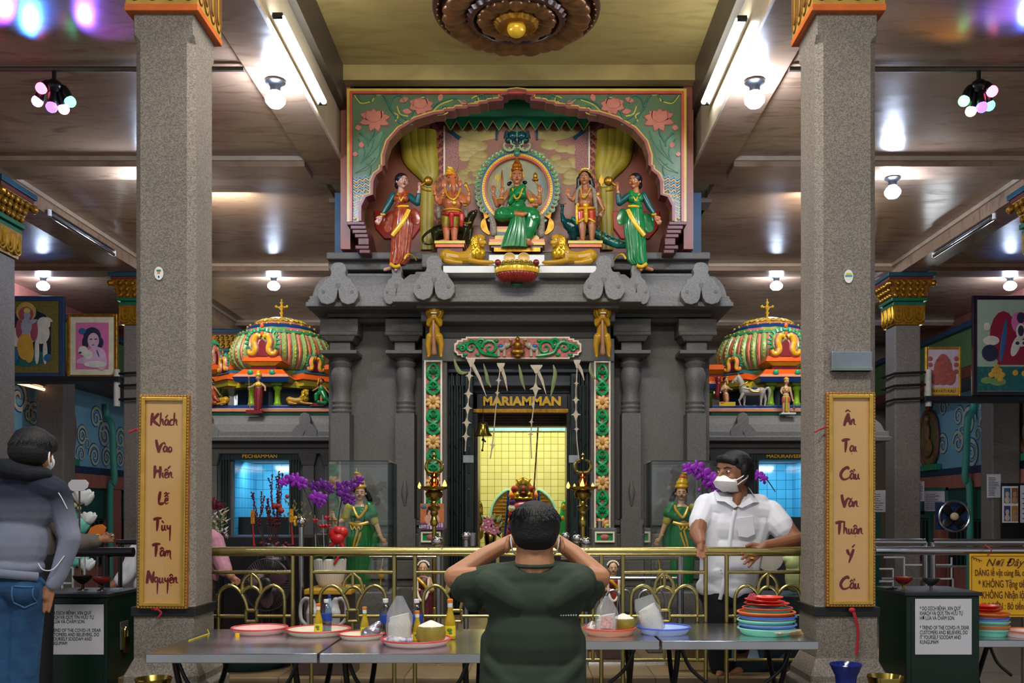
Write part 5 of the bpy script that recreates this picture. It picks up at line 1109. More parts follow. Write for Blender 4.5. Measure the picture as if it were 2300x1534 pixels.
for k in range(4):
	R = Matrix.Rotation(k*math.pi/2, 4, 'Z'); w = .235; y0 = -.90
	for sx in (-1, 1):
		b = MB(R); x = sx*w*.72; b.lathe([(.05,ZB),(.055,ZB+.03),(.04,ZB+.05),(.038,ZB+.2),(.055,ZB+.22),(.06,ZB+.25),(.04,ZB+.26),(.05,ZB+.30)], 10, c=(x, y0+.06, 0)); b.box(x-.07, x+.07, y0, y0+.12, ZB+.27, ZB+.30); ds(b, 'lime_colonette', M_LIME, True)
	T0 = R @ Matrix.Translation((0, y0, 0))
	for nm, m, o, za, zb_, o2 in (('blue_eave', M_ROYAL, .10, ZB+.30, ZB+.36, .13), ('pink_eave', M_PEACH, .13, ZB+.36, ZB+.40, .09), ('orange_porch_roof', M_ORP, .085, ZB+.40, ZB+.47, .02)):
		b = MB(T0); b.frustum(-w-o, w+o, -o, .5, za, -w-o2, w+o2, -o2, .5, zb_); ds(b, nm, m)
	b = MB(T0)
	for sx in (-1, 1): b.ell((sx*.14, -.10, ZB+.42), (.04,.02,.035), 10, 6)
	ds(b, 'green_boss_pattern', M_MINTB, True)
	b = MB(T0); b.box(-.16, .16, .02, .45, ZB+.47, ZB+.52); ds(b, 'wine_neck', M_WINE); b = MB(T0); b.frustum(-.15, .15, .0, .45, ZB+.52, -.24, .24, -.05, .45, ZB+.57); ds(b, 'yellow_corbel', M_YLP); b = MB(T0); b.frustum(-.26, .26, -.07, .45, ZB+.57, -.23, .23, -.03, .45, ZB+.64); ds(b, 'orange_corbel', M_ORP)
	gable(T0 @ Matrix.Translation((0, -.03, ZB+.63)), .85, DS)
	R2 = Matrix.Rotation(k*math.pi/2+math.pi/4, 4, 'Z'); T1 = R2 @ Matrix.Translation((0, -.88, 0))
	b = MB(T1); b.box(-.20, .20, -.02, .3, ZB+.28, ZB+.36); ds(b, 'lemon_fascia', M_YLP); b = MB(T1); b.frustum(-.24,.24,-.06,.3,ZB+.36,-.18,.18,.02,.3,ZB+.45); ds(b, 'orange_corner_roof', M_ORP); b = MB(T1); b.frustum(-.17,.17,.0,.3,ZB+.45,-.14,.14,.04,.3,ZB+.50); ds(b, 'teal_corner_pier', M_TEALP)
	gable(T1 @ Matrix.Translation((0, .02, ZB+.48)), .55, DS)
b = MB(); b.lathe([(.86,ZB+.26),(.86,ZB+.34),(.74,ZB+.40),(.5,ZB+.42)], 8); ds(b, 'lemon_eave', M_YLP)
b = MB(); b.lathe([(.5,ZB+.38),(.52,ZB+.46),(.56,ZB+.5),(.50,ZB+.54),(.54,ZB+.58)], 48, flute=lambda a, j: 1+.015*math.cos(40*a)); ds(b, 'green_neck', M_PALEG, True)
# ribbed dome
Z0 = ZB+.56
prof = [(.52,0),(.60,.06),(.645,.14),(.655,.22),(.63,.31),(.585,.40),(.54,.455)]
def pr(t):
	f = t*(len(prof)-1); i = min(int(f), len(prof)-2); q = f-i; return (prof[i][0]+(prof[i+1][0]-prof[i][0])*q, Z0+prof[i][1]+(prof[i+1][1]-prof[i][1])*q)
dome = ds(MB().lathe([pr(k/16) for k in range(17)], 48), 'dome_shell', mat('dome_shell_brown', '#6a3a20', .35), True)  # plain brown shell behind the ribs
N = 30
for nm, m, ph, r in (('green_rib', M_PALEG, 0, .036), ('orange_rib', mat('dome_orange', '#c9622c', .25), .5, .020), ('peach_rib', M_PINKP, .5, .028)):
	b = MB()
	for k in range(N):
		a = 2*math.pi*(k+ph)/N
		o = .012 if r == .028 else (.020 if r == .020 else .012); pts = []
		for j in range(15): rr, z = pr(j/14); pts.append((math.cos(a)*(rr+o), math.sin(a)*(rr+o), z))
		if nm == 'green_rib': b.tube(pts, [r*(1+.12*(j % 2)) for j in range(15)], 7)
		else: b.tube(pts, r, 6)
	b.build(nm, m, dome)
b = MB()
for k in range(N):
	a = 2*math.pi*k/N
	for j in range(11):
		rr, z = pr((j+.5)/11); b.ell((math.cos(a)*(rr+.045), math.sin(a)*(rr+.045), z), (.012,.012,.022), 6, 4)
b.build('leaf_bead_pattern', M_YLP, dome)
zt = Z0+.455
ds(MB().lathe([(.56,zt-.01),(.60,zt),(.60,zt+.03),(.55,zt+.045)], 64, flute=lambda a, j: 1+.02*math.cos(44*a)), 'fluted_green_ring', mat('leaf_ring_green', '#3f8f5c', .3, 0, .2, 20), True)
b = MB()
for k in range(16):
	a = 2*math.pi*k/16; b.mi = k % 3; A = [a, a+2*math.pi/16]; v = [b.v((r*math.cos(q), r*math.sin(q), z)) for q in A for r, z in ((.55, zt+.04), (.47, zt+.10))]; b.f([v[0], v[2], v[3], v[1]])
b.build('coloured_tile_ring_pattern', [mat('ring_green', '#6ba05a', .3), mat('ring_pink', '#c9747a', .3), mat('ring_olive', '#a8b04a', .3)], DS, False)
ds(MB().lathe([(.47,zt+.09),(.48,zt+.12),(.44,zt+.15),(.40,zt+.16)], 48), 'royal_ring', M_ROYAL, True)
b = MB()
for r, z, n in ((.58, zt+.035, 40), (.455, zt+.15, 18)):
	for k in range(n): a = 2*math.pi*k/n; b.ell((r*math.cos(a), r*math.sin(a), z), .016, 8, 5)
ds(b, 'gold_bead_pattern', M_GYEL, True)
ds(MB().lathe([(.39,zt+.155),(.36,zt+.19),(.34,zt+.20),(.30,zt+.24),(.18,zt+.285),(0,zt+.30)], 64, flute=lambda a, j: 1+(.05*math.cos(14*a) if j < 3 else 0)), 'lotus_cap', mat('lotus_cap_peach', '#bf8058', .3, 0, .1), True)
b = MB()
for sg in (0, 1):
	b.tube([((.325+.03*math.cos(14*t+sg*math.pi))*math.cos(t), (.325+.03*math.cos(14*t+sg*math.pi))*math.sin(t), zt+.228-.02*math.cos(14*t+sg*math.pi)) for t in [2*math.pi*i/112 for i in range(112)]], .009, 5, closed=True)
ds(b, 'yellow_wave_pattern', M_YLP, True)
b = MB(); b.lathe([(.03,zt+.29),(.012,zt+.31),(.02,zt+.33),(.012,zt+.35),(.028,zt+.38),(.012,zt+.40),(.022,zt+.43),(.045,zt+.455),(.02,zt+.475),(.012,zt+.5),(.025,zt+.52),(.008,zt+.54),(.012,zt+.56),(0,zt+.58)], 16)
for sx in (-1, 1): b.tube([(0,0,zt+.455),(sx*.06,0,zt+.46),(sx*.085,0,zt+.475)], [.012,.01,.006], 8); b.ell((sx*.075,0,zt+.468), .02)
ds(b, 'gold_finial', M_GYEL, True)
DS2 = dup(DS, loc=(3.30, 13.0, 0), label='granite side shrine with ribbed colourful dome topped by a grey horse figure')
for o, txt, root in ((DS, 'PECHIAMMAN', DS), (DS2, 'MADURAIVEERAN', DS2)):
	q = write('name_lettering', txt, (0, yf-.055, dz+.045), .062 if root is DS else .06, M_GYEL, root, bold=.001, sx=1.15, extrude=.003)
# lamps inside the side shrines
for x in (-3.45, 3.30):
	l = bpy.data.lights.new('shrine_lamp', 'AREA'); l.energy = 9; l.size = .5; l.size_y = .15; l.shape = 'RECTANGLE'; l.color = (.85, .95, 1); o = bpy.data.objects.new('shrine_lamp', l); COL.objects.link(o); o.location = (x, 12.35, dz-.04); o.rotation_euler = (math.radians(30), 0, 0)
# statues on the side shrines
lion('yellow lion statue on the domed side shrine nearer the K scroll pillar', 2512+0, 489-1312/10.9, 906-1405/10.9+3, 10.9, 12.0)
lion('yellow lion statue on the domed side shrine nearer the seated green figure', None, 673-1250/10.9, 909-1405/10.9, 10.9, 12.0)
def zfig(name, label, x0, base, d): return Fig(name, label, 'statue', x0, 680, 5.479, base, d)
f = zfig('staff_bearer_statue', 'small red-robed figure holding a tall staff before the side shrine dome', 470, (565, 1365), 11.86)
hd = (603, 925, 0, 40, -10)
body = f.blob('body', M_SKP, f.head(hd)+[('l', [(605,960,0,16), (605,990,0,18)]), ('e', (608,1020,0), (44,30,50)), ('l', [(572,1000,0,17), (535,1030,-10,14), (500,1045,-20,10)]), ('l', [(645,1000,0,17), (690,1035,-10,14), (695,1075,-20,10)]), ('e', (495,1045,-22), 14), ('e', (695,1080,-22), 15), ('l', [(606,1030,0,30), (600,1200,0,26), (585,1310,0,14), (575,1330,-20,9)]), ('l', [(606,1200,0,24), (630,1310,0,14), (640,1328,-20,9)])], 4)
f.face(hd, body); f.blob('crown', M_GYEL, [('e', (608,890,0), (42,34,34)), ('e', (606,862,0), (24,22,34))], 4); f.blob('bodice', M_GYEL, [('e', (608,1010,-4), (48,34,40)), ('e', (590,1015,-22), 20), ('e', (628,1015,-22), 20)], 4)
f.skirt('robe', M_WINE, [(1050,606,46,34), (1110,604,56,40), (1220,602,52,38), (1320,600,44,36)], 12, .05); f.tube('staff', M_GOLDD, [(495,930,-25), (500,1100,-28), (512,1325,-30)], 5); f.solid('staff_knob', M_GOLDD, [('e', (495,925,-25), 12)]); f.solid('plinth', M_WINE, [('b', (465,1325,-50), (660,1365,50))])
def sitter(label, x0, x, y, d, robe, mir=None):
	f = Fig('seated_attendant_statue', label, 'statue', x0, 680, 5.479, (1380, 1275), d, mir=mir)
	hd = (1382, 970, 0, 34, -15)
	body = f.blob('body', M_SKT, f.head(hd)+[('l', [(1380,1000,0,13), (1380,1020,0,14)]), ('e', (1382,1060,0), (38,26,46)), ('l', [(1350,1040,0,14), (1310,1070,-20,11), (1285,1085,-30,8)]), ('l', [(1415,1040,0,14), (1450,1080,-15,11), (1490,1130,-20,8)]), ('e', (1282,1086,-30), 11), ('e', (1494,1140,-22), 11), ('e', (1390,1225,-50), (26,20,14)), ('l', [(1382,1090,0,26), (1386,1160,-20,22), (1390,1225,-48,14)])], 4)
	f.face(hd, body); f.blob('hair', M_HAIRS, [('e', f.hp(hd,0,-.3,-.25), (30,30,28)), ('l', [(1350,975,10,10), (1345,1010,10,12)])], 4); f.solid('hair_plume', M_GYEL, [('l', [(1350,940,5,10), (1335,1000,8,12)])])
	f.blob('robe', robe, [('e', (1382,1065,-2), (44,30,44)), ('l', [(1370,1110,0,40), (1330,1140,-35,34), (1330,1200,-45,26)]), ('l', [(1400,1110,0,40), (1440,1180,-40,32), (1480,1215,-40,22)]), ('l', [(1360,1230,-45,26), (1440,1240,-45,24)])], 4)
	f.solid('plinth', M_WINE, [('b', (1250,1235,-40), (1420,1275,60))])
sitter('small seated figure in green on the side shrine beside the granite wall', 470, 0, 0, 12.0, M_SGRN); sitter('small seated figure in red almost hidden behind the K scroll pillar', 470-247, 0, 0, 12.0, M_SRED)
f = zfig('horse_statue', 'small grey horse statue with a blue saddle before the side shrine dome', 1570, (640, 1272), 11.98)
M_HOR = mat('pale_grey_horse', '#a8a093', .25, 0, .12, 8)
body = f.blob('body', M_HOR, [('l', [(550,1090,0,52), (650,1100,0,48), (770,1090,0,52)]), ('l', [(545,1075,0,50), (520,1000,0,42), (490,930,0,34)]), ('l', [(485,920,0,32), (445,950,0,26), (410,985,0,17)]), ('e', (482,885,-10), (7,6,20)), ('l', [(535,1120,-20,26), (500,1190,-25,15), (485,1200,-25,12), (505,1262,-25,10)]), ('l', [(560,1130,20,26), (565,1200,20,14), (560,1250,20,12)]), ('l', [(775,1110,-20,34), (760,1190,-20,16), (755,1265,-20,11)]), ('l', [(790,1110,20,34), (825,1180,20,17), (815,1262,20,11)]), ('e', (505,1265,-25), (14,12,8)), ('e', (560,1258,20), (14,12,10)), ('e', (752,1266,-20), (14,12,7)), ('e', (813,1266,20), (14,12,7))], 5)
f.tube('tail', M_HOR, [(810,1070,0), (850,1050,0), (872,1100,0), (855,1190,0)], [14,18,20,6]); f.blob('mane', mat('horse_mane_grey', '#8a8378', .5), [('l', [(500,900,18,14), (540,960,20,16), (580,1030,20,14)])], 5)
f.solid('eye', M_BLACK, [('e', (468,928,-28), 5)], body); f.tube('gold_bridle', M_GYEL, [(425,950,-22), (445,975,-24), (470,985,-10)], 5); f.tube('gold_collar', M_GYEL, [(495,1030,-40), (540,1010,-46), (590,980,-38)], 7); f.blob('saddle', M_ROYAL, [('e', (680,1058,0), (42,54,20))], 4.5); f.tube('saddle_trim', M_GYEL, [(600,1060,-50), (640,1095,-56), (720,1100,-56), (750,1060,-52)], 7); f.tube('breast_strap', M_CREAM, [(535,1055,-50), (580,1062,-52), (620,1060,-50)], 6)
f = zfig('guardian_statue', 'small bare-chested guardian in yellow cloth standing before the side shrine dome', 1570, (1090, 1375), 11.86)
hd = (1078, 970, 0, 40, 20)
body = f.blob('body', M_SKF, f.head(hd)+[('l', [(1072,1005,0,16), (1072,1030,0,18)]), ('e', (1070,1070,0), (46,30,50)), ('e', (1070,1140,0), (40,28,34)), ('l', [(1025,1050,0,17), (1005,1090,-10,13), (1015,1120,-25,10)]), ('l', [(1118,1050,0,17), (1135,1130,-5,13), (1150,1200,-10,10)]), ('e', (1155,1210,-12), 13), ('l', [(1045,1200,0,22), (1040,1290,0,17), (1042,1345,0,11)]), ('l', [(1095,1200,0,22), (1100,1290,0,17), (1100,1345,0,11)]), ('l', [(1040,1350,-5,10), (1030,1355,-25,8)]), ('l', [(1100,1350,-5,10), (1105,1355,-25,8)])], 4)
f.face(hd, body); f.blob('crown', M_GYEL, [('e', (1075,940,0), (36,30,20)), ('e', (1075,928,0), (22,20,16))], 4); f.blob('cloth', mat('pink_breeches', '#cf5a5a', .3), [('l', [(1048,1180,0,30), (1042,1215,0,26)]), ('l', [(1095,1180,0,30), (1098,1215,0,26)])], 4); f.blob('yellow_sash', M_YLP, [('e', (1070,1160,0), (48,34,16)), ('l', [(1070,1165,-32,16), (1070,1330,-28,18)])], 4)
f.tube('necklace', M_GYEL, [(1040,1040,-22), (1068,1085,-34), (1100,1040,-22)], 6); f.tube('mace', M_GOLDD, [(1158,1210,-15), (1165,1345,-15)], 5); f.solid('mace_head', M_GOLDD, [('e', (1164,1300,-15), 15)]); f.solid('plinth', M_MARB, [('b', (1000,1355,-50), (1180,1375,50))])
f = zfig('groom_statue', 'small crouching figure in red beside a wine-coloured animal head, behind the grey horse', 1570, (310, 1275), 12.05)
hd = (330, 950, 0, 36, 40)
body = f.blob('body', M_SKF, f.head(hd)+[('l', [(325,985,0,14), (320,1010,0,16)]), ('e', (318,1060,0), (44,30,56)), ('l', [(350,1040,0,15), (400,1070,-15,12), (350,1060,-40,10)]), ('l', [(290,1040,0,15), (270,1080,-15,12), (320,1060,-42,10)]), ('l', [(330,1130,0,34), (335,1200,-10,22), (330,1225,-15,10)])], 4)
f.face(hd, body); f.blob('hair', M_HAIRS, [('e', f.hp(hd,0,-.3,-.25), (32,32,30))], 4); f.solid('head_ribbon', M_YLP, [('e', (345,915,-10), (20,14,8)), ('e', (346,985,-20), (10,10,22))]); f.blob('red_cloth', M_ORP, [('l', [(330,1140,10,40), (340,1200,10,34)]), ('e', (280,1235,-20), (34,26,18))], 4.5)
f.blob('animal_head', M_WINE, [('e', (240,950,20), (36,30,56)), ('l', [(205,915,20,9), (200,890,20,4)]), ('l', [(270,915,20,9), (275,890,20,4)]), ('l', [(240,1000,20,34), (225,1140,20,32)])], 5); f.solid('plinth', M_YBLK, [('b', (240,1225,-40), (440,1275,50))]); f.solid('white_tassel', M_CREAM, [('e', (185,1108,0), (12,10,18)), ('e', (262,1105,-10), (10,9,12))])
# ------------------------------------------------------------------ hangings of the doorway
M_PALM = mat('dried_palm_leaf', '#b5a68e', .6, 0, .15, 20); M_MANGO = mat('dull_green_leaf', '#6f7a45', .5, 0, .2, 12)
def zp(zx, zy, d, x0=980, y0=740, k=3.0684): return P(x0+zx/k, y0+zy/k, d)
def palm(label, top, tw, tail, pieces, pts, d=9.42):
	o = zp(top[0], top[1], d); t = thing('palm_leaf_garland', label, 'garland', o, 0, 'folded palm leaf garlands of the doorway'); u = S(d)/3.0684
	c = lambda x, y, dd=0: zp(x, y, d)-o+Vector((0, dd, 0))
	MB().tube([c(*p) for p in pts], .006, 6).build('cord', M_PALM, t)
	b = MB(); x, y = top; b.frustum(-tw*u, tw*u, -.012, .012, 0, -tw*u, tw*u, -.012, .012, .004); rings = []
	for q, w in ((0, tw), (14, tw*.85), (32, tw*.5), (55, tw*.22)): rings.append(b.ring([c(x-w, y+q, -.012), c(x+w, y+q, -.012), c(x+w, y+q, .012), c(x-w, y+q, .012)]))
	b.skin(rings); b.build('folded_head', M_PALM, t, False)
	b = MB(); b.tube([c(x+5, y+30), c((x+tail[0])/2+4, (y+tail[1])/2), c(*tail)], [13*u, 10*u, 1.5*u], 6, flat=.25); b.build('leaf_tail', M_PALM, t)
	for x, y, w in [(q[0], q[1], q[2]*1.25) for q in pieces]:
		b = MB(); q = [(0,-1.3),(.35,-.45),(1.0,-.05),(.45,.0),(.25,.5),(0,1.35)]; full = q+[(-a, e) for a, e in reversed(q[1:-1])]
		b.prism([((c(x+a*w, y+e*w)).x, (c(x+a*w, y+e*w)).z) for a, e in full], -.012, .012); b.build('folded_leaf', M_PALM, t, False)
palm('folded palm leaf garland with six arrowheads beside the brass bell', (240, 205), 30, (345, 462), [(228,325,24),(222,448,26),(216,548,27),(210,648,27),(204,742,24)], [(240,240),(226,400),(214,600),(204,760),(199,840)])
palm('palm leaf garland crossing the first half of the lettered name board', (445, 235), 28, (490, 424), [(430,355,17),(421,440,15),(388,800,17)], [(440,270),(425,400),(405,600),(398,690),(388,780),(372,892)])
palm('palm leaf garland with one large arrowhead beside the striped staff', (690, 248), 42, (757, 446), [(684,415,34),(665,520,14),(655,640,14),(650,725,16)], [(690,280),(682,450),(660,620),(650,740),(656,892)])
palm('folded palm leaf garland hanging over the oil lamp with the open doorway behind', (970, 213), 24, (1020, 352), [(965,375,15),(962,490,22),(962,592,28),(966,690,16)], [(972,240),(962,420),(963,600),(968,760),(982,892)])
def mango(label, pts, w=13, d=9.40):
	o = zp(*pts[0], d); u = S(d)/3.0684; b = MB(); q = bez([zp(x, y, d)-o for x, y in pts], 6); n = len(q)
	b.tube(q, [max(.5, w*math.sin(math.pi*(i+.6)/(n+.2)))*u for i in range(n)], 7, flat=.3); tag(b.build('mango_leaf', M_MANGO, None, loc=o), label, 'leaf', 'green leaves strung over the doorway')
mango('curled green leaf at the upper corner of the doorway over the first palm garland', [(122,200),(140,260),(170,298),(222,294)], 15); mango('hanging green leaf between the first and second palm garlands', [(325,235),(345,310),(355,360),(378,398)]); mango('thin hanging green leaf between the second and third palm garlands', [(568,240),(580,300),(592,360),(612,418)], 12); mango('hanging green leaf between the third and fourth palm garlands', [(805,242),(818,300),(806,380),(788,462)], 15); mango('hanging green leaf past the fourth palm garland, by the painted strip', [(1060,228),(1060,275),(1075,315),(1100,345)], 12)
d = 9.55; c = zp(322, 735, d); u = S(d)/3.0684
bl = thing('brass_bell', 'small brass bell hanging in front of the yellow tiled doorway', 'bell', c)
MB().lathe([(60*u,0),(64*u,3*u),(60*u,10*u),(44*u,32*u),(36*u,70*u),(32*u,85*u),(20*u,96*u),(0,98*u)], 28).build('bell_body', mat('dark_brass', '#6e6227', .2, .9, .2, 8), bl)
MB().tube([(0,0,95*u),(0,0,128*u)], 11*u, 8).tube([(0,0,120*u),(0,0,330*u)], .004, 5).build('hanger', M_BLACK, bl); MB().tube([(0,0,5*u),(2*u,0,-40*u),(-4*u,0,-95*u)], .006, 6).ell((1*u,0,-25*u), 11*u).ell((14*u,0,-36*u), 7*u).ell((-5*u,0,-98*u), 8*u).build('clapper', M_BLACK, bl)
# ------------------------------------------------------------------ inside the sanctum
f = Fig('shrine_idol', 'garlanded golden crowned idol in the yellow tiled sanctum', 'idol', 980, 740, 3.0684, (600, 1500), 11.9)
M_IDG = mat('antique_gold_idol', '#a78a34', .25, .7, .4, 30)
bd2 = f.blob('body', mat('dark_idol_stone', '#3a2a18', .35), [('e', (600,1110,0), (38,30,50)), ('e', (600,1250,20), (110,50,110)), ('e', (600,1420,20), (150,60,110))], 5)
f.blob('crown', M_IDG, [('e', (600,1060,5), (48,28,40)), ('e', (600,1100,10), (66,16,60)), ('l', [(570,1060,-10,10), (550,1030,-10,6)]), ('l', [(630,1060,-10,10), (650,1030,-10,6)]), ('l', [(600,1050,-10,10), (598,1020,-10,7)]), ('e', (600,1165,0), (90,30,16)), ('e', (560,1140,-10), 18), ('e', (640,1140,-10), 18)], 4)
f.solid('face_jewel', M_RED, [('e', (600,1095,-30), (10,8,14)), ('e', (600,1125,-30), (14,8,8))], bd2); f.blob('robe', M_WINE, [('e', (600,1270,-5), (105,55,90)), ('e', (600,1430,-5), (150,65,100))], 6)
cols = ('#8c1f24', '#e07a1c', '#4a2a78', '#e2ddd2'); seq = [0, 1, 2, 3, 0, 1, 2]
for sx in (-1, 1):
	g = Fig('flower_garland', 'red orange purple and white flower garland on the idol, %s the striped staff' % ('away from' if sx < 0 else 'behind'), 'garland', 980, 740, 3.0684, (600+sx*80, 1400), 11.75)
	for k in range(7): g.solid('flower_segment', mat('garland_'+cols[seq[k]][1:], cols[seq[k]], .7, 0, .2, 40), [('e', (600+sx*(75+k*2-(14 if k == 0 else 0)), 1100+k*44, -10+k), (24,22,25))])
	g.tube('blue_tinsel', mat('blue_foil', '#1f4fa0', .2, .6), [(600+sx*104, 1110, 10), (600+sx*112, 1250, 10), (600+sx*130, 1420, 10)], 9)
M_WOV = mat('woven_gold_panel', '#b08a3c', .3, .5, .3, 60, .6, 90)
for sx in (-1, 1):
	v = [(95,1105),(130,1115),(180,1160),(215,1220),(228,1290),(225,1400),(95,1400)]; b = MB(); o = zp(600, 1400, 12.3); b.prism([((zp(600+sx*x, y, 12.3)-o).x, (zp(600+sx*x, y, 12.3)-o).z) for x, y in v], 0, .03)
	w = b.build('woven_backdrop_panel', M_WOV, None, False, loc=o); tag(w, 'curved woven gold panel behind the idol, %s' % ('nearer the bell' if sx < 0 else 'nearer the striped staff'), 'panel')
	b = MB(); q = bez([zp(600+sx*x, y, 12.27)-o for x, y in v[:5]], 4); b.tube([p+Vector((0,-.36*0,0)) for p in q], .018, 6); b.build('panel_edge', mat('mint_trim', '#8fc6b0', .3), w)
	for k in range(11):
		bb = MB(); y = 1135+k*24; xm = 210 if y > 1230 else (95+ (y-1105)*.9); bb.tube([zp(600+sx*97, y, 12.28)-o, zp(600+sx*min(xm, 222), y, 12.28)-o], .010, 5); bb.build('weave_row', M_GOLDD, w)
f = Fig('ceremonial_staff', 'thin striped staff with a gold tip leaning in the doorway', 'staff', 980, 740, 3.0684, (668, 1480), 11.3)
pts = [(705+(668-705)*k/24, 622+(1170-622)*k/24) for k in range(25)]
for k in range(24):
	a, e = pts[k], pts[k+1]; f.solid('staff_band', (M_GYEL if k < 3 else [M_FLOWC, M_WINE, mat('purple_wrap', '#6a4a78', .4)][k % 3]), [('l', [(a[0],a[1],0,5.5), (e[0],e[1],0,5.5)])])
f.solid('staff_foot', M_WINE, [('l', [(668,1170,0,5.5), (650,1480,0,5.5)])]); f.solid('staff_tip', M_GYEL, [('e', (706,622,0), 9)])
f = Fig('green_draped_idol', 'sliver of an idol draped in bright green at the sanctum edge', 'idol', 980, 740, 3.0684, (885, 1480), 11.5)
f.blob('drape', mat('bright_green_cloth', '#149a4a', .35, 0, .2, 20), [('l', [(890,1200,0,28), (885,1280,0,38), (880,1340,0,44), (885,1440,0,50)])], 5); f.solid('gold_medal', M_GYEL, [('e', (876,1225,-34), (14,8,22)), ('e', (870,1300,-44), (12,8,16))])
f = Fig('brass_figurine', 'small ornate brass figurine at the sanctum edge near the lilies', 'figurine', 980, 740, 3.0684, (298, 1480), 11.4)
f.blob('body', M_IDG, [('e', (298,1210,0), (14,12,22)), ('e', (300,1260,0), (20,14,36)), ('e', (298,1320,0), (22,16,40)), ('e', (298,1400,0), (30,20,50))], 4)
f.tube('arch_frame', M_IDG, [(280,1340,6), (276,1230,6), (298,1185,6), (316,1230,6), (314,1340,6)], 5)
f = Fig('lily_bouquet', 'pink and white lily bouquet in front of the sanctum', 'flowers', 980, 740, 3.0684, (370, 1500), 10.4)
M_LILY = mat('pink_lily', '#c9748a', .5, 0, .2, 20); M_LILW = mat('white_lily_edge', '#e2c6cc', .5); M_FOL = mat('dark_leaf', '#1c3a22', .5, 0, .3, 20); M_BUD = mat('lily_bud_green', '#9aa86a', .5)
for cx, cy in ((345,1365),(400,1385),(360,1325)):
	b = MB()
	for k in range(6):
		a = k*math.pi/3+.3; b.tube(bez([f.c((cx,cy,-30)), f.c((cx+26*math.cos(a), cy+22*math.sin(a), -46)), f.c((cx+50*math.cos(a), cy+44*math.sin(a), -36))], 4), [4*f.u,8*f.u,12*f.u,14*f.u,13*f.u,10*f.u,6*f.u,3*f.u,1*f.u], 6, flat=.3)
	fl = b.build('lily_flower', M_LILY, f.root); f.solid('lily_center', M_LILW, [('e', (cx,cy,-44), (10,8,10))], fl)
b = MB(); rr = random.Random(2)
for k in range(26): x, y = rr.uniform(310, 450), rr.uniform(1320, 1440); b.tube([f.c((x,y,0)), f.c((x+rr.uniform(-20,20), y-20, -14)), f.c((x+rr.uniform(-30,30), y-36, -10))], [3*f.u, 9*f.u, 1*f.u], 5, flat=.3)
b.build('foliage', M_FOL, f.root)
b = MB()
for x, y in ((400,1290),(425,1310),(440,1300),(320,1300),(385,1300),(445,1345)): b.ell(f.c((x,y,-16)), (8*f.u,8*f.u,24*f.u), 8, 6, Matrix.Rotation((x-380)*.006, 3, 'Y'))
b.build('bud_pattern', M_BUD, f.root)
f.tube('stem', M_FOL, [(370,1500,10),(375,1440,5),(380,1400,0)], 16); f.solid('vase', M_BRASS, [('l', [(370,1490,0,36), (372,1430,0,44)])])
# ------------------------------------------------------------------ brass railing
RL = thing('brass_railing', 'brass railing with arched panels between the two granite pillars', 'railing', (P(1138,0,5.8).x, 5.8, 0))
ro = Vector((P(1138,0,5.8).x, 5.8, 0)); rp = lambda px, py, dd=0: P(px, py, 5.8)-ro+Vector((0, dd, 0))
def rl(b, n, m=None): return b.build(n, m or M_BRASSR, RL)
rl(MB().tube([rp(472,1238.5), rp(1802,1238.5)], .029, 18), 'top_rail')
s58 = S(5.8)
for pc in (564.5, 792.5, 1025, 1257.5, 1492, 1725):
	for sx in (-1, 1):
		px = pc+sx*93; px = max(473, min(1800, px)); rl(MB().tube([rp(px, 1245), Vector((rp(px,0).x, 0, 0.0))], .0135, 12), 'post')
	b = MB(); T = lambda x, y: rp(max(474, min(1799, pc+x)), y); r = .0115
	b.tube([T(-93,1285), T(93,1285)], r, 10); b.tube([T(-93,1384), T(-12,1384)], r, 10); b.tube([T(12,1384), T(93,1384)], r, 10); b.tube([T(-93,1482), T(93,1482)], r*.85, 10)
	for sx in (-1, 1):
		b.tube([T(sx*74,1484)]+bez([T(sx*74,1400), T(sx*74,1345), T(sx*66,1324), T(sx*48,1315), T(sx*30,1324), T(sx*15,1348), T(sx*9,1370)], 6), r, 10)
		b.tube(bez([T(sx*21,1330), T(sx*20,1312), T(sx*13,1298), T(0,1287)], 6), r, 10); b.tube([T(sx*12,1370), T(sx*12,1396)], r, 10)
	b.tube(bez([T(-22,1334), T(-12,1322), T(0,1318), T(12,1322), T(22,1334)], 5), r, 10); b.tube([T(0,1287), T(0,1318)], r, 10); b.tube([T(-13,1371), T(13,1371)], r, 10); b.tube([T(-13,1396), T(13,1396)], r, 10); b.tube([T(0,1396), T(0,1482)], r*.8, 8)
	rl(b, 'panel_tracery')
b = MB()
for px in (964, 993, 1312, 1321): b.ell(rp(px, 1232, -.024), .007, 8, 6)
rl(b, 'rivet_pattern', M_CHROME)
# steel barrier with ball posts behind the brass railing
SB = thing('steel_barrier', 'stainless steel barrier with arches and ball-topped posts before the shrine', 'barrier', (-.1, 6.5, .45)); so = Vector((-.1, 6.5, .45)); sp = lambda px, py, d=6.5: P(px, py, d)-so
for px, y0, r in ((677, 1180, .018), (985, 1232, .02), (1528, 1250, .024), (1047, 1215, .018), (1317, 1226, .018)): MB().tube([sp(px, y0), Vector((sp(px, 0).x, 0, 0))], r, 12).build('barrier_post', M_STEEL, SB)
for px, py, r in ((677, 1172, .040), (982, 1217, .044), (1047, 1204, .030), (1317, 1218, .040), (1296, 1210, .034), (1270, 1204, .03)): MB().ell(sp(px, py), r, 20, 14).tube([sp(px, py), sp(px, py+16)], r*.45, 10).build('ball_finial', M_CHROME, SB)
b = MB(); b.tube([sp(1260,1250), sp(1528,1250)], .022, 12); b.tube([sp(1340,1298), sp(1520,1298)], .011, 8); b.tube([sp(830,1250), sp(985,1250)], .012, 8); b.tube([sp(1270,1490), sp(1528,1490)], .012, 8)
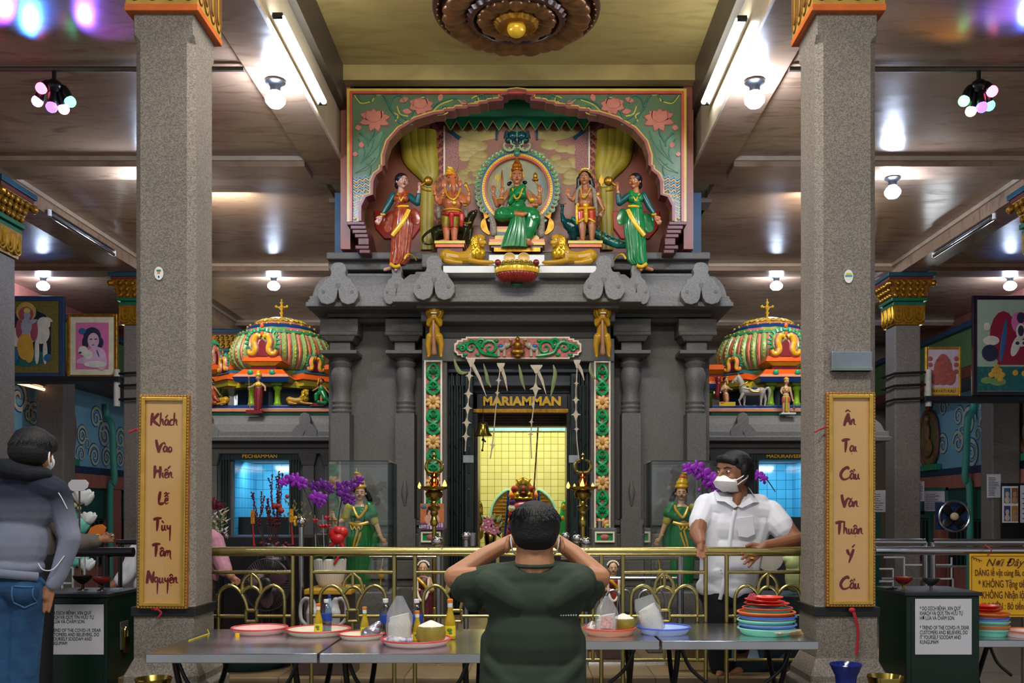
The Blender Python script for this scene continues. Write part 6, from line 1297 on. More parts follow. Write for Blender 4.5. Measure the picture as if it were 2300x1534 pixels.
for px in (1390, 1465):
	for k in (-1, 1): b.tube(bez([sp(px+k*30,1420), sp(px+k*30,1345), sp(px+k*14,1325), sp(px,1340), sp(px-k*4,1380)], 5), .009, 8)
b.build('barrier_bar', M_STEEL, SB)
tag(MB().lathe([(0,0),(.022,0),(.026,.09),(.023,.09),(.02,.01),(0,.01)], 20).build('steel_cup', M_STEEL, None, loc=P(1062,1226,6.5)), 'small steel cup beside the ball post near the folded gate', 'cup'); tag(MB().lathe([(0,0),(.028,0),(.03,.075),(.027,.075),(.024,.01),(0,.01)], 20).build('steel_cup', M_STEEL, None, loc=P(1346,1187,9.4)), 'small steel cup under the painted strip near the striped staff', 'cup')
# ------------------------------------------------------------------ tables
def table(label, x0, x1, y0, y1, z):
	t = thing('folding_table', label, 'table', ((x0+x1)/2, (y0+y1)/2, 0), group='steel folding tables'); hx, hy = (x1-x0)/2-.002, (y1-y0)/2
	b = MB(); b.box(-hx, hx, -hy, hy, z-.008, z); e = .046
	for q in ((-hx,hx,-hy,-hy+.008), (-hx,hx,hy-.008,hy), (-hx,-hx+.008,-hy,hy), (hx-.008,hx,-hy,hy)): b.box(q[0],q[1],q[2],q[3], z-e, z)
	b.build('table_top', M_STEELT, t, False, .004)
	for sx in (-1, 1):
		x = sx*(hx-.12)
		for k in (-1, 1): b = MB(); xx = x+k*.016; b.tube(bez([(xx, k*(hy-.10), z-.05), (xx, k*(hy-.2), z-.22), (xx, 0, z*.5), (xx, -k*(hy-.10), .04), (xx, -k*(hy-.06), 0.0)], 5), .015, 10); b.build('leg', M_BLACKM, t)
		MB().tube(bez([(x, -hy+.10, z-.05), (x-sx*.05, -hy+.10, z-.16), (x-sx*.14, -hy+.10, z-.24)], 5), .010, 8).build('brace', M_BLACKM, t)
	MB().tube([(-hx+.12, hy-.16, .14), (hx-.12, hy-.16, .14)], .011, 8).build('stretcher', M_BLACKM, t); return t
M_STEELT = mat('scuffed_table_steel', '#cdcfd3', .22, 1.0, .10, 4, .06, 6); M_BLACKM = mat('black_tube_metal', '#26272a', .3, .6)
ZT = .82
table('steel folding table at the end nearer the K scroll pillar', -1.853, -1.02, 4.5, 5.45, ZT); table('steel folding table carrying the tray with the large coconut', -1.016, -.18, 4.5, 5.45, ZT); table('steel folding table beside the praying man carrying the orange tray', -.146, .688, 4.94, 5.74, ZT); table('steel folding table carrying the tall stack of trays', .694, 1.53, 4.94, 5.74, ZT); table('low steel folding table behind the donation box with the yellow sign above', 2.83, 3.9, 5.9, 6.45, .695)
def tz(px, py, z=ZT): d = (EYE-z)*FPX/(py-VY); return Vector(((px-VX)*d/FPX, d, z))
def tray(label, x, y, r, rim, body, h=.036, z=ZT, group='round plastic trays', name='serving_tray'):
	t = thing(name, label, 'tray', (x, y, z), 0, group)
	MB().lathe([(0,0),(r*.82,0),(r*.90,h*.4),(r*.95,h*.85),(r*.93,h*.85),(r*.87,h*.35),(r*.80,.006),(0,.006)], 56).build('tray_body', body, t)
	MB().lathe([(r*.94,h*.78),(r*1.0,h*.80),(r*1.01,h*.92),(r*.99,h*1.02),(r*.93,h*.98),(r*.94,h*.78)], 56).build('tray_rim', rim, t); return t
M_RIMR = mat('red_tray_rim', '#c43c3a', .35); M_TPINK = mat('pink_tray', '#e2b6b2', .4, 0, .03); M_TCRM = mat('cream_tray', '#ded0bc', .4, 0, .03); M_TPKL = mat('pale_pink_tray', '#e6c6c2', .4, 0, .03); M_TORG = mat('orange_tray', '#e0a080', .4, 0, .03); M_TBLU = mat('light_blue_tray', '#a9bbe6', .4, 0, .03); M_RIMB = mat('blue_tray_rim', '#3f62d0', .35); M_MINT = mat('mint_tray', '#7fd3b8', .4, 0, .03); M_RIMO = mat('orange_tray_rim', '#e0722c', .35); M_TBL2 = mat('blue_tray', '#6f8fd8', .4)
tray('empty pink tray with red rim beside the yellow bottle cap', P(583,0,5.27).x, 5.27, .157, M_RIMR, M_TPINK); tray('wide cream tray with red rim holding an oil bottle and a water bottle', P(715,0,5.21).x, 5.21, .180, M_RIMR, M_TCRM); tray('small cream tray with red rim holding an oil bottle and foil bag', P(815,0,5.09).x, 5.05, .125, M_RIMR, M_TCRM, .03); tray('pale pink tray with red rim holding the rice bag and large coconut', P(935,0,4.81).x, 4.81, .183, M_RIMR, M_TPKL)
tray('orange tray holding two bags and a coconut beside the praying man', P(1369,0,5.21).x, 5.21, .146, mat('coral_red_rim', '#d4483a', .35), M_TORG, .042); tray('light blue tray with blue rim holding the tilted rice bag', P(1491,0,5.25).x, 5.25, .150, M_RIMB, M_TBLU, .042)
sx0 = P(1722,0,5.22).x
for k, (rim, body, r, lab) in enumerate(((M_MINT, M_MINT, .158, 'lowest mint tray of the tall stack'), (M_TBL2, M_TBL2, .160, 'blue tray, second from the bottom of the tall stack'), (M_MINT, M_MINT, .160, 'mint tray, third from the bottom of the tall stack'), (M_RIMB, M_TBLU, .160, 'pale blue tray, fourth from the bottom of the tall stack'), (M_RIMO, M_RIMO, .160, 'orange tray near the top of the tall stack'), (M_RIMR, M_MINT, .138, 'red rimmed mint tray on top of the tall stack of trays'))): tray(lab, sx0+(.004 if k % 2 else -.003), 5.22, r, rim, body, .040, ZT+.0005+k*.0225 if k < 6 else 0, 'stacked trays on the table')
def plate(label, x, y, z, r, m, tilt=0, h=.022):
	o = MB().lathe([(0,0),(r*.55,0),(r*.7,h*.3),(r,h),(r*.98,h*1.1),(r*.66,h*.5),(0,h*.25)], 48).build('plastic_plate', m, None, loc=(x,y,z), rot=(0,tilt,0)); return tag(o, label, 'plate', 'red plastic plates')
M_REDP = mat('red_plastic', '#cf3322', .3)
zs = ZT+.1535; plate('large red plate on the tall stack of trays', sx0+.0, 5.22, zs, .125, M_REDP); plate('tilted red plate in the middle of the plates on the tall tray stack', sx0-.012, 5.22, zs+.016, .112, M_REDP, .06); plate('small red plate topmost on the tall stack of trays', sx0+.004, 5.20, zs+.036, .082, mat('orange_red_plastic', '#d8402a', .3))
tag(MB().prism([(-.03,0),(.035,.0),(.03,.035),(.01,.055),(-.015,.05),(-.035,.02)], -.003, .003).build('pink_paper', mat('crumpled_pink_paper', '#b8586a', .6), None, False, loc=(P(1690,0,5.28).x, 5.28, zs+.018)), 'scrap of pink paper behind the red plates', 'paper')
for k, (m, lab) in enumerate(((mat('brown_envelope', '#b59a76', .7), 'brown paper envelope under the bundle beside the tall tray stack'), (mat('yellow_paper', '#b8a04a', .7), 'yellow envelope in the bundle beside the tall tray stack'), (mat('white_paper_bundle', '#cfc8bc', .7), 'white envelope on top beside the tall tray stack'))):
	o = MB().box(-.11, .09, -.07, .07, 0, .008).build('paper_envelope', m, None, False, loc=(1.41-.012*k, 5.22-.03*k, ZT+.001+.0125*k), rot=(0, .0, .5+.12*k)); tag(o, lab, 'envelope', 'envelopes at the table end')
# bottles
M_OIL = mat('golden_oil', '#c9a81c', .1, 0, .05, 4, trans=.25, ior=1.45); M_OILL = mat('yellow_label', '#e6cf1e', .4, 0, .1, 30); M_CAPY = mat('yellow_cap', '#e9b41e', .35); M_CAPW = mat('white_cap', '#e4e6ea', .35); M_CAPO = mat('orange_cap_top', '#e07a24', .35)
def glassmat(name, col, k=.10, rough=.03):
	m = bpy.data.materials.new(name); m.use_nodes = True; nt = m.node_tree; nt.nodes.clear()
	o = nt.nodes.new('ShaderNodeOutputMaterial'); t = nt.nodes.new('ShaderNodeBsdfTransparent'); g = nt.nodes.new('ShaderNodeBsdfGlossy'); f = nt.nodes.new('ShaderNodeLayerWeight'); pw = nt.nodes.new('ShaderNodeMath'); pw.operation = 'POWER'; pw.inputs[1].default_value = 4; mx = nt.nodes.new('ShaderNodeMixShader'); ad = nt.nodes.new('ShaderNodeMath'); ad.operation = 'ADD'; ad.inputs[1].default_value = k
	t.inputs['Color'].default_value = lin(col); g.inputs['Roughness'].default_value = rough; f.inputs['Blend'].default_value = .5
	nt.links.new(f.outputs['Facing'], pw.inputs[0]); nt.links.new(pw.outputs[0], ad.inputs[0]); nt.links.new(ad.outputs[0], mx.inputs['Fac']); nt.links.new(t.outputs[0], mx.inputs[1]); nt.links.new(g.outputs[0], mx.inputs[2]); nt.links.new(mx.outputs[0], o.inputs['Surface']); MATS[name] = m; return m
M_GLASS = glassmat('clear_glass', '#f8faf9', .045); M_PET = glassmat('clear_bottle_plastic', '#dfe6ec', .10, .05); M_BAG = glassmat('thin_clear_plastic', '#f4f6fa', .10, .18)
_nt = M_BAG.node_tree; _d = _nt.nodes.new('ShaderNodeBsdfDiffuse'); _d.inputs['Color'].default_value = (.8,.82,.86,1); _m = _nt.nodes.new('ShaderNodeMixShader'); _m.inputs['Fac'].default_value = .16
_o = [n for n in _nt.nodes if n.type == 'OUTPUT_MATERIAL'][0]; _src = _o.inputs['Surface'].links[0].from_socket; _nt.links.new(_src, _m.inputs[1]); _nt.links.new(_d.outputs[0], _m.inputs[2]); _nt.links.new(_m.outputs[0], _o.inputs['Surface'])
def oil(label, x, y, z, h, lab=True):
	t = thing('oil_bottle', label, 'bottle', (x, y, z), 0, 'oil bottles on the tables'); r = h*.135
	MB().lathe([(0,0),(r,.003),(r*1.02,h*.1),(r*.9,h*.22),(r,h*.34),(r*.98,h*.45),(r*.72,h*.58),(r*.50,h*.70),(r*.42,h*.80),(0,h*.80)], 24).build('bottle_body', M_OIL, t)
	MB().lathe([(r*1.03,h*.08),(r*1.04,h*.1),(r*1.01,h*.33),(r*1.0,h*.34),(r*.94,h*.22)], 24).build('bottle_label', M_OILL, t)
	b = MB(); b.ell((0,-r*1.02,h*.24), (r*.5,.003,h*.05), 12, 6); b.ell((r*.15,-r*1.02,h*.16), (r*.35,.003,h*.035), 12, 6); b.build('label_print', mat('olive_print', '#5f7a24', .5), t)
	MB().lathe([(r*.46,h*.79),(r*.50,h*.80),(r*.50,h*.90),(r*.40,h*.91)], 20).build('white_collar', M_CAPW, t); MB().lathe([(r*.52,h*.90),(r*.56,h*.91),(r*.56,h*.985),(r*.4,h),(0,h)], 20).build('bottle_cap', M_CAPO, t); return t
def water(label, x, y, z, h):
	t = thing('water_bottle', label, 'bottle', (x, y, z), 0, 'water bottles on the tables'); r = h*.165
	MB().lathe([(0,0),(r*.9,0),(r,h*.03),(r*.95,h*.12),(r,h*.2),(r*.93,h*.28),(r,h*.36),(r,h*.6),(r*.9,h*.7),(r*.55,h*.83),(r*.36,h*.88),(r*.36,h*.92)], 24).build('bottle_body', M_PET, t)
	MB().lathe([(r*1.01,h*.34),(r*1.02,h*.35),(r*1.02,h*.56),(r*1.01,h*.57)], 24).build('bottle_label', mat('blue_label', '#1f3f9a', .4), t); MB().lathe([(0,h*.9),(r*.44,h*.9),(r*.46,h*.99),(r*.38,h),(0,h)], 20).build('bottle_cap', M_CAPW, t)
	MB().lathe([(0,h*.015),(r*.9,h*.02),(r*.92,h*.3),(0,h*.3)], 20).build('water', glassmat('bottle_water', '#cfdbe2', .0, .02) if 'bottle_water' not in MATS else MATS['bottle_water'], t); return t
oil('oil bottle standing in the wide cream tray', P(715,0,5.20).x, 5.20, ZT+.006, .168); water('water bottle behind the oil bottle in the wide cream tray', P(733,0,5.27).x, 5.27, ZT+.006, .185); oil('oil bottle standing in the small cream tray', P(819,0,5.05).x, 5.05, ZT+.006, .165)
water('water bottle beside the foil bag and the large rice bag', P(866,0,5.14).x, 5.14, ZT+.001, .205); water('water bottle just behind the large rice bag', P(936,0,5.12).x, 5.12, ZT+.001, .205); oil('oil bottle between the rice bag and the large coconut', P(936,0,4.83).x, 4.85, ZT+.006, .165); oil('taller oil bottle standing on the bare table beside the coconut', P(1011,0,5.02).x, 5.02, ZT+.001, .215)
t = tz(533, 1430); tag(MB().lathe([(0,0),(.013,0),(.0135,.016),(.011,.018),(0,.018)], 20).build('bottle_cap', M_CAPY, None, loc=t), 'loose yellow bottle cap on the table by the pink tray', 'cap')
a = tz(424, 1440); e = tz(470, 1424); tag(MB().tube([a+Vector((0,0,.003)), e+Vector((0,0,.003)), e+Vector((-.01,.0,.028))], .003, 6).build('incense_stick', mat('yellow_stick', '#c9b42a', .5), None), 'thin yellow stick lying at the table edge by the K scroll pillar', 'stick')
# coconuts
def coconut(label, px, d, r, h, z=ZT+.006):
	t = thing('green_coconut', label, 'coconut', (P(px,0,d).x, d, z), group='trimmed green coconuts')
	MB().lathe([(0,0),(r*.75,.004),(r*.97,h*.25),(r,h*.45),(r*.95,h*.68),(r*.88,h*.76)], 32).build('husk', mat('coconut_husk', '#8a7c2c', .5, 0, .25, 14), t); MB().lathe([(r*.90,h*.75),(r*.86,h*.78),(r*.1,h*1.0),(0,h*1.01)], 9).build('cut_top', mat('white_coconut_flesh', '#e9e4d6', .55), t, False)
coconut('large green coconut with white cut top between two oil bottles', 968, 4.82, .076, .118); coconut('green coconut with white cut top beside the bag with the pink label', 1400, 5.24, .068, .108)
# rice bags
M_RICE = mat('white_rice', '#f2ead8', .8, 0, .08, 120, .5, 300)
def bag(label, px, d, w, h, th, fill, tilt, z, neck, cat='bag', stamp=None):
	t = thing('rice_bag', label, cat, (P(px,0,d).x, d, z), 0, 'clear bags of rice'); T = Matrix.Rotation(tilt, 4, 'Y')
	b = MB(T); prof = []; n = 14
	for k in range(n+1):
		q = k/n; hw = w*(.92+.10*math.sin(q*3.1)) if q < .62 else w*(1-(q-.62)/.38*(1-neck)); dp = th*(1-.15*q) if q < .55 else th*(.85*(1-(q-.55)/.45*.88)); prof.append(b.ring([(hw*math.cos(a)*(1+.05*math.sin(5*a+k)), dp*math.sin(a), h*q) for a in [2*math.pi*i/24 for i in range(24)]]))
	b.skin(prof); b.build('plastic_film', M_BAG, t)
	b = MB(T); rr = []
	for k in range(8):
		q = k/7; hw = w*.88*(1 if 0 < k < 6 else .86); rr.append(b.ring([(hw*math.cos(a), th*.84*math.sin(a)*(1 if k < 6 else .8), .004+h*fill*q+(.012*math.cos(a) if k > 5 else 0)) for a in [2*math.pi*i/20 for i in range(20)]]))
	b.skin(rr); b.build('rice', M_RICE, t, True)
	if stamp: b = MB(T); b.box(-w*.55, w*.5, -th*1.06, -th*1.02, h*.2, h*.5); b.build('printed_label', mat('pink_stamp', '#d8a8a4', .6, 0, .25, 60), t, False)
bag('tall bag of rice with a crumpled open top in the pale pink tray', 897, 4.80, .066, .245, .045, .58, .0, ZT+.007, .25); bag('bag of rice with a pink printed label in the orange tray', 1360, 5.13, .060, .215, .045, .50, .06, ZT+.007, .28, stamp=1); bag('leaning bag of rice in the light blue tray', 1470, 5.22, .068, .20, .045, .68, -.32, ZT+.018, .75); bag('small white bag beside the praying man in the orange tray', 1327, 5.20, .032, .07, .04, .55, .2, ZT+.007, .3)
tag(meshobj('snack_bag', remeshed(MB().ell((0,0,.02), (.07,.035,.024), 20, 10).ell((-.04,.01,.03), (.03,.03,.018)).bm, .004, 2), mat('printed_snack_bag', '#d9d2d6', .3, 0, .1, 25, col2='#4a4f78'), None, loc=(P(898,0,4.70).x, 4.705, ZT+.012)), 'printed snack bag lying at the front of the pale pink tray', 'bag'); tag(meshobj('foil_bag', remeshed(MB().cap((-.03,0,.015), (.035,.01,.07), .03, .016).ell((.0,0,.03), (.05,.03,.03)).bm, .004, 1), mat('crinkled_foil', '#a8a2b0', .2, .8, .3, 30, 1.0, 40), None, loc=(P(838,0,5.06).x, 5.02, ZT+.012)), 'crumpled silver foil bag in the small cream tray', 'bag')
# trays and plates on the low table at the frame edge
zz2 = .696; x2 = P(2225,0,6.1).x
for k, (rim, body, lab) in enumerate(((M_MINT, M_MINT, 'lowest mint tray of the short stack'), (M_RIMO, M_TORG, 'orange tray second in the short stack behind the donation box'), (M_MINT, M_MINT, 'mint tray third in the short stack behind the donation box'), (M_RIMB, M_TBLU, 'blue tray fourth in the short stack behind the donation box'), (M_RIMO, M_RIMO, 'orange tray topmost in the short stack behind the donation box'))): tray(lab+(' behind the donation box' if k == 0 else ''), x2, 6.13, .13, rim, body, .045, zz2+k*.026, 'stacked trays on the low table')
plate('red plate on the short stack of trays behind the donation box', P(2222,0,6.1).x, 6.13, zz2+.152, .10, M_REDP); plate('upturned red plate topmost on the short stack of trays', P(2222,0,6.1).x, 6.13, zz2+.172, .085, M_REDP); tray('orange tray cut by the frame on the low table', P(2302,0,6.05).x, 6.06, .13, M_RIMO, M_TPKL, .045, zz2, 'trays at the frame edge')
# ------------------------------------------------------------------ people
from mathutils.bvhtree import BVHTree
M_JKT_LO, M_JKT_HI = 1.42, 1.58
def surf_y(o, x, z):
	bv = BVHTree.FromPolygons([v.co[:] for v in o.data.vertices], [p.vertices[:] for p in o.data.polygons]); h = bv.ray_cast(Vector((x, -3, z)), Vector((0, 1, 0))); return h[0].y if h[0] else 0
M_SKIN = mat('warm_skin', '#b07a58', .5, 0, .06, 10); M_SKIN2 = mat('brown_skin', '#8a5a40', .5, 0, .06, 10); M_SKIN3 = mat('tan_skin', '#9c6a4c', .5, 0, .06, 10)
M_HAIR = mat('black_hair', '#09090a', .6, 0, .3, 60, .4, 160); M_OLIVE = mat('olive_tshirt', '#2e3a2e', .85, 0, .08, 6, .35, 7); M_WSH = mat('white_cotton_shirt', '#dcdde6', .75, 0, .03, 6, .35, 9); M_DKT = mat('black_trousers', '#0e1016', .8); M_MASK = mat('white_mask', '#e9e8e8', .7, 0, .02)
M_JEAN = mat('washed_denim', '#17385c', .85, 0, .25, 7, .2, 40, col2='#2a5680')
def strands(f, hair, c, r, n, seed, droop=40, w=1.0, emax=1.35):
	rnd = random.Random(seed); b = MB()
	for k in range(n):
		a = rnd.uniform(0, 2*math.pi); e = rnd.uniform(.05, emax); v = Vector((math.sin(e)*math.cos(a), math.sin(e)*math.sin(a), math.cos(e))); g = rnd.uniform(.98, 1.05)
		p0 = f.c((c[0]+v.x*r[0], c[1]-v.z*r[2], c[2]+v.y*r[1])); p1 = f.c((c[0]+v.x*r[0]*1.06*g, c[1]-v.z*r[2]*1.04+droop, c[2]+v.y*r[1]*1.06*g)); b.tube([p0, (p0+p1)/2+Vector((v.x, v.y, v.z))*.004, p1], [.0018*w, .0015*w, .0004*w], 3)
	b.build('hair_strands', M_HAIR, hair)
# praying man, seen from behind
f = Fig('praying_man', 'person in an olive T-shirt seen from behind with both hands raised to the forehead', 'person', 1000, 1000, 2.8726, (575, 3094), 3.4)
hd = (580, 548, 20, 196, 180)
body = f.blob('body', M_SKIN, f.head(hd, ears=False, wide=.76)+[('l', [(578,600,30,122), (577,700,5,124), (577,800,-5,140)]), ('e', (575,960,0), (290,150,170)), ('e', (575,1350,0), (280,150,330)),
	('l', [(265,870,0,92), (58,872,130,74), (45,858,160,70), (240,725,250,60), (455,610,320,46)]), ('l', [(885,870,0,92), (1000,872,130,74), (1010,862,160,70), (850,715,250,60), (705,610,320,46)]),
	('e', (402,640,5), (18,42,62), 8), ('e', (753,645,5), (18,42,62), -8), ('e', (400,655,-10), (20,30,40)), ('e', (755,660,-10), (20,30,40)),
	('l', [(470,1850,0,150), (450,2450,0,100), (450,2960,-10,66)]), ('l', [(680,1850,0,150), (700,2450,0,100), (700,2960,-10,66)]), ('l', [(450,3035,-40,54), (440,3050,170,42)]), ('l', [(700,3035,-40,54), (710,3050,170,42)])]
	+ f.hand((462,602,322), 72, 200, -1, dd=.2) + f.hand((698,602,322), 108, 200, 1, dd=.2), 9)
hair = f.blob('hair', M_HAIR, [('e', (580,510,10), (166,182,156)), ('e', (580,580,-50), (146,118,110)), ('e', (580,540,0), (163,170,120))], 8)
strands(f, hair, (580, 510, 10), (163, 180, 153), 900, 6, 34)
sh_ = f.blob('tshirt', M_OLIVE, [('e', (578,835,-60), (150,84,62)), ('l', [(430,815,0,70), (575,800,-5,80), (720,815,0,70)]), ('l', [(300,880,0,122), (575,880,0,150), (860,880,0,122)]), ('e', (575,1000,0), (335,190,200)), ('e', (570,1240,0), (318,195,330)), ('e', (560,1560,0), (318,200,330)), ('e', (560,1800,0), (325,205,180)),
	('l', [(300,880,0,118), (150,905,80,108), (118,930,105,100)]), ('l', [(165,960,70,88), (180,1020,50,66)]), ('l', [(850,880,0,118), (930,905,80,106), (948,930,105,98)]), ('l', [(930,960,70,84), (915,1020,50,62)]), ('l', [(300,900,-60,110), (470,1000,-100,95)]), ('l', [(850,900,-60,110), (690,1000,-100,95)]), ('l', [(300,1400,-30,60), (430,1520,-110,84), (700,1520,-110,84), (840,1400,-30,60)]), ('l', [(285,1250,0,60), (280,1700,0,66)]), ('l', [(850,1250,0,60), (850,1700,0,66)])], 9, it=14)
cf = MB(); q = []
for k in range(41): a = 2*math.pi*k/40; q.append(f.c((578+138*math.cos(a), 768+10*math.sin(a)*-1, -2+132*math.sin(a))))
cf.tube(q[:-1], 15*f.u, 8, closed=True); cf.build('collar_band', M_OLIVE, sh_)
pr = text_mesh('+++++++', .0155, .0006, .0, space=1.0); c = f.c((790, 1083, 0)); y = surf_y(sh_, c.x, c.z); meshobj('chest_print', pr, M_WHITE, sh_, False, loc=(c.x, y-.012, c.z), rot=(0, 0, .14))
for sx in (-1, 1):
	x = 578+sx*152; f.tube('mask_strap', M_MASK, [(x-sx*16,585,-10), (x+sx*2,600,-42), (x+sx*-4,650,-58), (x-sx*14,690,-30), (x-sx*30,705,40)], 4.5, parent=body)
f.blob('trousers', M_DKT, [('e', (575,1880,0), (300,190,170)), ('l', [(470,1850,0,165), (450,2450,0,118), (450,2960,-10,92)]), ('l', [(680,1850,0,165), (700,2450,0,118), (700,2960,-10,92)])], 14)
# man in white leaning on the railing
f = Fig('man_in_white', 'person in a white short-sleeved shirt and face mask leaning on the brass railing', 'person', 1540, 1000, 2.873, (260, 1490), 6.06)
hd = (298, 178, -25, 138, -52)
p = lambda *q: f.hp(hd, *q)
body = f.blob('body', M_SKIN2, f.head(hd)+[('l', [(335,250,10,60), (340,340,10,64), (335,390,5,80)]), ('e', (320,560,0), (175,90,190)), ('e', (280,800,0), (160,85,200)), ('l', [(325,330,-58,36), (305,380,-92,26), (296,408,-112,10)]),
	('l', [(120,385,0,62), (52,570,-120,50), (50,618,-245,34)]), ('l', [(560,430,0,66), (672,590,-90,52), (690,605,-110,48), (560,628,-190,42), (445,640,-250,32)]),
	('l', [(330,1180,0,60), (388,1330,90,46), (368,1450,95,30)]), ('l', [(362,1470,80,30), (285,1483,10,18)]), ('l', [(235,1420,40,40), (235,1465,30,34), (200,1480,-60,20)])]
	+ f.hand((52,622,-262), 262, 104, 1, dd=-.45, curl=.3) + f.hand((440,645,-255), 213, 175, -1, curl=.35, spread=.26), 5)
f.face(hd, body, mouth=False, es=.62)
hair = f.blob('hair', M_HAIR, [('e', p(0,-.34,-.20), (112,122,100)), ('e', p(0,.02,-.58), (92,92,112)), ('e', p(.52,-.12,-.10), (40,60,66)), ('l', [p(-.35,-.62,.52)+(26,), p(.10,-.62,.66)+(28,), p(.48,-.50,.50)+(26,)]), ('e', p(.66,.04,.02), (18,30,46))], 5)
hc_ = p(0,-.30,-.20); strands(f, hair, hc_, (112, 118, 104), 700, 11, 40, 1.2)
b = MB(); rings = []
for v, w, wd, hh in ((.12, .98, .10, 0), (.22, 1.06, .46, .10), (.40, 1.16, .62, .16), (.60, 1.06, .56, .2), (.86, .72, .40, .1), (.92, .5, .18, 0)):
	pts = []
	for k in range(13):
		t = -1+2*k/12; u = wd*t; pts.append(f.c(p(u*1.15, v+abs(t)*hh*.4, w-abs(t)**1.4*.62)))
	rings.append(b.ring(pts))
b.skin(rings, closed=False); mk = b.build('face_mask', M_MASK, f.root); so_ = mk.modifiers.new('solid', 'SOLIDIFY'); so_.thickness = .004
f.tube('mask_strap', M_MASK, [p(.60,.42,.60), p(.74,.22,.22), p(.80,.05,.0), p(.80,.22,-.1)], 4); f.tube('mask_strap', M_MASK, [p(.56,.66,.50), p(.72,.42,.20), p(.80,.26,-.05)], 4)
shirt = f.blob('shirt', M_WSH, [('l', [(190,352,5,56), (335,372,15,60), (480,372,5,60)]), ('l', [(130,395,0,78), (320,420,0,110), (550,440,0,82)]), ('e', (318,520,-5), (212,120,160)), ('e', (300,720,-5), (182,116,230)), ('e', (272,860,-5), (188,120,130)), ('l', [(120,910,-30,60), (290,940,-55,66), (380,910,-30,60)]), ('l', [(135,385,0,76), (82,490,-55,72), (74,510,-65,66)]), ('l', [(545,435,0,84), (600,520,-45,84), (610,540,-55,78)]), ('l', [(170,480,-20,76), (165,760,-10,76), (150,900,-15,66)]), ('l', [(470,500,-10,86), (420,700,-10,76), (395,880,-15,66)])], 5, it=12)
for sx, q in ((-1, [(310,395,-120), (250,335,-118), (205,330,-90), (185,290,-30), (240,275,20)]), (1, [(310,395,-120), (385,340,-112), (432,340,-70), (400,270,-10), (360,255,40)])):
	b = MB(); r = []
	for i, (x, y, dd) in enumerate(q): r.append(b.ring([f.c((x,y,dd-2)), f.c((x+sx*(24 if i < 3 else 10), y+(30 if i in (1,2) else 10), dd-8)), f.c((x+sx*(20 if i < 3 else 8), y+(28 if i in (1,2) else 8), dd+6)), f.c((x,y,dd+8))]))
	b.skin(r); b.build('collar', M_WSH, shirt, True)
f.tube('placket', M_WSH, [(292,420,-122), (270,520,-128), (245,700,-132), (215,900,-128), (200,985,-104)], 12, parent=shirt, flat=.4)
for x, y in ((262,560), (236,740), (205,800)): c = f.c((x,y,0)); MB().lathe([(0,0),(.006,0),(.006,.002),(0,.003)], 12).build('button', mat('pearl_button', '#c9c9d2', .3), shirt, loc=(c.x, surf_y(shirt, c.x, c.z)-.012, c.z), rot=(math.pi/2, 0, 0))
c = f.c((360,520,0)); y = surf_y(shirt, c.x, c.z); MB().prism([(-.055,-.06),(0,-.075),(.055,-.06),(.055,.06),(-.055,.06)], -.003, .003).build('chest_pocket', M_WSH, shirt, False, .003, loc=(c.x, y-.004, c.z), rot=(0, -.12, .12))
f.blob('trousers', M_DKT, [('e', (265,960,5), (185,115,110)), ('l', [(205,980,5,104), (215,1220,0,84), (232,1430,40,72)]), ('l', [(350,980,5,100), (345,1180,-10,84), (368,1290,60,66)])], 8)
f.solid('ring', M_GYEL, [('e', (362,715,-285), (13,13,5))])
# man in the grey hooded jacket
f = Fig('man_in_hoodie', 'person in a faded navy hooded jacket and jeans seen from behind at the donation box', 'person', 0, 840, 3.068, (130, 3206), 4.3)
hd = (243, 532, -10, 150, 166)
p = lambda *q: f.hp(hd, *q)
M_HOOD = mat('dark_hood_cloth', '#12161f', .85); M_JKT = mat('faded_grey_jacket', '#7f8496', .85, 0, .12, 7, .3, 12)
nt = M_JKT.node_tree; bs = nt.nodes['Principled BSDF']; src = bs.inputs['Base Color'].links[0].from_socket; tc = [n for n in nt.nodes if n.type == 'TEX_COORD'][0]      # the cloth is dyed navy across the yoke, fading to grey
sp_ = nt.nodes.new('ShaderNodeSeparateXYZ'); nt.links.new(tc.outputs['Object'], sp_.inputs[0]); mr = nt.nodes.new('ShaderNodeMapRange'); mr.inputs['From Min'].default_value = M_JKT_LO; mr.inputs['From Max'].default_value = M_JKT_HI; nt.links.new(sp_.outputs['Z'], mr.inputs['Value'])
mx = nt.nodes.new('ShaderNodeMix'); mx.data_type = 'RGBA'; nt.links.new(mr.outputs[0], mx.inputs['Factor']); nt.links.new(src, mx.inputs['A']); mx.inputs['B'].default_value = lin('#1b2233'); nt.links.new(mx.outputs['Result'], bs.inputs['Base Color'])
body = f.blob('body', M_SKIN, f.head(hd)+[('l', [(225,600,0,84), (200,720,0,92)]), ('e', (110,950,0), (150,90,240)), ('l', [(420,830,20,60), (470,1130,40,52), (385,1400,20,40), (345,1470,0,36)]), ('l', [(30,1500,0,110), (40,2300,0,80), (40,2980,0,60)]), ('l', [(180,1500,0,90), (170,2300,0,80), (190,2980,0,60)]), ('l', [(40,3150,-30,52), (60,3165,160,40)]), ('l', [(190,3150,-30,52), (230,3165,150,40)])] + f.hand((345,1460,0), 252, 190, -1), 9)
f.face(hd, body, mouth=False)
hair = f.blob('hair', M_HAIR, [('e', p(0,-.28,-.12), (138,146,128)), ('e', p(0,.02,-.35), (134,118,120)), ('e', p(-.25,-.35,.30), (90,80,80)), ('e', p(-.1,-.2,.5), (90,70,50))], 7)
hc_ = p(0,-.2,-.14); strands(f, hair, hc_, (138, 142, 132), 700, 8, 44, 1.3)
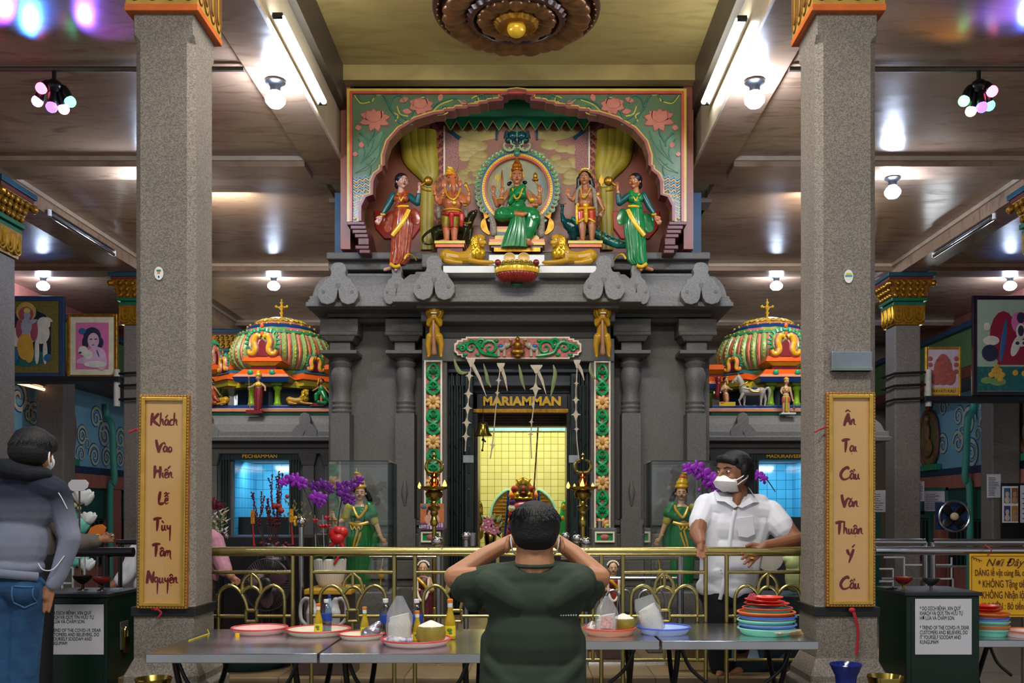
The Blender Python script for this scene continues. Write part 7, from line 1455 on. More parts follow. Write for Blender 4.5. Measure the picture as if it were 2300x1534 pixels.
f.tube('mask_strap', M_MASK, [p(-.62,.0,.20), p(-.80,.05,.0), p(-.88,.35,-.12), p(-.80,.62,.0), p(-.62,.72,.25)], 5); f.tube('mask_strap', M_MASK, [p(-.70,.20,.30), p(-.74,.42,.28), p(-.66,.66,.4)], 5)
f.blob('face_mask', M_MASK, [('e', p(0,.48,.60), (70,56,66))], 7)
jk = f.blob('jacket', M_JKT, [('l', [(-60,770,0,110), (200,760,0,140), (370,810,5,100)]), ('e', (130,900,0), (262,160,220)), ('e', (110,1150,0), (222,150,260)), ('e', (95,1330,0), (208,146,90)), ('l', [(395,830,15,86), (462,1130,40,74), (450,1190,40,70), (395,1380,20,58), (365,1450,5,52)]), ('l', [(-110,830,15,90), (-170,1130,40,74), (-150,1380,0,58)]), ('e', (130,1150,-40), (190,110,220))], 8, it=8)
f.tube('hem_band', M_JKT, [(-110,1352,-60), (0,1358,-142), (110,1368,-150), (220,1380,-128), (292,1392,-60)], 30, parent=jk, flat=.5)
f.tube('drawcord', mat('white_cord', '#cfcfd4', .6), [(300,1300,-70), (340,1345,-80), (400,1340,-60), (460,1250,-30)], 4); f.tube('sleeve_piping', mat('white_cord', '#cfcfd4', .6), [(390,770,-70), (440,830,-60), (480,930,-34)], 4)
f.blob('hood', M_HOOD, [('l', [(20,640,-40,60), (130,660,-110,74), (250,690,-110,62), (335,690,-40,44)]), ('e', (150,640,-30), (165,90,60)), ('l', [(230,660,-70,50), (350,720,20,30)])], 8)
jn = f.blob('jeans', M_JEAN, [('e', (100,1470,0), (212,155,120)), ('e', (190,1500,-70), (110,90,100)), ('l', [(20,1500,0,150), (30,2100,0,112), (40,2600,0,95), (40,3000,0,88)]), ('l', [(190,1500,0,122), (165,1850,0,112), (155,2100,0,104), (180,2600,0,95), (190,3000,0,88)])], 10)
b = MB(); q = [(170,1450,-172), (172,1560,-172), (230,1600,-162), (285,1570,-140), (285,1460,-140), (170,1450,-172)]; b.tube([Vector((f.c(x).x, surf_y(jn, f.c(x).x, f.c(x).z)-.003, f.c(x).z)) for x in [(a_[0]+(e_[0]-a_[0])*t/8, a_[1]+(e_[1]-a_[1])*t/8, 0) for a_, e_ in zip(q, q[1:]) for t in range(8)]], .004, 5); b.build('pocket_seam', mat('denim_seam', '#3a6a96', .8), jn)
# people mostly hidden behind others
f = Fig('person_reaching', 'person in a grey-brown sleeve reaching out a hand with a yellow bracelet', 'person', 0, 840, 3.068, (220, 2760), 5.45)
hd = (235, 600, 0, 118, 60)
body = f.blob('body', M_SKIN3, f.head(hd)+[('l', [(225,700,0,60), (225,780,0,64)]), ('e', (215,950,0), (160,100,190)), ('l', [(330,900,0,56), (480,1130,-20,48), (660,1150,-30,36), (700,1140,-30,30)]), ('l', [(150,1300,0,90), (150,2200,0,60), (150,2640,0,46), (190,2700,-20,36)]), ('l', [(270,1300,0,90), (280,2200,0,60), (280,2640,0,46), (320,2700,-20,36)])] + f.hand((705,1140,-32), 8, 118, 1, curl=.45), 6)
f.face(hd, body); f.blob('hair', M_HAIR, [('e', f.hp(hd,0,-.3,-.2), (98,104,90))], 7)
f.blob('shirt', mat('grey_brown_shirt', '#5d5650', .85, 0, .15, 20), [('e', (215,940,0), (180,118,200)), ('e', (215,1150,0), (170,112,200)), ('l', [(150,850,0,72), (330,880,0,76), (490,1140,-20,66), (560,1160,-28,62), (670,1148,-30,50)])], 7)
f.blob('trousers', M_DKT, [('l', [(150,1290,0,104), (150,2200,0,74), (150,2600,0,64)]), ('l', [(270,1290,0,104), (280,2200,0,74), (280,2600,0,64)])], 9)
b = MB()
for k in range(16): a = 2*math.pi*k/16; b.ell(f.c((688+6*math.sin(a), 1142+34*math.cos(a), -30+34*math.sin(a))), 7*f.u, 8, 5)
b.build('bead_bracelet', mat('yellow_beads', '#d8bc22', .4), f.root); f.solid('ring', mat('ring_silver', '#b8b4a8', .2, .9), [('e', (800,1110,-55), (14,14,10))])
def sitter_person(label, px, py, d, cloth, reach):
	k = 3.068; f = Fig('seated_person', label, 'person', px-100, py-50, k, (300, 1130), d, mir=None if reach > 0 else 600)
	hd = (300, -60, 0, 92, -30)
	body = f.blob('body', M_SKIN3, f.head(hd)+[('l', [(300,20,0,46), (300,110,0,56)]), ('e', (300,260,0), (110,75,150)), ('l', [(200,180,0,44), (140,330,-30,38), (60,420,-90,28)]), ('l', [(400,180,0,44), (440,350,-20,38), (400,470,-90,28)]), ('l', [(260,480,0,70), (230,560,-190,56), (230,1000,-200,36), (225,1090,-240,26)]), ('l', [(340,480,0,70), (360,560,-190,56), (360,1000,-200,36), (365,1090,-240,26)])] + f.hand((60,422,-92), 215, 90, 1, curl=.5) + f.hand((400,475,-92), 250, 90, -1, curl=.5), 6)
	f.face(hd, body); f.blob('hair', M_HAIR, [('e', f.hp(hd,0,-.3,-.2), (78,82,70))], 6)
	f.blob('shirt', cloth, [('e', (300,250,0), (130,92,170)), ('e', (300,420,0), (128,95,110)), ('l', [(230,160,0,62), (370,160,0,62)]), ('l', [(200,180,0,62), (145,320,-30,56), (110,380,-60,50)]), ('l', [(400,180,0,62), (440,330,-20,54)])], 6)
	f.blob('trousers', M_DKT, [('l', [(260,490,0,86), (230,560,-190,70), (230,950,-200,54)]), ('l', [(340,490,0,86), (360,560,-190,70), (360,950,-200,54)])], 8)
	f.solid('stool', M_WOOD, [('b', (190, 560, -90), (410, 590, 110))]+[('l', [(x, 590, dd, 12), (x, 1128, dd, 12)]) for x in (205, 395) for dd in (-75, 95)])
sitter_person('seated person in a white shirt mostly hidden behind the K scroll pillar', 345, 1228, 7.4, M_WSH, 1)
sitter_person('seated person in pink mostly hidden behind the pillar beside the floor fan', 452, 1205, 6.75, mat('dusty_pink_cloth', '#b07a8a', .8, 0, .15, 30), -1)
# ------------------------------------------------------------------ framed scrolls on the pillars
GL = {'K': (1.5, [[(.25,2.0),(.12,.9),(.0,-.1)],[(1.25,1.95),(.6,1.2),(.2,.95)],[(.25,1.0),(.7,.45),(1.5,-.15)]]), 'h': (.75, [[(.1,2.1),(.05,1),(0,0)],[(.02,.5),(.25,.95),(.42,.8),(.42,.3),(.62,0)]]), 'a': (.8, [[(.55,.85),(.25,.95),(.0,.5),(.12,.08),(.38,.2),(.56,.7)],[(.58,.9),(.52,.25),(.78,.0)]]), 'c': (.65, [[(.55,.85),(.28,.95),(.0,.5),(.18,.05),(.62,.2)]]),
 'V': (1.2, [[(.0,2.0),(.18,1.0),(.4,-.1)],[(.4,-.1),(.7,.9),(1.15,1.5)]]), 'o': (.7, [[(.3,.9),(.02,.55),(.2,.05),(.5,.25),(.5,.7),(.28,.9)]]), 'H': (1.3, [[(.1,2.0),(.1,1),(.0,-.1)],[(1.0,1.9),(.95,1),(.9,-.05)],[(.05,.95),(.5,1.1),(1.0,1.15)]]), 'i': (.4, [[(.08,.9),(.06,.3),(.3,.0)]]), 'e': (.65, [[(.05,.45),(.45,.6),(.42,.9),(.15,.85),(.0,.4),(.22,.0),(.6,.2)]]), 'n': (.85, [[(.06,.9),(.03,.45),(0,0)],[(.03,.45),(.28,.9),(.42,.75),(.44,.2),(.75,.05)]]),
 'L': (1.0, [[(.25,2.0),(.1,1),(.0,.05)],[(.0,.05),(.5,.0),(.9,.2)]]), 'T': (1.1, [[(-.25,1.75),(.4,1.95),(1.1,2.0)],[(.45,1.95),(.4,1.0),(.32,-.1)]]), 'u': (.85, [[(.06,.9),(.02,.3),(.2,.02),(.45,.4)],[(.5,.9),(.48,.25),(.78,.02)]]), 'y': (.8, [[(.06,.9),(.05,.45),(.25,.3),(.46,.6)],[(.52,.9),(.5,-.3),(.46,-1.7)]]), 'g': (.8, [[(.5,.85),(.2,.92),(.0,.5),(.18,.15),(.48,.5)],[(.54,.9),(.5,-.3),(.46,-1.8)]]), 'm': (1.2, [[(.06,.9),(0,0)],[(.03,.5),(.25,.9),(.38,.7),(.38,.05)],[(.38,.5),(.62,.9),(.78,.7),(.8,.0),(.95,-.5)]]), 'N': (1.25, [[(.05,-.1),(.15,1),(.2,2.0)],[(.2,2.0),(.55,1),(.9,.0)],[(.9,.0),(1.0,1.0),(1.15,1.9)]]),
 'A': (1.15, [[(.0,-.15),(.3,1.0),(.6,1.9)],[(.6,1.9),(.75,1.0),(.95,.0)],[(.15,.6),(.55,.7),(.95,.75)]]), 'C': (1.6, [[(1.35,1.6),(1.15,1.95),(.5,1.6),(.05,.8),(.3,.1),(.9,.0),(1.5,.35)]]), 'Y': (1.1, [[(.0,2.0),(.2,1.4),(.5,1.0)],[(1.05,2.05),(.7,1.0),(.3,-.2)]])}
AC = {'acute': [[(.1,1.2),(.5,1.75)]], 'grave': [[(.0,1.6),(.35,1.2)]], 'circ': [[(-.05,1.1),(.25,1.4),(.6,1.1)]], 'breve': [[(0,1.45),(.25,1.15),(.55,1.5)]], 'dot': [[(.25,-.35),(.32,-.38)]], 'circgrave': [[(-.05,1.1),(.25,1.4),(.6,1.1)],[(.55,1.65),(.8,1.35)]], 'circacute': [[(-.05,1.1),(.25,1.4),(.6,1.1)],[(.5,1.5),(.95,2.0)]], 'circdot': [[(-.05,1.1),(.25,1.4),(.6,1.1)],[(.25,-.35),(.32,-.38)]], 'circtilde': [[(-.05,1.1),(.25,1.4),(.6,1.1)],[(-.1,1.6),(.2,1.8),(.4,1.6),(.75,1.8)]], 'Acirc': [[(.2,2.1),(.55,2.4),(1.0,2.1)]], 'Yac': [[(.8,2.3),(1.3,2.8)]]}
def word(letters, u):
	b = MB(); x = 0; tot = sum(GL[l][0] for l, _ in letters); x = -tot/2
	for l, acc in letters:
		adv, st = GL[l]; big = l.isupper()
		for k, s_ in enumerate(st+(AC[acc] if acc else [])):
			pts = bez([((x+p[0])*u, 0, (p[1]-.9)*u) for p in s_], 6); n = len(pts); w = .20 if big else .125
			if k >= len(st): w = .11
			b.tube(pts, [u*w*(.55+.75*math.sin(math.pi*min(1, (i/(n-1))*.85+.18))) for i in range(n)], 7, flat=.18, up=(0,1,0))
		x += adv
	return b
M_SCROLL = mat('tan_scroll_board', '#d6a866', .35, 0, .04, 2, coat=.6); M_INK = mat('maroon_ink', '#6a1414', .4); M_FRG = mat('gilt_frame', '#c9a049', .25, .55, .1, 20); M_FRD = mat('brown_gilt_frame', '#9a5f2a', .35, .3, .25, 30)
def scroll(label, x0, x1, y0, y1, words, ys, rot):
	d = 5.375; a, c = P(x0, y1, d), P(x1, y0, d); w, h = c.x-a.x, c.z-a.z; t = thing('framed_scroll', label, 'framed scroll', (a.x+w/2, d, a.z), 0, 'framed scrolls on the pillars'); t.rotation_euler = (0, rot, 0)
	MB().box(-w/2+.02, w/2-.02, .0, .012, .02, h-.02).build('board', M_SCROLL, t, False)
	for nm, m, i0, i1, yy in (('outer_frame', M_FRD, 0, .018, -.012), ('inner_frame', M_FRG, .014, .036, -.020)):
		b = MB()
		b.box(-w/2+i0, -w/2+i1, yy, .02, i0, h-i0).box(w/2-i1, w/2-i0, yy, .02, i0, h-i0).box(-w/2+i1, w/2-i1, yy, .02, i0, i1).box(-w/2+i1, w/2-i1, yy, .02, h-i1, h-i0); b.build(nm, m, t, False, .004)
	b = MB()
	for k in range(int(h/.018)):
		for x in (-w/2+.007, w/2-.007): b.ell((x, -.012, .01+k*.018), (.006,.005,.007), 6, 4)
	for k in range(int(w/.018)):
		for z in (.007, h-.007): b.ell((-w/2+.01+k*.018, -.012, z), (.007,.005,.006), 6, 4)
	b.build('bead_pattern', M_FRG, t)
	bd_ = [o for o in t.children if o.name.startswith('board')][0]
	for wd, y in zip(words, ys):
		o = word(wd, .0355).build('brush_lettering', M_INK, bd_); o.location = (0, -.001, (y1-y)*S(d))
	MB().box(-w/2+.036, w/2-.036, -.008, -.006, .036, h-.036).build('glass_pane', glassmat('picture_glass', '#fdfdfd', .012, .02) if 'picture_glass' not in MATS else MATS['picture_glass'], t, False); return t
L_ = lambda s_: [(q[0], q[1:] or None) for q in s_.split()]
scroll('tall gilt framed scroll with seven brushed words, beginning with K', 309, 421, 887, 1367, [L_('K h aacute c h'), L_('V agrave o'), L_('H i ecircacute n'), L_('L ecirctilde'), L_('T ugrave y'), L_('T acirc m'), L_('N g u y ecircdot n')], [943,1003,1061,1119,1179,1237,1297], 0.012)
scroll('tall gilt framed scroll with seven brushed words, beginning with A', 1855, 1965, 881, 1363, [L_('AAcirc n'), L_('T adot i'), L_('C acircgrave u'), L_('V abreve n'), L_('T h u acircdot n'), L_('YYac'), L_('C acircgrave u')], [942,1002,1064,1126,1187,1249,1310], 0.0)
def sticker(label, px, py, c):
	o = P(px, py, 5.392); t = thing('oval_sticker', label, 'sticker', o); s = S(5.4)
	MB().lathe([(0,0),(10*s,0),(10*s,.003),(0,.003)], 28).build('disc', M_WHITE, t, rot=(math.pi/2,0,0)).scale = (1,1.0,1)
	t.children[0].scale = (1, 1.5, 1)
	b = MB()
	for k, (w, z, m) in enumerate(c): MB().box(-w*s, w*s, -.0045, -.003, z*s, (z+4)*s).build('sticker_print', m, t, False)
sticker('small white oval sticker high on the pillar with the K scroll', 357, 614, ((5, 4, mat('sticker_green', '#3f7a4a', .5)), (3, -1, mat('sticker_orange', '#d08a2a', .5)), (1.5, -10, M_BLACK))); sticker('small white oval sticker high on the pillar with the metal box', 1906, 621, ((6, 4, mat('sticker_yellow', '#d8c23a', .5)), (8, -1, mat('sticker_teal', '#3f9aa8', .5))))
t = thing('metal_box', 'grey metal wall box on the pillar above the framed scroll beginning with A', 'box', P(1908, 835, 5.395)); s = S(5.38)
MB().box(-45*s, 45*s, -.045, 0, 0, 43*s).build('box_body', mat('dull_galvanised_steel', '#8b9199', .35, .7, .15, 6), t, False, .004); MB().box(-46*s, 46*s, -.048, 0, 0, 8*s).build('box_lip', mat('greenish_steel', '#7d8a80', .4, .6), t, False, .002)
M_RIB = mat('red_cloth_ribbon', '#a8222c', .7)
c = P(1912, 1366, 5.37); tag(MB().tube(bez([c, c+Vector((.01,-.02,-.03)), c+Vector((.03,-.02,-.12)), c+Vector((.03,-.015,-.2)), c+Vector((.025,-.012,-.27))], 6), .009, 7, flat=.4).ell(c+Vector((0,-.012,-.01)), (.02,.014,.015)).build('red_ribbon', M_RIB), 'red ribbon hanging from the strap under the framed scroll beginning with A', 'ribbon')
c = P(352, 1368, 5.372); tag(MB().tube(bez([c+Vector((-.03,0,.0)), c, c+Vector((.03,-.01,-.02)), c+Vector((.01,-.01,-.05))], 5), .006, 6).ell(c, (.02,.012,.012)).build('red_ribbon', M_RIB), 'small red cord knotted at the strap under the K scroll', 'ribbon')
c = P(302, 966, 5.35); tag(MB().tube(bez([c+Vector((-.03,0,-.012)), c, c+Vector((.02,-.004,.006))], 5), .006, 6).build('red_string', M_RIB), 'red cord end poking out beside the top of the K scroll frame', 'cord')
c = P(1845, 963, 5.36); tag(MB().tube(bez([c+Vector((-.04,0,-.02)), c, c+Vector((.03,-.004,.012))], 5), .005, 6).build('red_string', M_RIB), 'red cord end beside the top of the frame beginning with A', 'cord')
# vessels on the floor in front of the pillars
def lathe_thing(name, label, cat, loc, prof, m, n=40): return tag(MB().lathe(prof, n).build(name, m, None, loc=loc), label, cat)
def stand(label, x, y, h, r): return tag(MB().lathe([(0,0),(r,0),(r,.03),(r*.35,.06),(r*.3,h-.05),(r*.8,h-.02),(r*.8,h),(0,h)], 24).build('vessel_stand', M_WOOD, None, loc=(x, y, 0)), label, 'stand')
x, y = P(345,0,4.95).x, 4.95; stand('dark wooden stand under the brass bowl by the K scroll pillar', x, y, .44, .16); lathe_thing('brass_bowl', 'brass bowl at the foot of the K scroll pillar', 'bowl', (x, y, .44), [(0,0),(.06,.0),(.09,.06),(.07,.11),(.095,.18),(.093,.185),(.06,.12),(0,.1)], M_BRASS)
x, y = P(1988,0,4.95).x, 4.95; stand('dark wooden stand under the brass bowl beside the blue vase', x, y, .44, .16); lathe_thing('brass_bowl', 'brass bowl beside the blue vase at the pillar foot', 'bowl', (x, y, .44), [(0,0),(.06,.0),(.09,.06),(.07,.11),(.095,.19),(.093,.195),(.06,.12),(0,.1)], M_BRASS)
x, y = P(1900,0,4.86).x, 4.86; stand('dark wooden stand under the blue vase', x, y, .32, .14); lathe_thing('blue_vase', 'glossy cobalt blue vase with flared mouth at the pillar foot', 'vase', (x, y, .32), [(0,0),(.07,0),(.095,.1),(.085,.2),(.05,.28),(.055,.33),(.083,.39),(.08,.395),(.045,.33),(0,.3)], mat('cobalt_glaze', '#16256e', .12, 0, .15, 6))
# ------------------------------------------------------------------ donation boxes
M_DBOX = mat('bottle_green_steel', '#0a2419', .35, 0, .1, 3); M_PAPER = mat('notice_paper', '#d3d2d8', .7, 0, .02); M_PRINT = mat('black_print', '#1a1a1c', .6)
M_DTOP = mat('dark_box_top', '#23282c', .4)
NOT = '* DO DỊCH BỆNH, XIN QUÝ\nKHÁCH VÀ QUÝ TÍN HỮU TỰ\nHƠ LỬA VÀ CHẤM SON.\n\n* TREND OF THE COVID-19, DEAR\nCUSTOMERS AND BELIEVERS, DO\nIT YOURSELF SOODAM AND\nKUNGUMAM'
def dbox(label, x0, x1, zt, note, lab2):
	t = thing('donation_box', label, 'donation box', ((x0+x1)/2, 6.03, 0)); w = (x1-x0)/2
	bd_ = MB().box(-w, w, -.23, .23, 0, zt-.012).build('cabinet', M_DBOX, t, False, .006); MB().box(-w-.012, w+.012, -.245, .24, zt-.012, zt+.012).build('lid', M_DTOP, t, False, .004)
	MB().box(-w+.03, w-.03, -.234, -.22, .1, zt-.05).build('door_panel', M_DBOX, t, False, .003)
	n0, n1, m0, m1 = note; p = MB().box(n0, n1, -.238, -.235, m0, m1).build('notice_sheet', M_PAPER, None, False, loc=(t.location.x, t.location.y, 0)); tag(p, lab2, 'notice')
	write('notice_text', NOT, ((n0+n1)/2-(n1-n0)*.42, -.2395, (m0+m1)/2+.008), (m1-m0)*.098, M_PRINT, p, align='LEFT', line=.88, extrude=.0004, bold=0, sx=(n1-n0)/(m1-m0)*.58)
	return t
sB = S(5.8)
bL = dbox('dark green donation box with padlock beside the person in the hoodie', -3.09, -2.62, .985, (.02-.235+.05, .215, .62, .93), 'white printed notice on the box behind the person in the hoodie')
b = MB(); b.box(.235, .242, -.06, .06, .62, .80); b.build('lock_plate', mat('worn_steel', '#8a8a86', .3, .8), bL, False, .003); q = MB().box(.243, .262, -.03, .03, .60, .70); q.tube(bez([(.252,-.02,.70),(.252,-.02,.745),(.252,0,.76),(.252,.02,.745),(.252,.02,.70)], 4), .006, 8); q.build('padlock', M_BRASS, bL, False); MB().tube([(.255,-.03,.5),(.28,-.03,.5),(.28,-.03,.36),(.255,-.03,.36)], .007, 6).build('box_handle', M_CHROME, bL)
bR = dbox('dark green donation box with a white notice beside the pillar with the metal box', 2.335, 2.79, .995, (-.175, .175, .62, .965), 'white printed notice on the green box under the red cup')
def cup(name, label, px, py, d, r, h, m, m2=None):
	t = thing(name, label, 'offering cup', P(px, py, d)); MB().lathe([(0,0),(r*.55,0),(r*.5,h*.08),(r*.16,h*.18),(r*.16,h*.42),(r*.5,h*.55),(r*.92,h*.82),(r,h),(r*.95,h),(r*.5,h*.66),(0,h*.58)], 28).build('cup_bowl', m, t)
	if m2: MB().lathe([(r*.5,h*.545),(r*.93,h*.815),(r*1.02,h),(r*1.01,h*1.02),(r*.5,h*.56)], 28).build('painted_rim', m2, t)
	return t
cup('offering_cup', 'red rimmed offering cup on the green box beside the pillar with the metal box', 2029, 1327, 6.0, .058, .088, mat('worn_brass', '#8a7a3a', .35, .7), mat('dark_red_enamel', '#8a2420', .3)); cup('offering_cup', 'dark silver scalloped offering cup on the green box with the red rimmed cup', 2091, 1329, 5.98, .056, .086, mat('dark_silver', '#7a7c80', .2, .9))
cup('offering_cup', 'dark pedestal cup on the green box nearer the hoodie', 186, 1326, 5.95, .06, .095, mat('black_brass', '#3a362c', .3, .7)); cup('offering_cup', 'brown pedestal cup on the green box nearer the K scroll pillar', 229, 1327, 5.93, .055, .085, mat('black_brass', '#3a362c', .3, .7), mat('dark_red_enamel', '#8a2420', .3))
tag(MB().ell((0,0,.008), (.03,.02,.008)).ell((.035,.01,.006), (.02,.012,.006)).tube([(-.02,0,.01),(.03,.02,.012)], .005, 6).build('key_bunch', M_BLACK, None, loc=P(1998,1324,6.0)-Vector((0,0,.0))), 'bunch of keys on the green box beside the red rimmed cup', 'keys')
tag(MB().box(-.03,.03,-.02,.02,0,.014).box(-.01,.04,-.012,.012,.0,.018).build('lighter', mat('grey_plastic', '#8a8d92', .4), None, False, .003, loc=P(260,1327,5.92)), 'small grey lighter on the green box by the pillar', 'lighter')
# ------------------------------------------------------------------ rails at the sides
def rail(label, pts, r, m, posts=(), name='steel_rail', bars=()):
	t = thing(name, label, 'railing', (pts[0].x, pts[0].y, 0)); o = t.location.copy()
	MB().tube([p-o for p in pts], r, 14).build('top_rail', m, t)
	for p in posts: MB().tube([p-o, Vector((p.x, p.y, 0))-o], r*.8, 12).build('post', m, t)
	for a, e, rr in bars: MB().tube([a-o, e-o], rr, 8).build('bar', m, t)
	return t
rail('thick polished steel rail with the yellow sign hanging from it', [P(1965,1237,6.6), P(2520,1237,6.6)], .030, M_STEEL, [P(2500,1237,6.6)])
rail('steel barrier between the thick rail and the wall fan, ending at a corner post', [P(1900,1218,8.0), P(2078,1218,8.0)], .030, M_STEEL, [P(2078,1218,8.0)], bars=[(P(1980,1300,8), P(2078,1300,8), .012)]); rail('steel barrier beyond the thick rail under the wall fan and framed photographs', [P(2095,1218,8.0), P(2380,1218,8.0)], .030, M_STEEL, [P(2095,1218,8.0), P(2300,1218,8.0)], bars=[(P(2095,1272,8), P(2300,1272,8), .010)])
rail('dark tube rail behind the donation box and the reaching arm', [P(60,1240,6.6), P(300,1240,6.6)], .034, mat('dark_lacquered_tube', '#2c2a2e', .25, .6), [P(238,1240,6.6)], name='tube_rail'); rail('thin dark rail touching the reaching hand', [P(262,1218,7.2), P(308,1218,7.2)], .020, mat('dark_lacquered_tube', '#2c2a2e', .25, .6), [P(270,1218,7.2)], name='tube_rail')
M_RACK = mat('thin_white_steel', '#b9bbbd', .3, .6)
def rack(label, segs, d):
	t = thing('wire_rack', label, 'rack', (P(segs[0][0],0,d).x, d, 0)); o = t.location.copy(); b = MB()
	for x0, y0, x1, y1 in segs: b.tube([P(x0,y0,d)-o, P(x1,y1,d)-o], .009, 6)
	b.build('wire_frame', M_RACK, t)
	return t
rack('white steel stepped rack frame beyond the green box with the red rimmed cup', [(1975,1278,2006,1278),(2006,1278,2006,1330),(1985,1252,2031,1252),(2031,1252,2031,1330),(2031,1269,2078,1269),(2006,1306,1975,1306),(2098,1300,2140,1300),(2140,1300,2140,1420),(2137,1252,2137,1300),(2100,1269,2137,1269),(2006,1330,2006,1700),(2031,1330,2031,1700)], 8.6); rack('white steel rack frame behind the donation box with the padlock', [(152,1252,182,1252),(140,1275,164,1275),(164,1275,164,1316),(140,1310,164,1310),(190,1250,190,1300),(164,1316,164,1600),(140,1275,140,1600)], 7.6)
# yellow notice board
M_YSIGN = mat('yellow_signboard', '#d9a31a', .35, 0, .06, 4); M_SRD = mat('sign_brown_ink', '#5a2410', .5)
d = 6.53; a, c = P(2178, 1386, d), P(2420, 1244, d); t = thing('yellow_sign', 'yellow sign with brown lettering hung from the steel rail by red string', 'sign', (a.x, d, a.z)); w, h = c.x-a.x, c.z-a.z
pn = MB().box(0, w, 0, .008, 0, h).build('sign_panel', M_YSIGN, t, False, .003); b = MB()
for x0, x1, z0, z1 in ((.012,w-.012,.014,.017),(.012,w-.012,h-.017,h-.014),(.012,.015,.014,h-.014),(w-.015,w-.012,.014,h-.014)): b.box(x0, x1, -.002, 0, z0, z1)
for k in range(4): b.tube([(.02+.018*k+.010*math.cos(q), -.002, h-.03-.007*k+.008*math.sin(q)) for q in (0,1,2,3,4)], .0025, 5)
b.build('border_pattern', M_SRD, pn, False); s = S(d)
for txt, x, y, sz, k in (('Nơi Đây', 2213, 1264, .075, dict(shear=.4, bold=0)), ('DÂNG lễ vật cúng Bà, cầu nguyện', 2189, 1287, .062, dict(sx=.56, bold=0)), ('* KHÔNG Tặng tiền cho ai', 2197, 1312, .072, dict(sx=.56, bold=0)), ('KHÔNG Nhận lộc tại đây', 2204, 1337, .072, dict(sx=.56, bold=0)), ('KHUYÊN : Bỏ tiền cúng', 2204, 1362, .068, dict(sx=.56, bold=0))): write('sign_lettering', txt, ((x-2178)*s, -.003, (1386-y)*s), sz, M_SRD, pn, align='LEFT', extrude=.0012, **k)
MB().tube([(40*s,-.002,h-.01),(45*s,-.03,h+.03),(43*s,.05,h+.06),(46*s,.09,h)], .004, 6).build('red_string', M_RIB, t)
# ------------------------------------------------------------------ pictures on the shelves between column and wall
M_SHELF = mat('black_shelf', '#15171c', .35)
tag(MB().box(-8.25, -5.98, 13.62, 13.95, P(0,856,13.62).z, P(0,845,13.62).z).build('picture_shelf', M_SHELF, None, False, .005), 'black shelf bar carrying two framed pictures beside the K scroll pillar', 'shelf'); tag(MB().box(5.76, 8.1, 13.62, 13.95, P(0,900,13.62).z, P(0,889,13.62).z).build('picture_shelf', M_SHELF, None, False, .005), 'black shelf bar carrying the altar photograph and the small framed print', 'shelf')
def framed(name, label, x0, x1, y0, y1, d, fw, m, m2, zb):
	a, c = P(x0, y1, d), P(x1, y0, d); t = thing(name, label, 'picture', ((a.x+c.x)/2, d, zb)); w = (c.x-a.x)/2; h = c.z-zb
	b = MB(); b.box(-w,-w+fw,-.02,.04,0,h).box(w-fw,w,-.02,.04,0,h).box(-w+fw,w-fw,-.02,.04,0,fw).box(-w+fw,w-fw,-.02,.04,h-fw,h); b.build('picture_frame', m, t, False, .008); pb = MB().box(-w+fw*.8,w-fw*.8,.0,.02,fw*.8,h-fw*.8).build('print', m2, t, False); return t, pb, w, h
zs = P(0,845,13.62).z; zs2 = P(0,889,13.62).z
def shp(parent, m, items, y=-.006, name='printed_shape'):
	b = MB()
	for it in items:
		if it[0] == 'e': b.ell((it[1], y, it[2]), (it[3], .004, it[4]), 16, 8, Matrix.Rotation(math.radians(it[5]), 3, 'Y') if len(it) > 5 else None)
		else: b.prism(it[1], y-.003, y+.004)
	return b.build(name+'_pattern', m, parent, False)
M_PNV = mat('print_navy', '#16243a', .3); M_POL = mat('print_olive_border', '#6f6330', .4, 0, .3, 40); M_PWH = mat('print_white', '#cfc8bc', .4); M_PYE = mat('print_yellow', '#c99a3a', .4); M_PRS = mat('print_rose', '#9a4a5e', .4); M_PTE = mat('print_teal', '#1f5f5a', .4, 0, .3, 20); M_PBL = mat('print_blue', '#2a5f8c', .4); M_PSK = mat('print_pale_blue_skin', '#9aa0b0', .4); M_PGD = mat('print_gold', '#b89a4a', .4); M_PPK = mat('print_pink', '#c9699a', .4, 0, .06); M_PMV = mat('print_mauve_skin', '#c9a3b8', .4); M_PHR = mat('print_dark_hair', '#2a2c44', .4)
t, pb, w, h = framed('framed_picture', 'framed picture of a figure with a white cow in a wide navy frame', -20, 145, 665, 845, 13.8, .075, M_NAVY, M_POL, zs)
shp(pb, M_PNV, [('p', [(-w+.2,.3),(w-.2,.3),(w-.2,h-.4),(w-.28,h-.28),(.1,h-.2),(-w+.28,h-.28),(-w+.2,h-.4)])], -.004); shp(pb, M_PTE, [('e',-.02,.30,w-.24,.13)], -.008); shp(pb, M_PWH, [('e',-.10,.60,.22,.15),('e',.20,.66,.13,.16),('e',.24,.80,.10,.10),('e',-.24,.42,.05,.2),('e',.14,.40,.035,.2),('e',.26,.38,.035,.18),('e',.32,.86,.06,.025,30)], -.012); shp(pb, M_PGD, [('e',-.02,.97,.15,.15)], -.012); shp(pb, M_PRS, [('e',-.02,.94,.11,.11),('e',-.12,.72,.05,.14),('e',.10,.70,.06,.16)], -.016); shp(pb, M_PSK, [('e',0,.92,.05,.06),('e',-.01,.76,.08,.13),('e',.06,.82,.10,.03,-20)], -.020); shp(pb, M_PYE, [('e',-.03,.46,.12,.20),('e',.03,.38,.07,.16)], -.020); shp(pb, M_PBL, [('e',-.18,.34,.05,.12),('e',.30,.30,.05,.06,40)], -.022); shp(pb, mat('print_crown', '#c9b85a', .4), [('e',0,.99,.05,.04)], -.024)
t, pb, w, h = framed('framed_picture', 'framed pink picture of a child hugging a white calf', 151, 264, 705, 845, 13.8, .045, M_GOLDD, mat('cream_mount', '#cfc7a8', .5), zs)
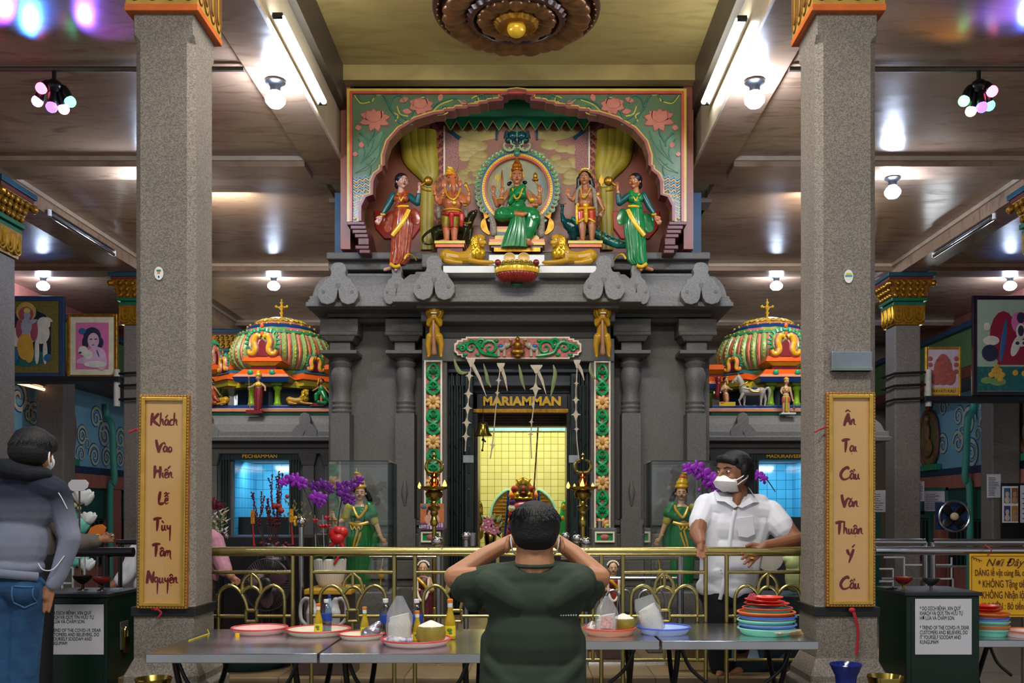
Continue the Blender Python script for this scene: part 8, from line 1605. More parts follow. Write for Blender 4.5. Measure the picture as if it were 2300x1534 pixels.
shp(pb, M_PPK, [('p', [(-w+.13,.13),(w-.13,.13),(w-.13,h-.13),(-w+.13,h-.13)])], -.004); shp(pb, M_PHR, [('e',.0,.62,.13,.13),('e',-.10,.52,.05,.10),('e',.12,.52,.05,.08)], -.008); shp(pb, M_PMV, [('e',.02,.55,.085,.115),('e',.06,.32,.15,.14),('e',.14,.24,.08,.13),('e',-.10,.26,.13,.05,-10),('e',.04,.40,.04,.06)], -.012); shp(pb, M_PWH, [('e',-.13,.40,.075,.07),('e',-.06,.34,.07,.07),('e',.05,.20,.17,.05)], -.016); shp(pb, M_PHR, [('e',-.17,.37,.022,.016),('e',-.01,.57,.022,.008),('e',.06,.57,.022,.008),('e',.02,.485,.02,.006)], -.020); shp(pb, M_PBL, [('e',-.14,.69,.055,.045),('e',.09,.36,.012,.06,-20)], -.018)
t, pb, w, h = framed('framed_picture', 'small gold framed red print with a yellow caption strip', 2078, 2158, 779, 889, 13.8, .035, M_GOLD, mat('print_lilac', '#b9a8b8', .4), zs2)
shp(pb, mat('print_brick', '#9a5048', .4, 0, .25, 30), [('e',0,.40,.14,.22),('e',0,.52,.09,.12),('e',-.10,.30,.09,.12),('e',.10,.30,.09,.12)]+[('e',s_*.19,z,.035,.035) for s_ in (-1,1) for z in (.38,.48,.57)], -.008); shp(pb, M_PYE, [('p', [(-w+.04,.04),(w-.04,.04),(w-.04,.14),(-w+.04,.14)])], -.006); write('print_caption', 'PARVATI KALI', (0,-.012,.09), .062, M_PRINT, pb, extrude=.001, sx=.95)
t, pb, w, h = framed('framed_picture', 'large dark framed altar photograph with yellow fruit, cut by the frame', 2184, 2390, 664, 889, 13.6, .06, mat('wine_black_frame', '#241a26', .3), mat('print_pale_green_tile', '#9aae9a', .4, 0, .06), zs2)
shp(pb, M_PTE, [('p', [(-w+.07,.07),(w-.07,.07),(w-.07,.42),(-w+.07,.42)])], -.004); shp(pb, mat('print_crimson', '#8a1f38', .4), [('p', [(-.32,.45),(.2,.45),(.15,.9),(-.05,.95)]),('e',-.22,.85,.2,.38)], -.008); shp(pb, M_PBL, [('e',-.22,.80,.035,.32,8)], -.012); shp(pb, M_PPK, [('e',.02,1.06,.13,.16)], -.010); shp(pb, M_PWH, [('e',.03,.93,.07,.12),('e',-.04,.72,.06,.16,20),('e',.04,.76,.10,.05),('e',-.46,1.0,.05,.06),('e',-.40,.80,.12,.07)], -.014); shp(pb, M_PHR, [('e',.03,.94,.045,.08),('e',-.02,.76,.03,.025),('e',.08,.76,.03,.025),('e',-.42,.62,.12,.12),('e',.03,1.13,.06,.08)], -.018)
for k, (x, z) in enumerate(((-.32,.42),(-.36,.36),(-.28,.36),(-.40,.30),(-.32,.29),(-.24,.30),(-.27,.24),(-.05,.33),(.08,.32))): shp(pb, M_PYE, [('e',x,z,.042,.042)], -.016)
shp(pb, mat('print_leaf_green', '#6f8f5a', .4), [('e',-.46,.22,.09,.05),('e',-.30,.2,.12,.06)], -.012)
# clamps on the columns that hold the shelf bars
for cx, lab, yv in ((-5.79, 'white pipe stub clamped to the column beside the framed child picture', (-6.05,)), (5.56, 'grey pipe stub clamped to the column beside the small framed print', (5.84,))):
	z = P(0, 870, 13.7).z; t = thing('clamped_pipe', lab, 'pipe', (cx, 13.9, z)); xx = yv[0]-cx; MB().tube([(xx,-.2,-.28),(xx,-.2,.26)], .045, 12).build('pipe_stub', mat('aged_white_pipe', '#b5b3aa', .5, 0, .15, 10), t)
	for q in (-.18, .02, .2): MB().tube([(-.22,-.22,q),(.22,-.22,q+.02),(.24,.2,q),(-.24,.2,q),(-.22,-.22,q)], .018, 6).build('clamp_band', M_BLACK, t)
# ------------------------------------------------------------------ things along the side walls
t = thing('wall_fan', 'dark bladed box fan with pale hub by the salmon wall', 'fan', P(2142, 1160, 14.4)); u = S(14.4)
MB().box(-36*u, 34*u, .05, .09, -30*u, 32*u).build('back_plate', mat('fan_navy', '#16345a', .4), t, False); b = MB(); b.T = Matrix.Rotation(math.pi/2, 4, 'X')
b.tube([(34*u*math.cos(2*math.pi*k/36), 34*u*math.sin(2*math.pi*k/36), .02) for k in range(36)], .018, 6, closed=True); b.build('guard_ring', M_STEEL, t)
for k in range(4): a = k*math.pi/2+.75; bb = MB(); bb.ell((19*u*math.cos(a), .0, 19*u*math.sin(a)), (14*u, .012, 10*u), 14, 8, Matrix.Rotation(-a, 3, 'Y') @ Matrix.Rotation(.3, 3, 'X')); bb.build('fan_blade', M_BLACK, t)
MB().ell((0,-.03,0), (10*u,.04,9*u)).build('fan_hub', mat('pale_hub', '#c9b48a', .4), t); MB().box(-.02,.02,.05,.1,-3.0*0-1.27,-30*u).build('fan_pole', M_BLACK, t, False)
t.children[-1].data.transform(Matrix.Identity(4))
M_AQUA = mat('aqua_drain_pipe', '#4fa892', .4, 0, .08)
def dpipe(label, X, y, e): return tag(MB().tube(bez([(X+e*.10,y,3.6),(X+e*.12,y,3.35),(X+e*.26,y-.1,3.15),(X+e*.28,y-.1,2.6),(X+e*.30,y-.1,2.1),(X+e*.22,y-.1,1.9),(X+e*.22,y-.1,.0)], 5), .062, 12).build('drain_pipe', M_AQUA), label, 'pipe')
dpipe('aqua drain pipe bending down the cloud mural behind the reaching arm', -8.3, 18.1, 1); dpipe('aqua drain pipe bending down the cloud mural beside the wall fan', 8.15, 16.95, -1)
for X, y, e, lab in ((-8.25, 16.4, 1, 'oval relief of a seated figure on the cloud mural behind the reaching arm'), (8.1, 15.0, -1, 'oval relief of a dark figure on the mural beside the plain post'), (8.1, 18.9, -1, 'oval relief half hidden by the pillar with the metal box')):
	t = thing('oval_relief', lab, 'relief', (X, y, 2.40), -math.pi/2 if e < 0 else math.pi/2); g = MB(); pts = [(.44*math.cos(k*math.pi/18), -.05, .58+.56*math.sin(k*math.pi/18)) for k in range(36)]; g.tube(pts, .04, 8, closed=True); g.build('oval_frame', mat('rose_brown_frame', '#8a5a50', .35), t)
	MB().prism([(.43*math.cos(k*math.pi/18), .58+.55*math.sin(k*math.pi/18)) for k in range(36)], -.03, .0).build('oval_ground', mat('relief_ground_%d' % (1 if e > 0 else 2), '#cfc6b8' if e > 0 else '#7a7a4a', .4, 0, .2, 5), t, False)
	g = MB(); g.ell((0,-.07,.40), (.24,.06,.2)); g.ell((0,-.08,.72), (.12,.06,.2)); g.ell((0,-.08,.98), (.075,.06,.09)); me = remeshed(g.bm, .02, 2); meshobj('relief_figure', me, mat('relief_figure_green', '#3f5a48' if e < 0 else '#8a6a4a', .35, 0, .35, 12), t, True); MB().box(-.5,.5,-.12,0,-.06,.06).build('relief_ledge', M_MINTB, t, False, .01)
	MB().ell((0,-.06,1.28), (.1,.04,.14)).build('relief_crest', M_ORNG, t)
def sheet(name, label, px0, px1, py0, py1, d, m, cat, lines=0, ax=0):
	a, c = P(px0, py1, d), P(px1, py0, d); o = MB().box(0, c.x-a.x, 0, .01, 0, c.z-a.z).build(name, m, None, False, loc=a); w, h = c.x-a.x, c.z-a.z; tag(o, label, cat)
	if lines:
		b = MB(); r = random.Random(px0)
		for k in range(lines): b.box(w*.1, w*(.5+.4*r.random()), -.003, 0, h*(.1+.8*k/lines), h*(.1+.8*k/lines)+h*.025)
		b.build('printed_line_pattern', mat('grey_print', '#4a4c52', .6), o, False)
	return o
sheet('pinned_notice', 'white typed notice on the plain post beside the framed photographs', 2217, 2248, 1065, 1118, 15.18, M_PAPER, 'notice', 12); sheet('pinned_notice', 'narrow white notice at the edge of the column beside the wall fan', 2059, 2076, 1081, 1126, 14.1, M_PAPER, 'notice', 10)
o = sheet('notice_board', 'white notice board in a teal frame behind the wall fan', 2075, 2122, 1102, 1148, 15.0, M_PAPER, 'notice board', 9); a = MB(); w, h = .34, .33
for q in ((-.04,w+.04,-.05,0),(-.04,w+.04,h,h+.05)): a.box(q[0],q[1],-.02,.02,q[2],q[3])
for q in ((-.04,0),(w,w+.04)): a.box(q[0],q[1],-.02,.02,-.05,h+.05)
a.build('board_frame', M_TEALW, o, False); MB().box(.1,.16,.0,.06,-1.62,-.05).build('board_post', M_TEALW, o, False)
o = sheet('notice_board', 'white notice board sliver between the pillar with the metal box and the clamped column', 1955, 1990, 1101, 1150, 14.6, M_PAPER, 'notice board', 8); MB().box(.1,.16,.0,.06,-1.5,-.0).build('board_post', M_TEALW, o, False)
t = thing('photo_panel', 'tall framed panel of four portrait photographs by the plain post', 'picture', P(2253, 1174, 14.9)); u = S(14.9); MB().box(0, 34*u, 0, .03, 0, 82*u).build('panel_frame', M_WHITE, t, False)
for k, (x, z, cc) in enumerate(((2,44,'#46648a'),(19,44,'#8a5a3a'),(2,4,'#3a4a7a'),(19,4,'#b5813a'))): o = MB().box(x*u, (x+14)*u, -.008, 0, z*u, (z+34)*u).build('photograph', mat('photo_%d' % k, cc, .3), t, False); MB().ell(((x+7)*u, -.010, (z+20)*u), (4.5*u,.004,6*u)).ell(((x+7)*u, -.009, (z+7)*u), (6*u,.004,8*u)).build('portrait', mat('portrait_tone_%d' % (k % 2), '#b08a70' if k % 2 else '#c9b8a8', .4), o, False)
o = sheet('photo_panel', 'white framed panel cut by the frame beside the four portraits', 2292, 2330, 1090, 1174, 14.9, M_PAPER, 'picture', 6)
for q, lab in (((P(2260,0,14.9).x, 14.93), 'dark stand behind the framed portrait panels'),): tag(MB().box(q[0]-.05, q[0]+.32, q[1], q[1]+.05, 0, P(0,1085,14.9).z).build('panel_stand', M_DKW, None, False), lab, 'stand')
# lotus lamp and white fabric at the far side
f = Fig('lotus_flower_stand', 'tall stand of white and aqua fabric lotus flowers behind the reaching arm', 'flower stand', 0, 840, 3.068, (560, 2080), 8.6)
M_AQF = mat('aqua_fabric', '#6fc7b8', .6, 0, .1); M_WHF = mat('white_fabric', '#dcdedd', .6, 0, .04)
for cx, cy, r, m in ((575,860,80,M_WHF), (570,850,62,M_AQF), (610,1000,62,M_WHF), (550,1060,80,M_AQF), (600,1320,62,M_WHF), (540,1290,80,M_AQF)):
	b = MB()
	for k in range(9): a = k*2*math.pi/9+cy; b.ell(f.c((cx+r*.55*math.cos(a), cy-r*.4*abs(math.sin(a))+10, r*.55*math.sin(a))), (r*.42*f.u, r*.16*f.u, r*.62*f.u), 10, 7, Matrix.Rotation(.6*math.cos(a), 3, 'Y') @ Matrix.Rotation(a+math.pi/2, 3, 'Z'))
	b.build('lotus_bloom', m, f.root)
f.tube('stand_pole', M_BRASS, [(555,2080,0),(555,1400,0),(552,900,0)], 9); f.solid('stand_vase', mat('teal_glaze', '#2f8f86', .2), [('l', [(525,950,0,22),(525,1000,0,26)])]); f.solid('stand_base', M_BRASS, [('e', (555,2070,0), (80,80,16))])
f.solid('cream_bulbs', mat('cream_petals', '#c9bb8a', .5), [('e', (530,905,-30), 18), ('e', (560,925,-30), 14)])
for nm, lab, cat, px, py, d, m, pts in (('orange_paper_leaf', 'orange leaf-shaped paper behind the reaching hand', 'paper', 216, 1204, 7.9, mat('orange_paper', '#d8701c', .5, 0, .1), ((-.085,.0),(-.03,-.01),(.03,.0),(.07,.03),(.085,.07),(.05,.10),(.0,.095),(-.05,.07))), ('paper_card', 'white rounded card above the fabric lotus flowers', 'card', 176, 1103, 8.2, M_PAPER, ((-.09,.02),(-.05,.0),(.04,.0),(.08,.03),(.09,.07),(.06,.1),(-.06,.1),(-.09,.07)))):
	o = MB().prism(pts, 0, .01).build(nm, m, None, False, .002, loc=P(px, py, d)); tag(o, lab, cat); MB().tube([(.0,.02,.03),(.0,.02,-o.location.z)], .008, 6).build('card_stick', M_WOOD, o)
# ------------------------------------------------------------------ behind the railing: lamps, statues in glass cases, flowers, fan
def oil_lamp(label, px, flames):
	d = 7.2; u = S(d); t = thing('oil_lamp', label, 'oil lamp', (P(px,0,d).x, d, .45)); Z = lambda y: (EYE-(y-VY)*u)-.45
	MB().lathe([(0,0),(.17,0),(.17,.02),(.13,.04),(.11,.07),(.05,.10),(.03,.14),(.03,.3),(.022,.32)], 32).build('lamp_base', M_BRASS, t)
	MB().lathe([(4.5*u,.3),(5*u,Z(1225)),(5*u,Z(1182)),(8*u,Z(1180)),(9*u,Z(1172)),(7*u,Z(1166)),(5.5*u,Z(1160)),(9*u,Z(1154)),(8*u,Z(1148)),(13*u,Z(1143)),(14*u,Z(1138)),(9*u,Z(1134)),(7*u,Z(1126)),(10*u,Z(1122)),(18*u,Z(1117)),(20*u,Z(1108)),(17*u,Z(1104)),(9*u,Z(1102))], 32).build('lamp_stem', M_BRASS, t)
	bw = MB().lathe([(8*u,Z(1104)),(20*u,Z(1102)),(30*u,Z(1097)),(34*u,Z(1093)),(32*u,Z(1094)),(20*u,Z(1099)),(0,Z(1100))], 40).build('oil_bowl', M_BRASS, t)
	MB().lathe([(6*u,Z(1098)),(9*u,Z(1090)),(11*u,Z(1082)),(6*u,Z(1074)),(9*u,Z(1070)),(5*u,Z(1064)),(3*u,Z(1058))], 24).build('lamp_finial', mat('copper_red_brass', '#8a4a20', .15, 1, .2, 10), t)
	b = MB(); b.tube(bez([(0,0,Z(1062)),(-12*u,0,Z(1060)),(-18*u,0,Z(1050)),(-15*u,0,Z(1038)),(-6*u,0,Z(1033))], 5), [4*u]*10+[4*u-.1*u*i for i in range(11)], 8); b.tube(bez([(0,0,Z(1062)),(12*u,0,Z(1060)),(18*u,0,Z(1050)),(15*u,0,Z(1038)),(6*u,0,Z(1033))], 5), [4*u]*10+[4*u-.1*u*i for i in range(11)], 8); b.lathe([(0,Z(1034)),(4*u,Z(1031)),(2*u,Z(1027)),(4*u,Z(1022)),(1*u,Z(1018)),(0,Z(1015))], 12); b.build('crescent_crest', M_BRASS, t)
	FL = mat('oil_flame', (1, .36, .06, 1), .4, emit=5, var=0)
	for x, y, r in flames: o = MB().lathe([(0,0),(r*.7*u,r*.5*u),(r*u,r*1.2*u),(r*.6*u,r*2.6*u),(0,r*3.8*u)], 12).build('flame', FL, t, loc=((x-px)*u, -.02 if r < 5 else -.05, Z(y)))
	return t
oil_lamp('tall brass oil lamp with crescent crest in front of the calendar', 975, ((943,1098,4.0),(974,1098,3.2),(1000,1097,5.0))); oil_lamp('tall brass oil lamp with crescent crest and four flames near the striped staff', 1309, ((1276,1098,4.2),(1290,1099,3.4),(1307,1097,5.2),(1331,1098,3.6)))
# calendar
a, c = P(944, 1190, 9.16), P(997, 1131, 9.16); t = thing('calendar', 'orange and purple wall calendar showing 2018 behind the oil lamp', 'calendar', a); w, h = c.x-a.x, c.z-a.z
MB().box(0,w,0,.01,0,h).build('calendar_sheet', mat('calendar_orange', '#b8683a', .5, 0, .1, 20), t, False); MB().box(0,w,-.003,0,0,h*.27).build('purple_strip', mat('calendar_purple', '#6a3a6a', .5), t, False); MB().box(w*.42,w*.6,-.005,0,h*.03,h*.24).build('date_square', M_PAPER, t, False); g = MB(); g.ell((w*.45,-.004,h*.62), (.035,.004,.05), 14, 8); g.ell((w*.5,-.003,h*.40), (.075,.004,.06), 14, 8); g.build('portrait', mat('calendar_portrait', '#c9967a', .5), t); g = MB(); g.ell((w*.45,-.0035,h*.68), (.045,.0035,.055), 14, 8); g.build('portrait_hair', mat('calendar_hair', '#3a2a3a', .5), t); write('calendar_year', '2018', (w*.76,-.005,h*.17), .06, M_WHITE, t, extrude=.001, sx=.8); write('calendar_text', '\u0BAE\u0BBE\u0BB0\u0BBF', (w*.2,-.005,h*.13), .05, M_WHITE, t, extrude=.001); MB().ell((w*.15,-.004,h*.88), (.03,.003,.02)).build('calendar_emblem', mat('calendar_teal', '#3a6a7a', .5), t)
# statues in glass cases
def case_statue(label, clabel, plabel, x0, mir):
	d = 7.2; f = Fig('green_sari_statue', label, 'statue', x0, 1000, 2.8726, (935, 920), d, mir=mir)
	hd = (945, 308, 0, 50, 6)
	body = f.blob('body', M_SKF, f.head(hd)+[('l', [(945,345,4,18), (945,385,0,20)]), ('e', (945,440,0), (58,34,66)), ('l', [(878,405,0,22), (850,480,-10,18), (800,500,-40,14), (790,470,-60,11)]), ('l', [(1008,405,0,22), (1045,500,-5,19), (1082,595,-15,12)]), ('l', [(942,480,0,40), (940,700,0,38), (912,860,0,22), (908,895,-10,14), (900,910,-36,10)]), ('l', [(940,700,0,38), (965,860,0,22), (968,895,-10,14), (975,910,-36,10)])] + f.hand((789,468,-62), 105, 48, 1, curl=.3) + f.hand((1084,600,-16), 305, 56, 1), 3)
	f.face(hd, body); f.blob('hair', M_HAIRS, [('e', f.hp(hd,0,-.26,-.25), (44,44,42)), ('l', [(985,310,30,16), (1000,350,40,20)])], 3.5)
	f.blob('crown', M_GYEL, [('e', (942,268,2), (45,44,22)), ('e', (938,245,2), (40,38,30)), ('e', (936,228,0), (32,30,26))], 3); f.solid('crown_gem', mat('orange_bead_cloth', '#c8602c', .4, 0, .4, 60), [('e', (932,212,0), (27,25,32))]); f.solid('crown_parasol', mat('lime_gold', '#a9a82a', .25, .3), [('e', (924,182,0), (22,22,12)), ('l', [(923,180,0,8), (920,150,0,3)])])
	f.blob('sari', M_SGRN, [('e', (945,450,-4), (66,44,62)), ('e', (920,450,-26), 28), ('e', (972,450,-26), 28), ('l', [(1000,390,0,30), (1030,440,-10,34), (960,470,-30,24)])], 3.5)
	f.blob('sleeve', mat('lime_yellow_sleeve', '#a39a22', .35, 0, .15, 12), [('l', [(872,405,0,30), (850,468,-8,28)])], 3.5); f.blob('sleeve', mat('lime_yellow_sleeve', '#a39a22', .35, 0, .15, 12), [('l', [(1012,420,0,30), (1040,495,-5,27)])], 3.5)
	f.skirt('skirt', M_SGRN, [(500,940,58,42), (540,938,72,52), (620,938,80,56), (740,938,78,52), (840,938,72,48), (890,938,66,44)], 18, .06); f.blob('shawl_fall', mat('green_silk_shade', '#0f6a34', .3, 0, .25, 18), [('l', [(1010,480,30,34), (1030,560,34,40), (1030,690,30,34)])], 4)
	f.tube('gold_belt', M_GYEL, [(884,505,-22), (915,512,-44), (950,512,-46), (1000,498,-22)], 12); f.tube('necklace', M_GYEL, [(905,400,-26), (930,450,-54), (950,465,-56), (985,420,-46), (990,390,-22)], 9)
	for x in (905, 930, 955): f.tube('belt_loop', M_GYEL, [(x-14,518,-50), (x,545,-56), (x+14,518,-50)], 4, sub=4)
	f.tube('sari_border', M_GYEL, [(940,545,-58), (920,620,-62), (905,700,-60), (935,640,-62), (960,560,-56)], 7)
	for p_ in ((1074,580,-14), (796,480,-58)): f.solid('bangle', M_GYEL, [('e', p_, (16,15,8))])
	f.tube('gold_mace', M_GYEL, [(1100,700,-20), (1085,800,-20), (1080,900,-20)], 4); f.solid('mace_head', M_GYEL, [('e', (1084,830,-20), (20,18,34))])
	s = -1 if mir else 1; cx = f.o.x; u = S(7.0)
	xa, xb = (P(738,0,7.0).x, P(872,0,7.0).x) if not mir else (P(1463,0,7.0).x, P(1601,0,7.0).x); z0 = f.o.z-.012; z1 = P(0,1036,7.0).z
	g = thing('glass_case', clabel, 'glass case', ((xa+xb)/2, 7.22, z0)); hw = (xb-xa)/2; hh = z1-z0
	for nm, q in (('front_pane', (-hw,hw,-.222,-.218)), ('rear_pane', (-hw,hw,.218,.222)), ('side_pane', (-hw,-hw+.004,-.218,.218)), ('side_pane', (hw-.004,hw,-.218,.218))): MB().box(q[0],q[1],q[2],q[3],0,hh).build(nm, M_GLASS, g, False)
	MB().box(-hw,hw,-.222,.222,hh,hh+.004).build('top_pane', M_GLASS, g, False); b = MB()
	for x in (-hw, hw):
		for y in (-.22, .22): b.box(x-.003, x+.003, y-.003, y+.003, 0, hh)
		b.box(x-.003, x+.003, -.22, .22, hh-.002, hh+.006)
	for y in (-.22, .22): b.box(-hw, hw, y-.003, y+.003, hh-.002, hh+.006)
	b.build('edge_frame', mat('dark_glass_edge', '#2a3434', .2), g, False)
	tag(MB().box(xa-.03, xb+.03, 6.97, 7.47, .45, z0-.001).build('stone_plinth', M_ST, None, False, .01), plabel, 'plinth')
case_statue('crowned statue in a green sari raising one hand beside the purple orchids', 'glass case around the green statue beside the white orchid pot', 'dark plinth under the glass case beside the white orchid pot', 480, None)
case_statue('crowned statue in a green sari partly hidden by the person in white', 'glass case around the green statue behind the person in white', 'dark plinth under the glass case behind the person in white', 1000, 945+1523)
# dolls at the barrier
def doll(label, px, base, cloth, gold):
	f = Fig('doll_statue', label, 'statue', px-100/2.8726, 1000, 2.8726, (100, base), 6.8)
	hd = (100, 795, 0, 42, 0); body = f.blob('body', M_SKF, f.head(hd)+[('l', [(100,830,0,14), (100,850,0,16)]), ('e', (100,890,0), (44,28,50)), ('l', [(62,865,0,16), (40,930,-20,13), (80,930,-44,10)]), ('l', [(138,865,0,16), (160,930,-20,13), (120,930,-44,10)]), ('l', [(100,920,0,26), (85,base-40,0,16), (85,base-6,-14,10)]), ('l', [(100,920,0,26), (115,base-40,0,16), (115,base-6,-14,10)])], 3)
	f.face(hd, body); f.blob('hair', M_HAIRS, [('e', f.hp(hd,0,-.26,-.25), (36,36,34))], 3); b = MB()
	for k in range(9): a = math.pi*(k+.5)/9; b.ell(f.c((100+34*math.cos(a), 778-30*math.sin(a), 6)), 8*f.u, 8, 5)
	b.build('flower_crown_pattern', M_CREAM, f.root); f.blob('bodice', cloth, [('e', (100,895,-3), (50,33,50))], 3.2); f.skirt('skirt', cloth, [(930,100,44,34), (960,100,56,44), (1050,100,60,46), (base-10,100,54,42)], 14, .07); f.tube('gold_sash', gold, [(70,860,-26), (110,900,-40), (140,950,-34)], 10); f.tube('flower_garland', M_CREAM, [(64,860,-20), (70,960,-48), (100,1000,-58), (130,960,-48), (136,860,-20)], 8)
	tag(MB().box(f.o.x-.12, f.o.x+.12, 6.68, 6.92, .45, f.o.z-.002).build('doll_stand', M_WOOD, None, False, .006), 'small stand under the '+label.split(' seen')[0]+(' below the calendar' if px < 1000 else ' by the praying man'), 'stand')
doll('small doll in a wine sari seen through the railing below the calendar', 951, 1180, mat('wine_sari', '#5a1f2a', .4, 0, .25, 25), M_GYEL); doll('small doll in a red sari seen through the railing beside the praying man', 1377, 1170, M_WINE, M_GYEL)
# ------------------------------------------------------------------ flowers
M_ORC = mat('purple_orchid', '#8420a6', .4, 0, .25, 12); M_ORCD = mat('deep_purple_orchid', '#5c127a', .4, 0, .2, 12); M_STEM = mat('dark_stem', '#2c2f1c', .5); M_LEAFG = mat('dark_green_leaf', '#18401f', .35, 0, .2, 8)
def blossom(f, x, y, dd, r, m, parent, rot=0):
	b = MB()
	for k, (a, l, w) in enumerate(((90,1.0,.62),(18,1.0,.95),(162,1.0,.95),(-54,.95,.6),(234,.95,.6))):
		a = math.radians(a+rot); c = f.c((x+r*.52*math.cos(a)*l, y-r*.52*math.sin(a)*l, dd)); b.ell(c, (r*.56*l*f.u, r*.12*f.u, r*.46*w*f.u), 12, 7, Matrix.Rotation(-a, 3, 'Y'))
	b.ell(f.c((x, y+r*.15, dd-r*.2)), (r*.16*f.u, r*.2*f.u, r*.24*f.u), 8, 6); return b.build('blossom', m, parent)
f = Fig('orchid_plant', 'purple orchid with red bow in a ribbed white pot beside the glass case', 'potted plant', 480, 1000, 2.8726, (750, 912), 6.5)
MB().lathe([(0,0),(62*f.u,0),(84*f.u,40*f.u),(100*f.u,110*f.u),(104*f.u,175*f.u),(98*f.u,182*f.u),(94*f.u,172*f.u),(60*f.u,165*f.u),(0,165*f.u)], 96, flute=lambda a, j: 1+.018*math.cos(36*a) if 0 < j < 5 else 1).build('pot', mat('white_ribbed_ceramic', '#c8c5bd', .35, 0, .04), f.root)
b = MB()
for k in range(11): a = 2*math.pi*k/11; c0_ = f.c((750, 745, 0)); b.tube(bez([c0_, f.c((750+70*math.cos(a), 690+20*math.sin(k), 70*math.sin(a))), f.c((750+130*math.cos(a), 735, 120*math.sin(a)))], 5), [4*f.u,18*f.u,28*f.u,30*f.u,30*f.u,28*f.u,26*f.u,22*f.u,14*f.u,8*f.u,2*f.u], 6, flat=.25)
b.build('foliage', M_LEAFG, f.root)
for pts in (((700,740,0),(660,560,-10),(640,420,-10),(560,240,-10),(480,230,-10)), ((740,740,0),(735,560,0),(738,380,0),(700,280,0),(640,265,0)), ((790,740,0),(800,560,-10),(815,420,-10),(850,300,-20),(930,220,-20))): f.tube('flower_stem', M_STEM, pts, [5,5,4,4,3])
rnd = random.Random(12)
for x, y, r, m in ((458,240,34,M_ORC),(505,225,46,M_ORC),(545,230,50,M_ORC),(575,250,44,M_ORC),(650,262,34,M_ORCD),(700,255,40,M_ORCD),(745,268,34,M_ORCD),(762,290,28,M_ORCD),(668,335,46,M_ORC),(705,345,42,M_ORC),(690,385,24,M_ORC),(830,270,44,M_ORCD),(850,310,50,M_ORCD),(890,260,40,M_ORCD),(940,232,38,M_ORCD),(875,345,46,M_ORCD),(900,360,24,M_ORC)): blossom(f, x, y, -30+rnd.uniform(-14,14), r, m, f.root, rnd.uniform(-25,25))
M_BOW = mat('red_satin', '#b01c1c', .3, 0, .15, 8)
bb = f.blob('ribbon_bow', M_BOW, [('e', (790,570,-70), (34,26,40), 20), ('e', (845,560,-70), (36,28,38), -20), ('e', (815,600,-80), (46,30,36)), ('e', (820,550,-80), (30,26,30)), ('l', [(800,620,-78,14), (770,650,-80,12)]), ('l', [(835,620,-78,14), (850,660,-80,12), (800,760,-100,8)])], 4, it=1)
for x, y in ((658,482),(735,465),(700,520),(740,518)): f.solid('small_bow', M_BOW, [('e', (x-10,y,-14), (11,7,9), 20), ('e', (x+10,y,-14), (11,7,9), -20), ('l', [(x,y,-14,4), (x-4,y+24,-14,3)])])
for x in (665, 718): f.tube('support_stake', mat('pale_stake', '#8a8f8c', .4), [(x,740,-10),(x-6,600,-10),(x-12,450,-10)], 3)
tag(MB().box(f.o.x-.14, f.o.x+.14, 6.32, 6.7, .45, f.o.z-.04).build('plant_stool', M_WOOD, None, False, .008), 'dark stool under the white orchid pot', 'stool'); tag(MB().box(f.o.x-.13, f.o.x+.19, 6.28, 6.72, f.o.z-.038, f.o.z-.001).build('yellow_tray', mat('yellow_lacquer', '#b58a1c', .35), None, False, .008), 'yellow slab under the white orchid pot', 'tray')
f = Fig('orchid_plant', 'purple orchid arching behind the person in white', 'potted plant', 1000, 1000, 2.8726, (1850, 912), 6.8)
MB().lathe([(0,0),(60*f.u,0),(95*f.u,100*f.u),(100*f.u,175*f.u),(90*f.u,175*f.u),(0,160*f.u)], 40).build('pot', mat('white_ribbed_ceramic', '#c8c5bd', .35), f.root)
f.tube('flower_stem', M_STEM, [(1850,740,0),(1830,400,0),(1760,220,-10),(1660,150,-10),(1560,140,-10)], [5,5,4,4,3]); f.tube('flower_stem', M_STEM, [(1860,740,0),(1900,400,0),(1960,230,0),(2050,200,0),(2130,300,0)], [5,5,4,4,3])
for x, y, r in ((1560,150,40),(1595,160,48),(1620,145,46),(1650,180,56),(1690,205,56),(1720,235,50),(1690,245,40),(1740,270,44),(1780,230,50),(2010,195,36),(2040,215,30)): blossom(f, x, y, -40+rnd.uniform(-14,14), r, M_ORC, f.root, rnd.uniform(-25,25))
f.solid('bud', M_ORC, [('e', (1635,290,-20), (10,10,14)), ('e', (2060,240,0), (10,10,12))])
tag(MB().box(f.o.x-.15, f.o.x+.15, 6.66, 6.98, .45, f.o.z-.002).build('plant_stool', M_WOOD, None, False, .008), 'dark stool under the orchid behind the person in white', 'stool')
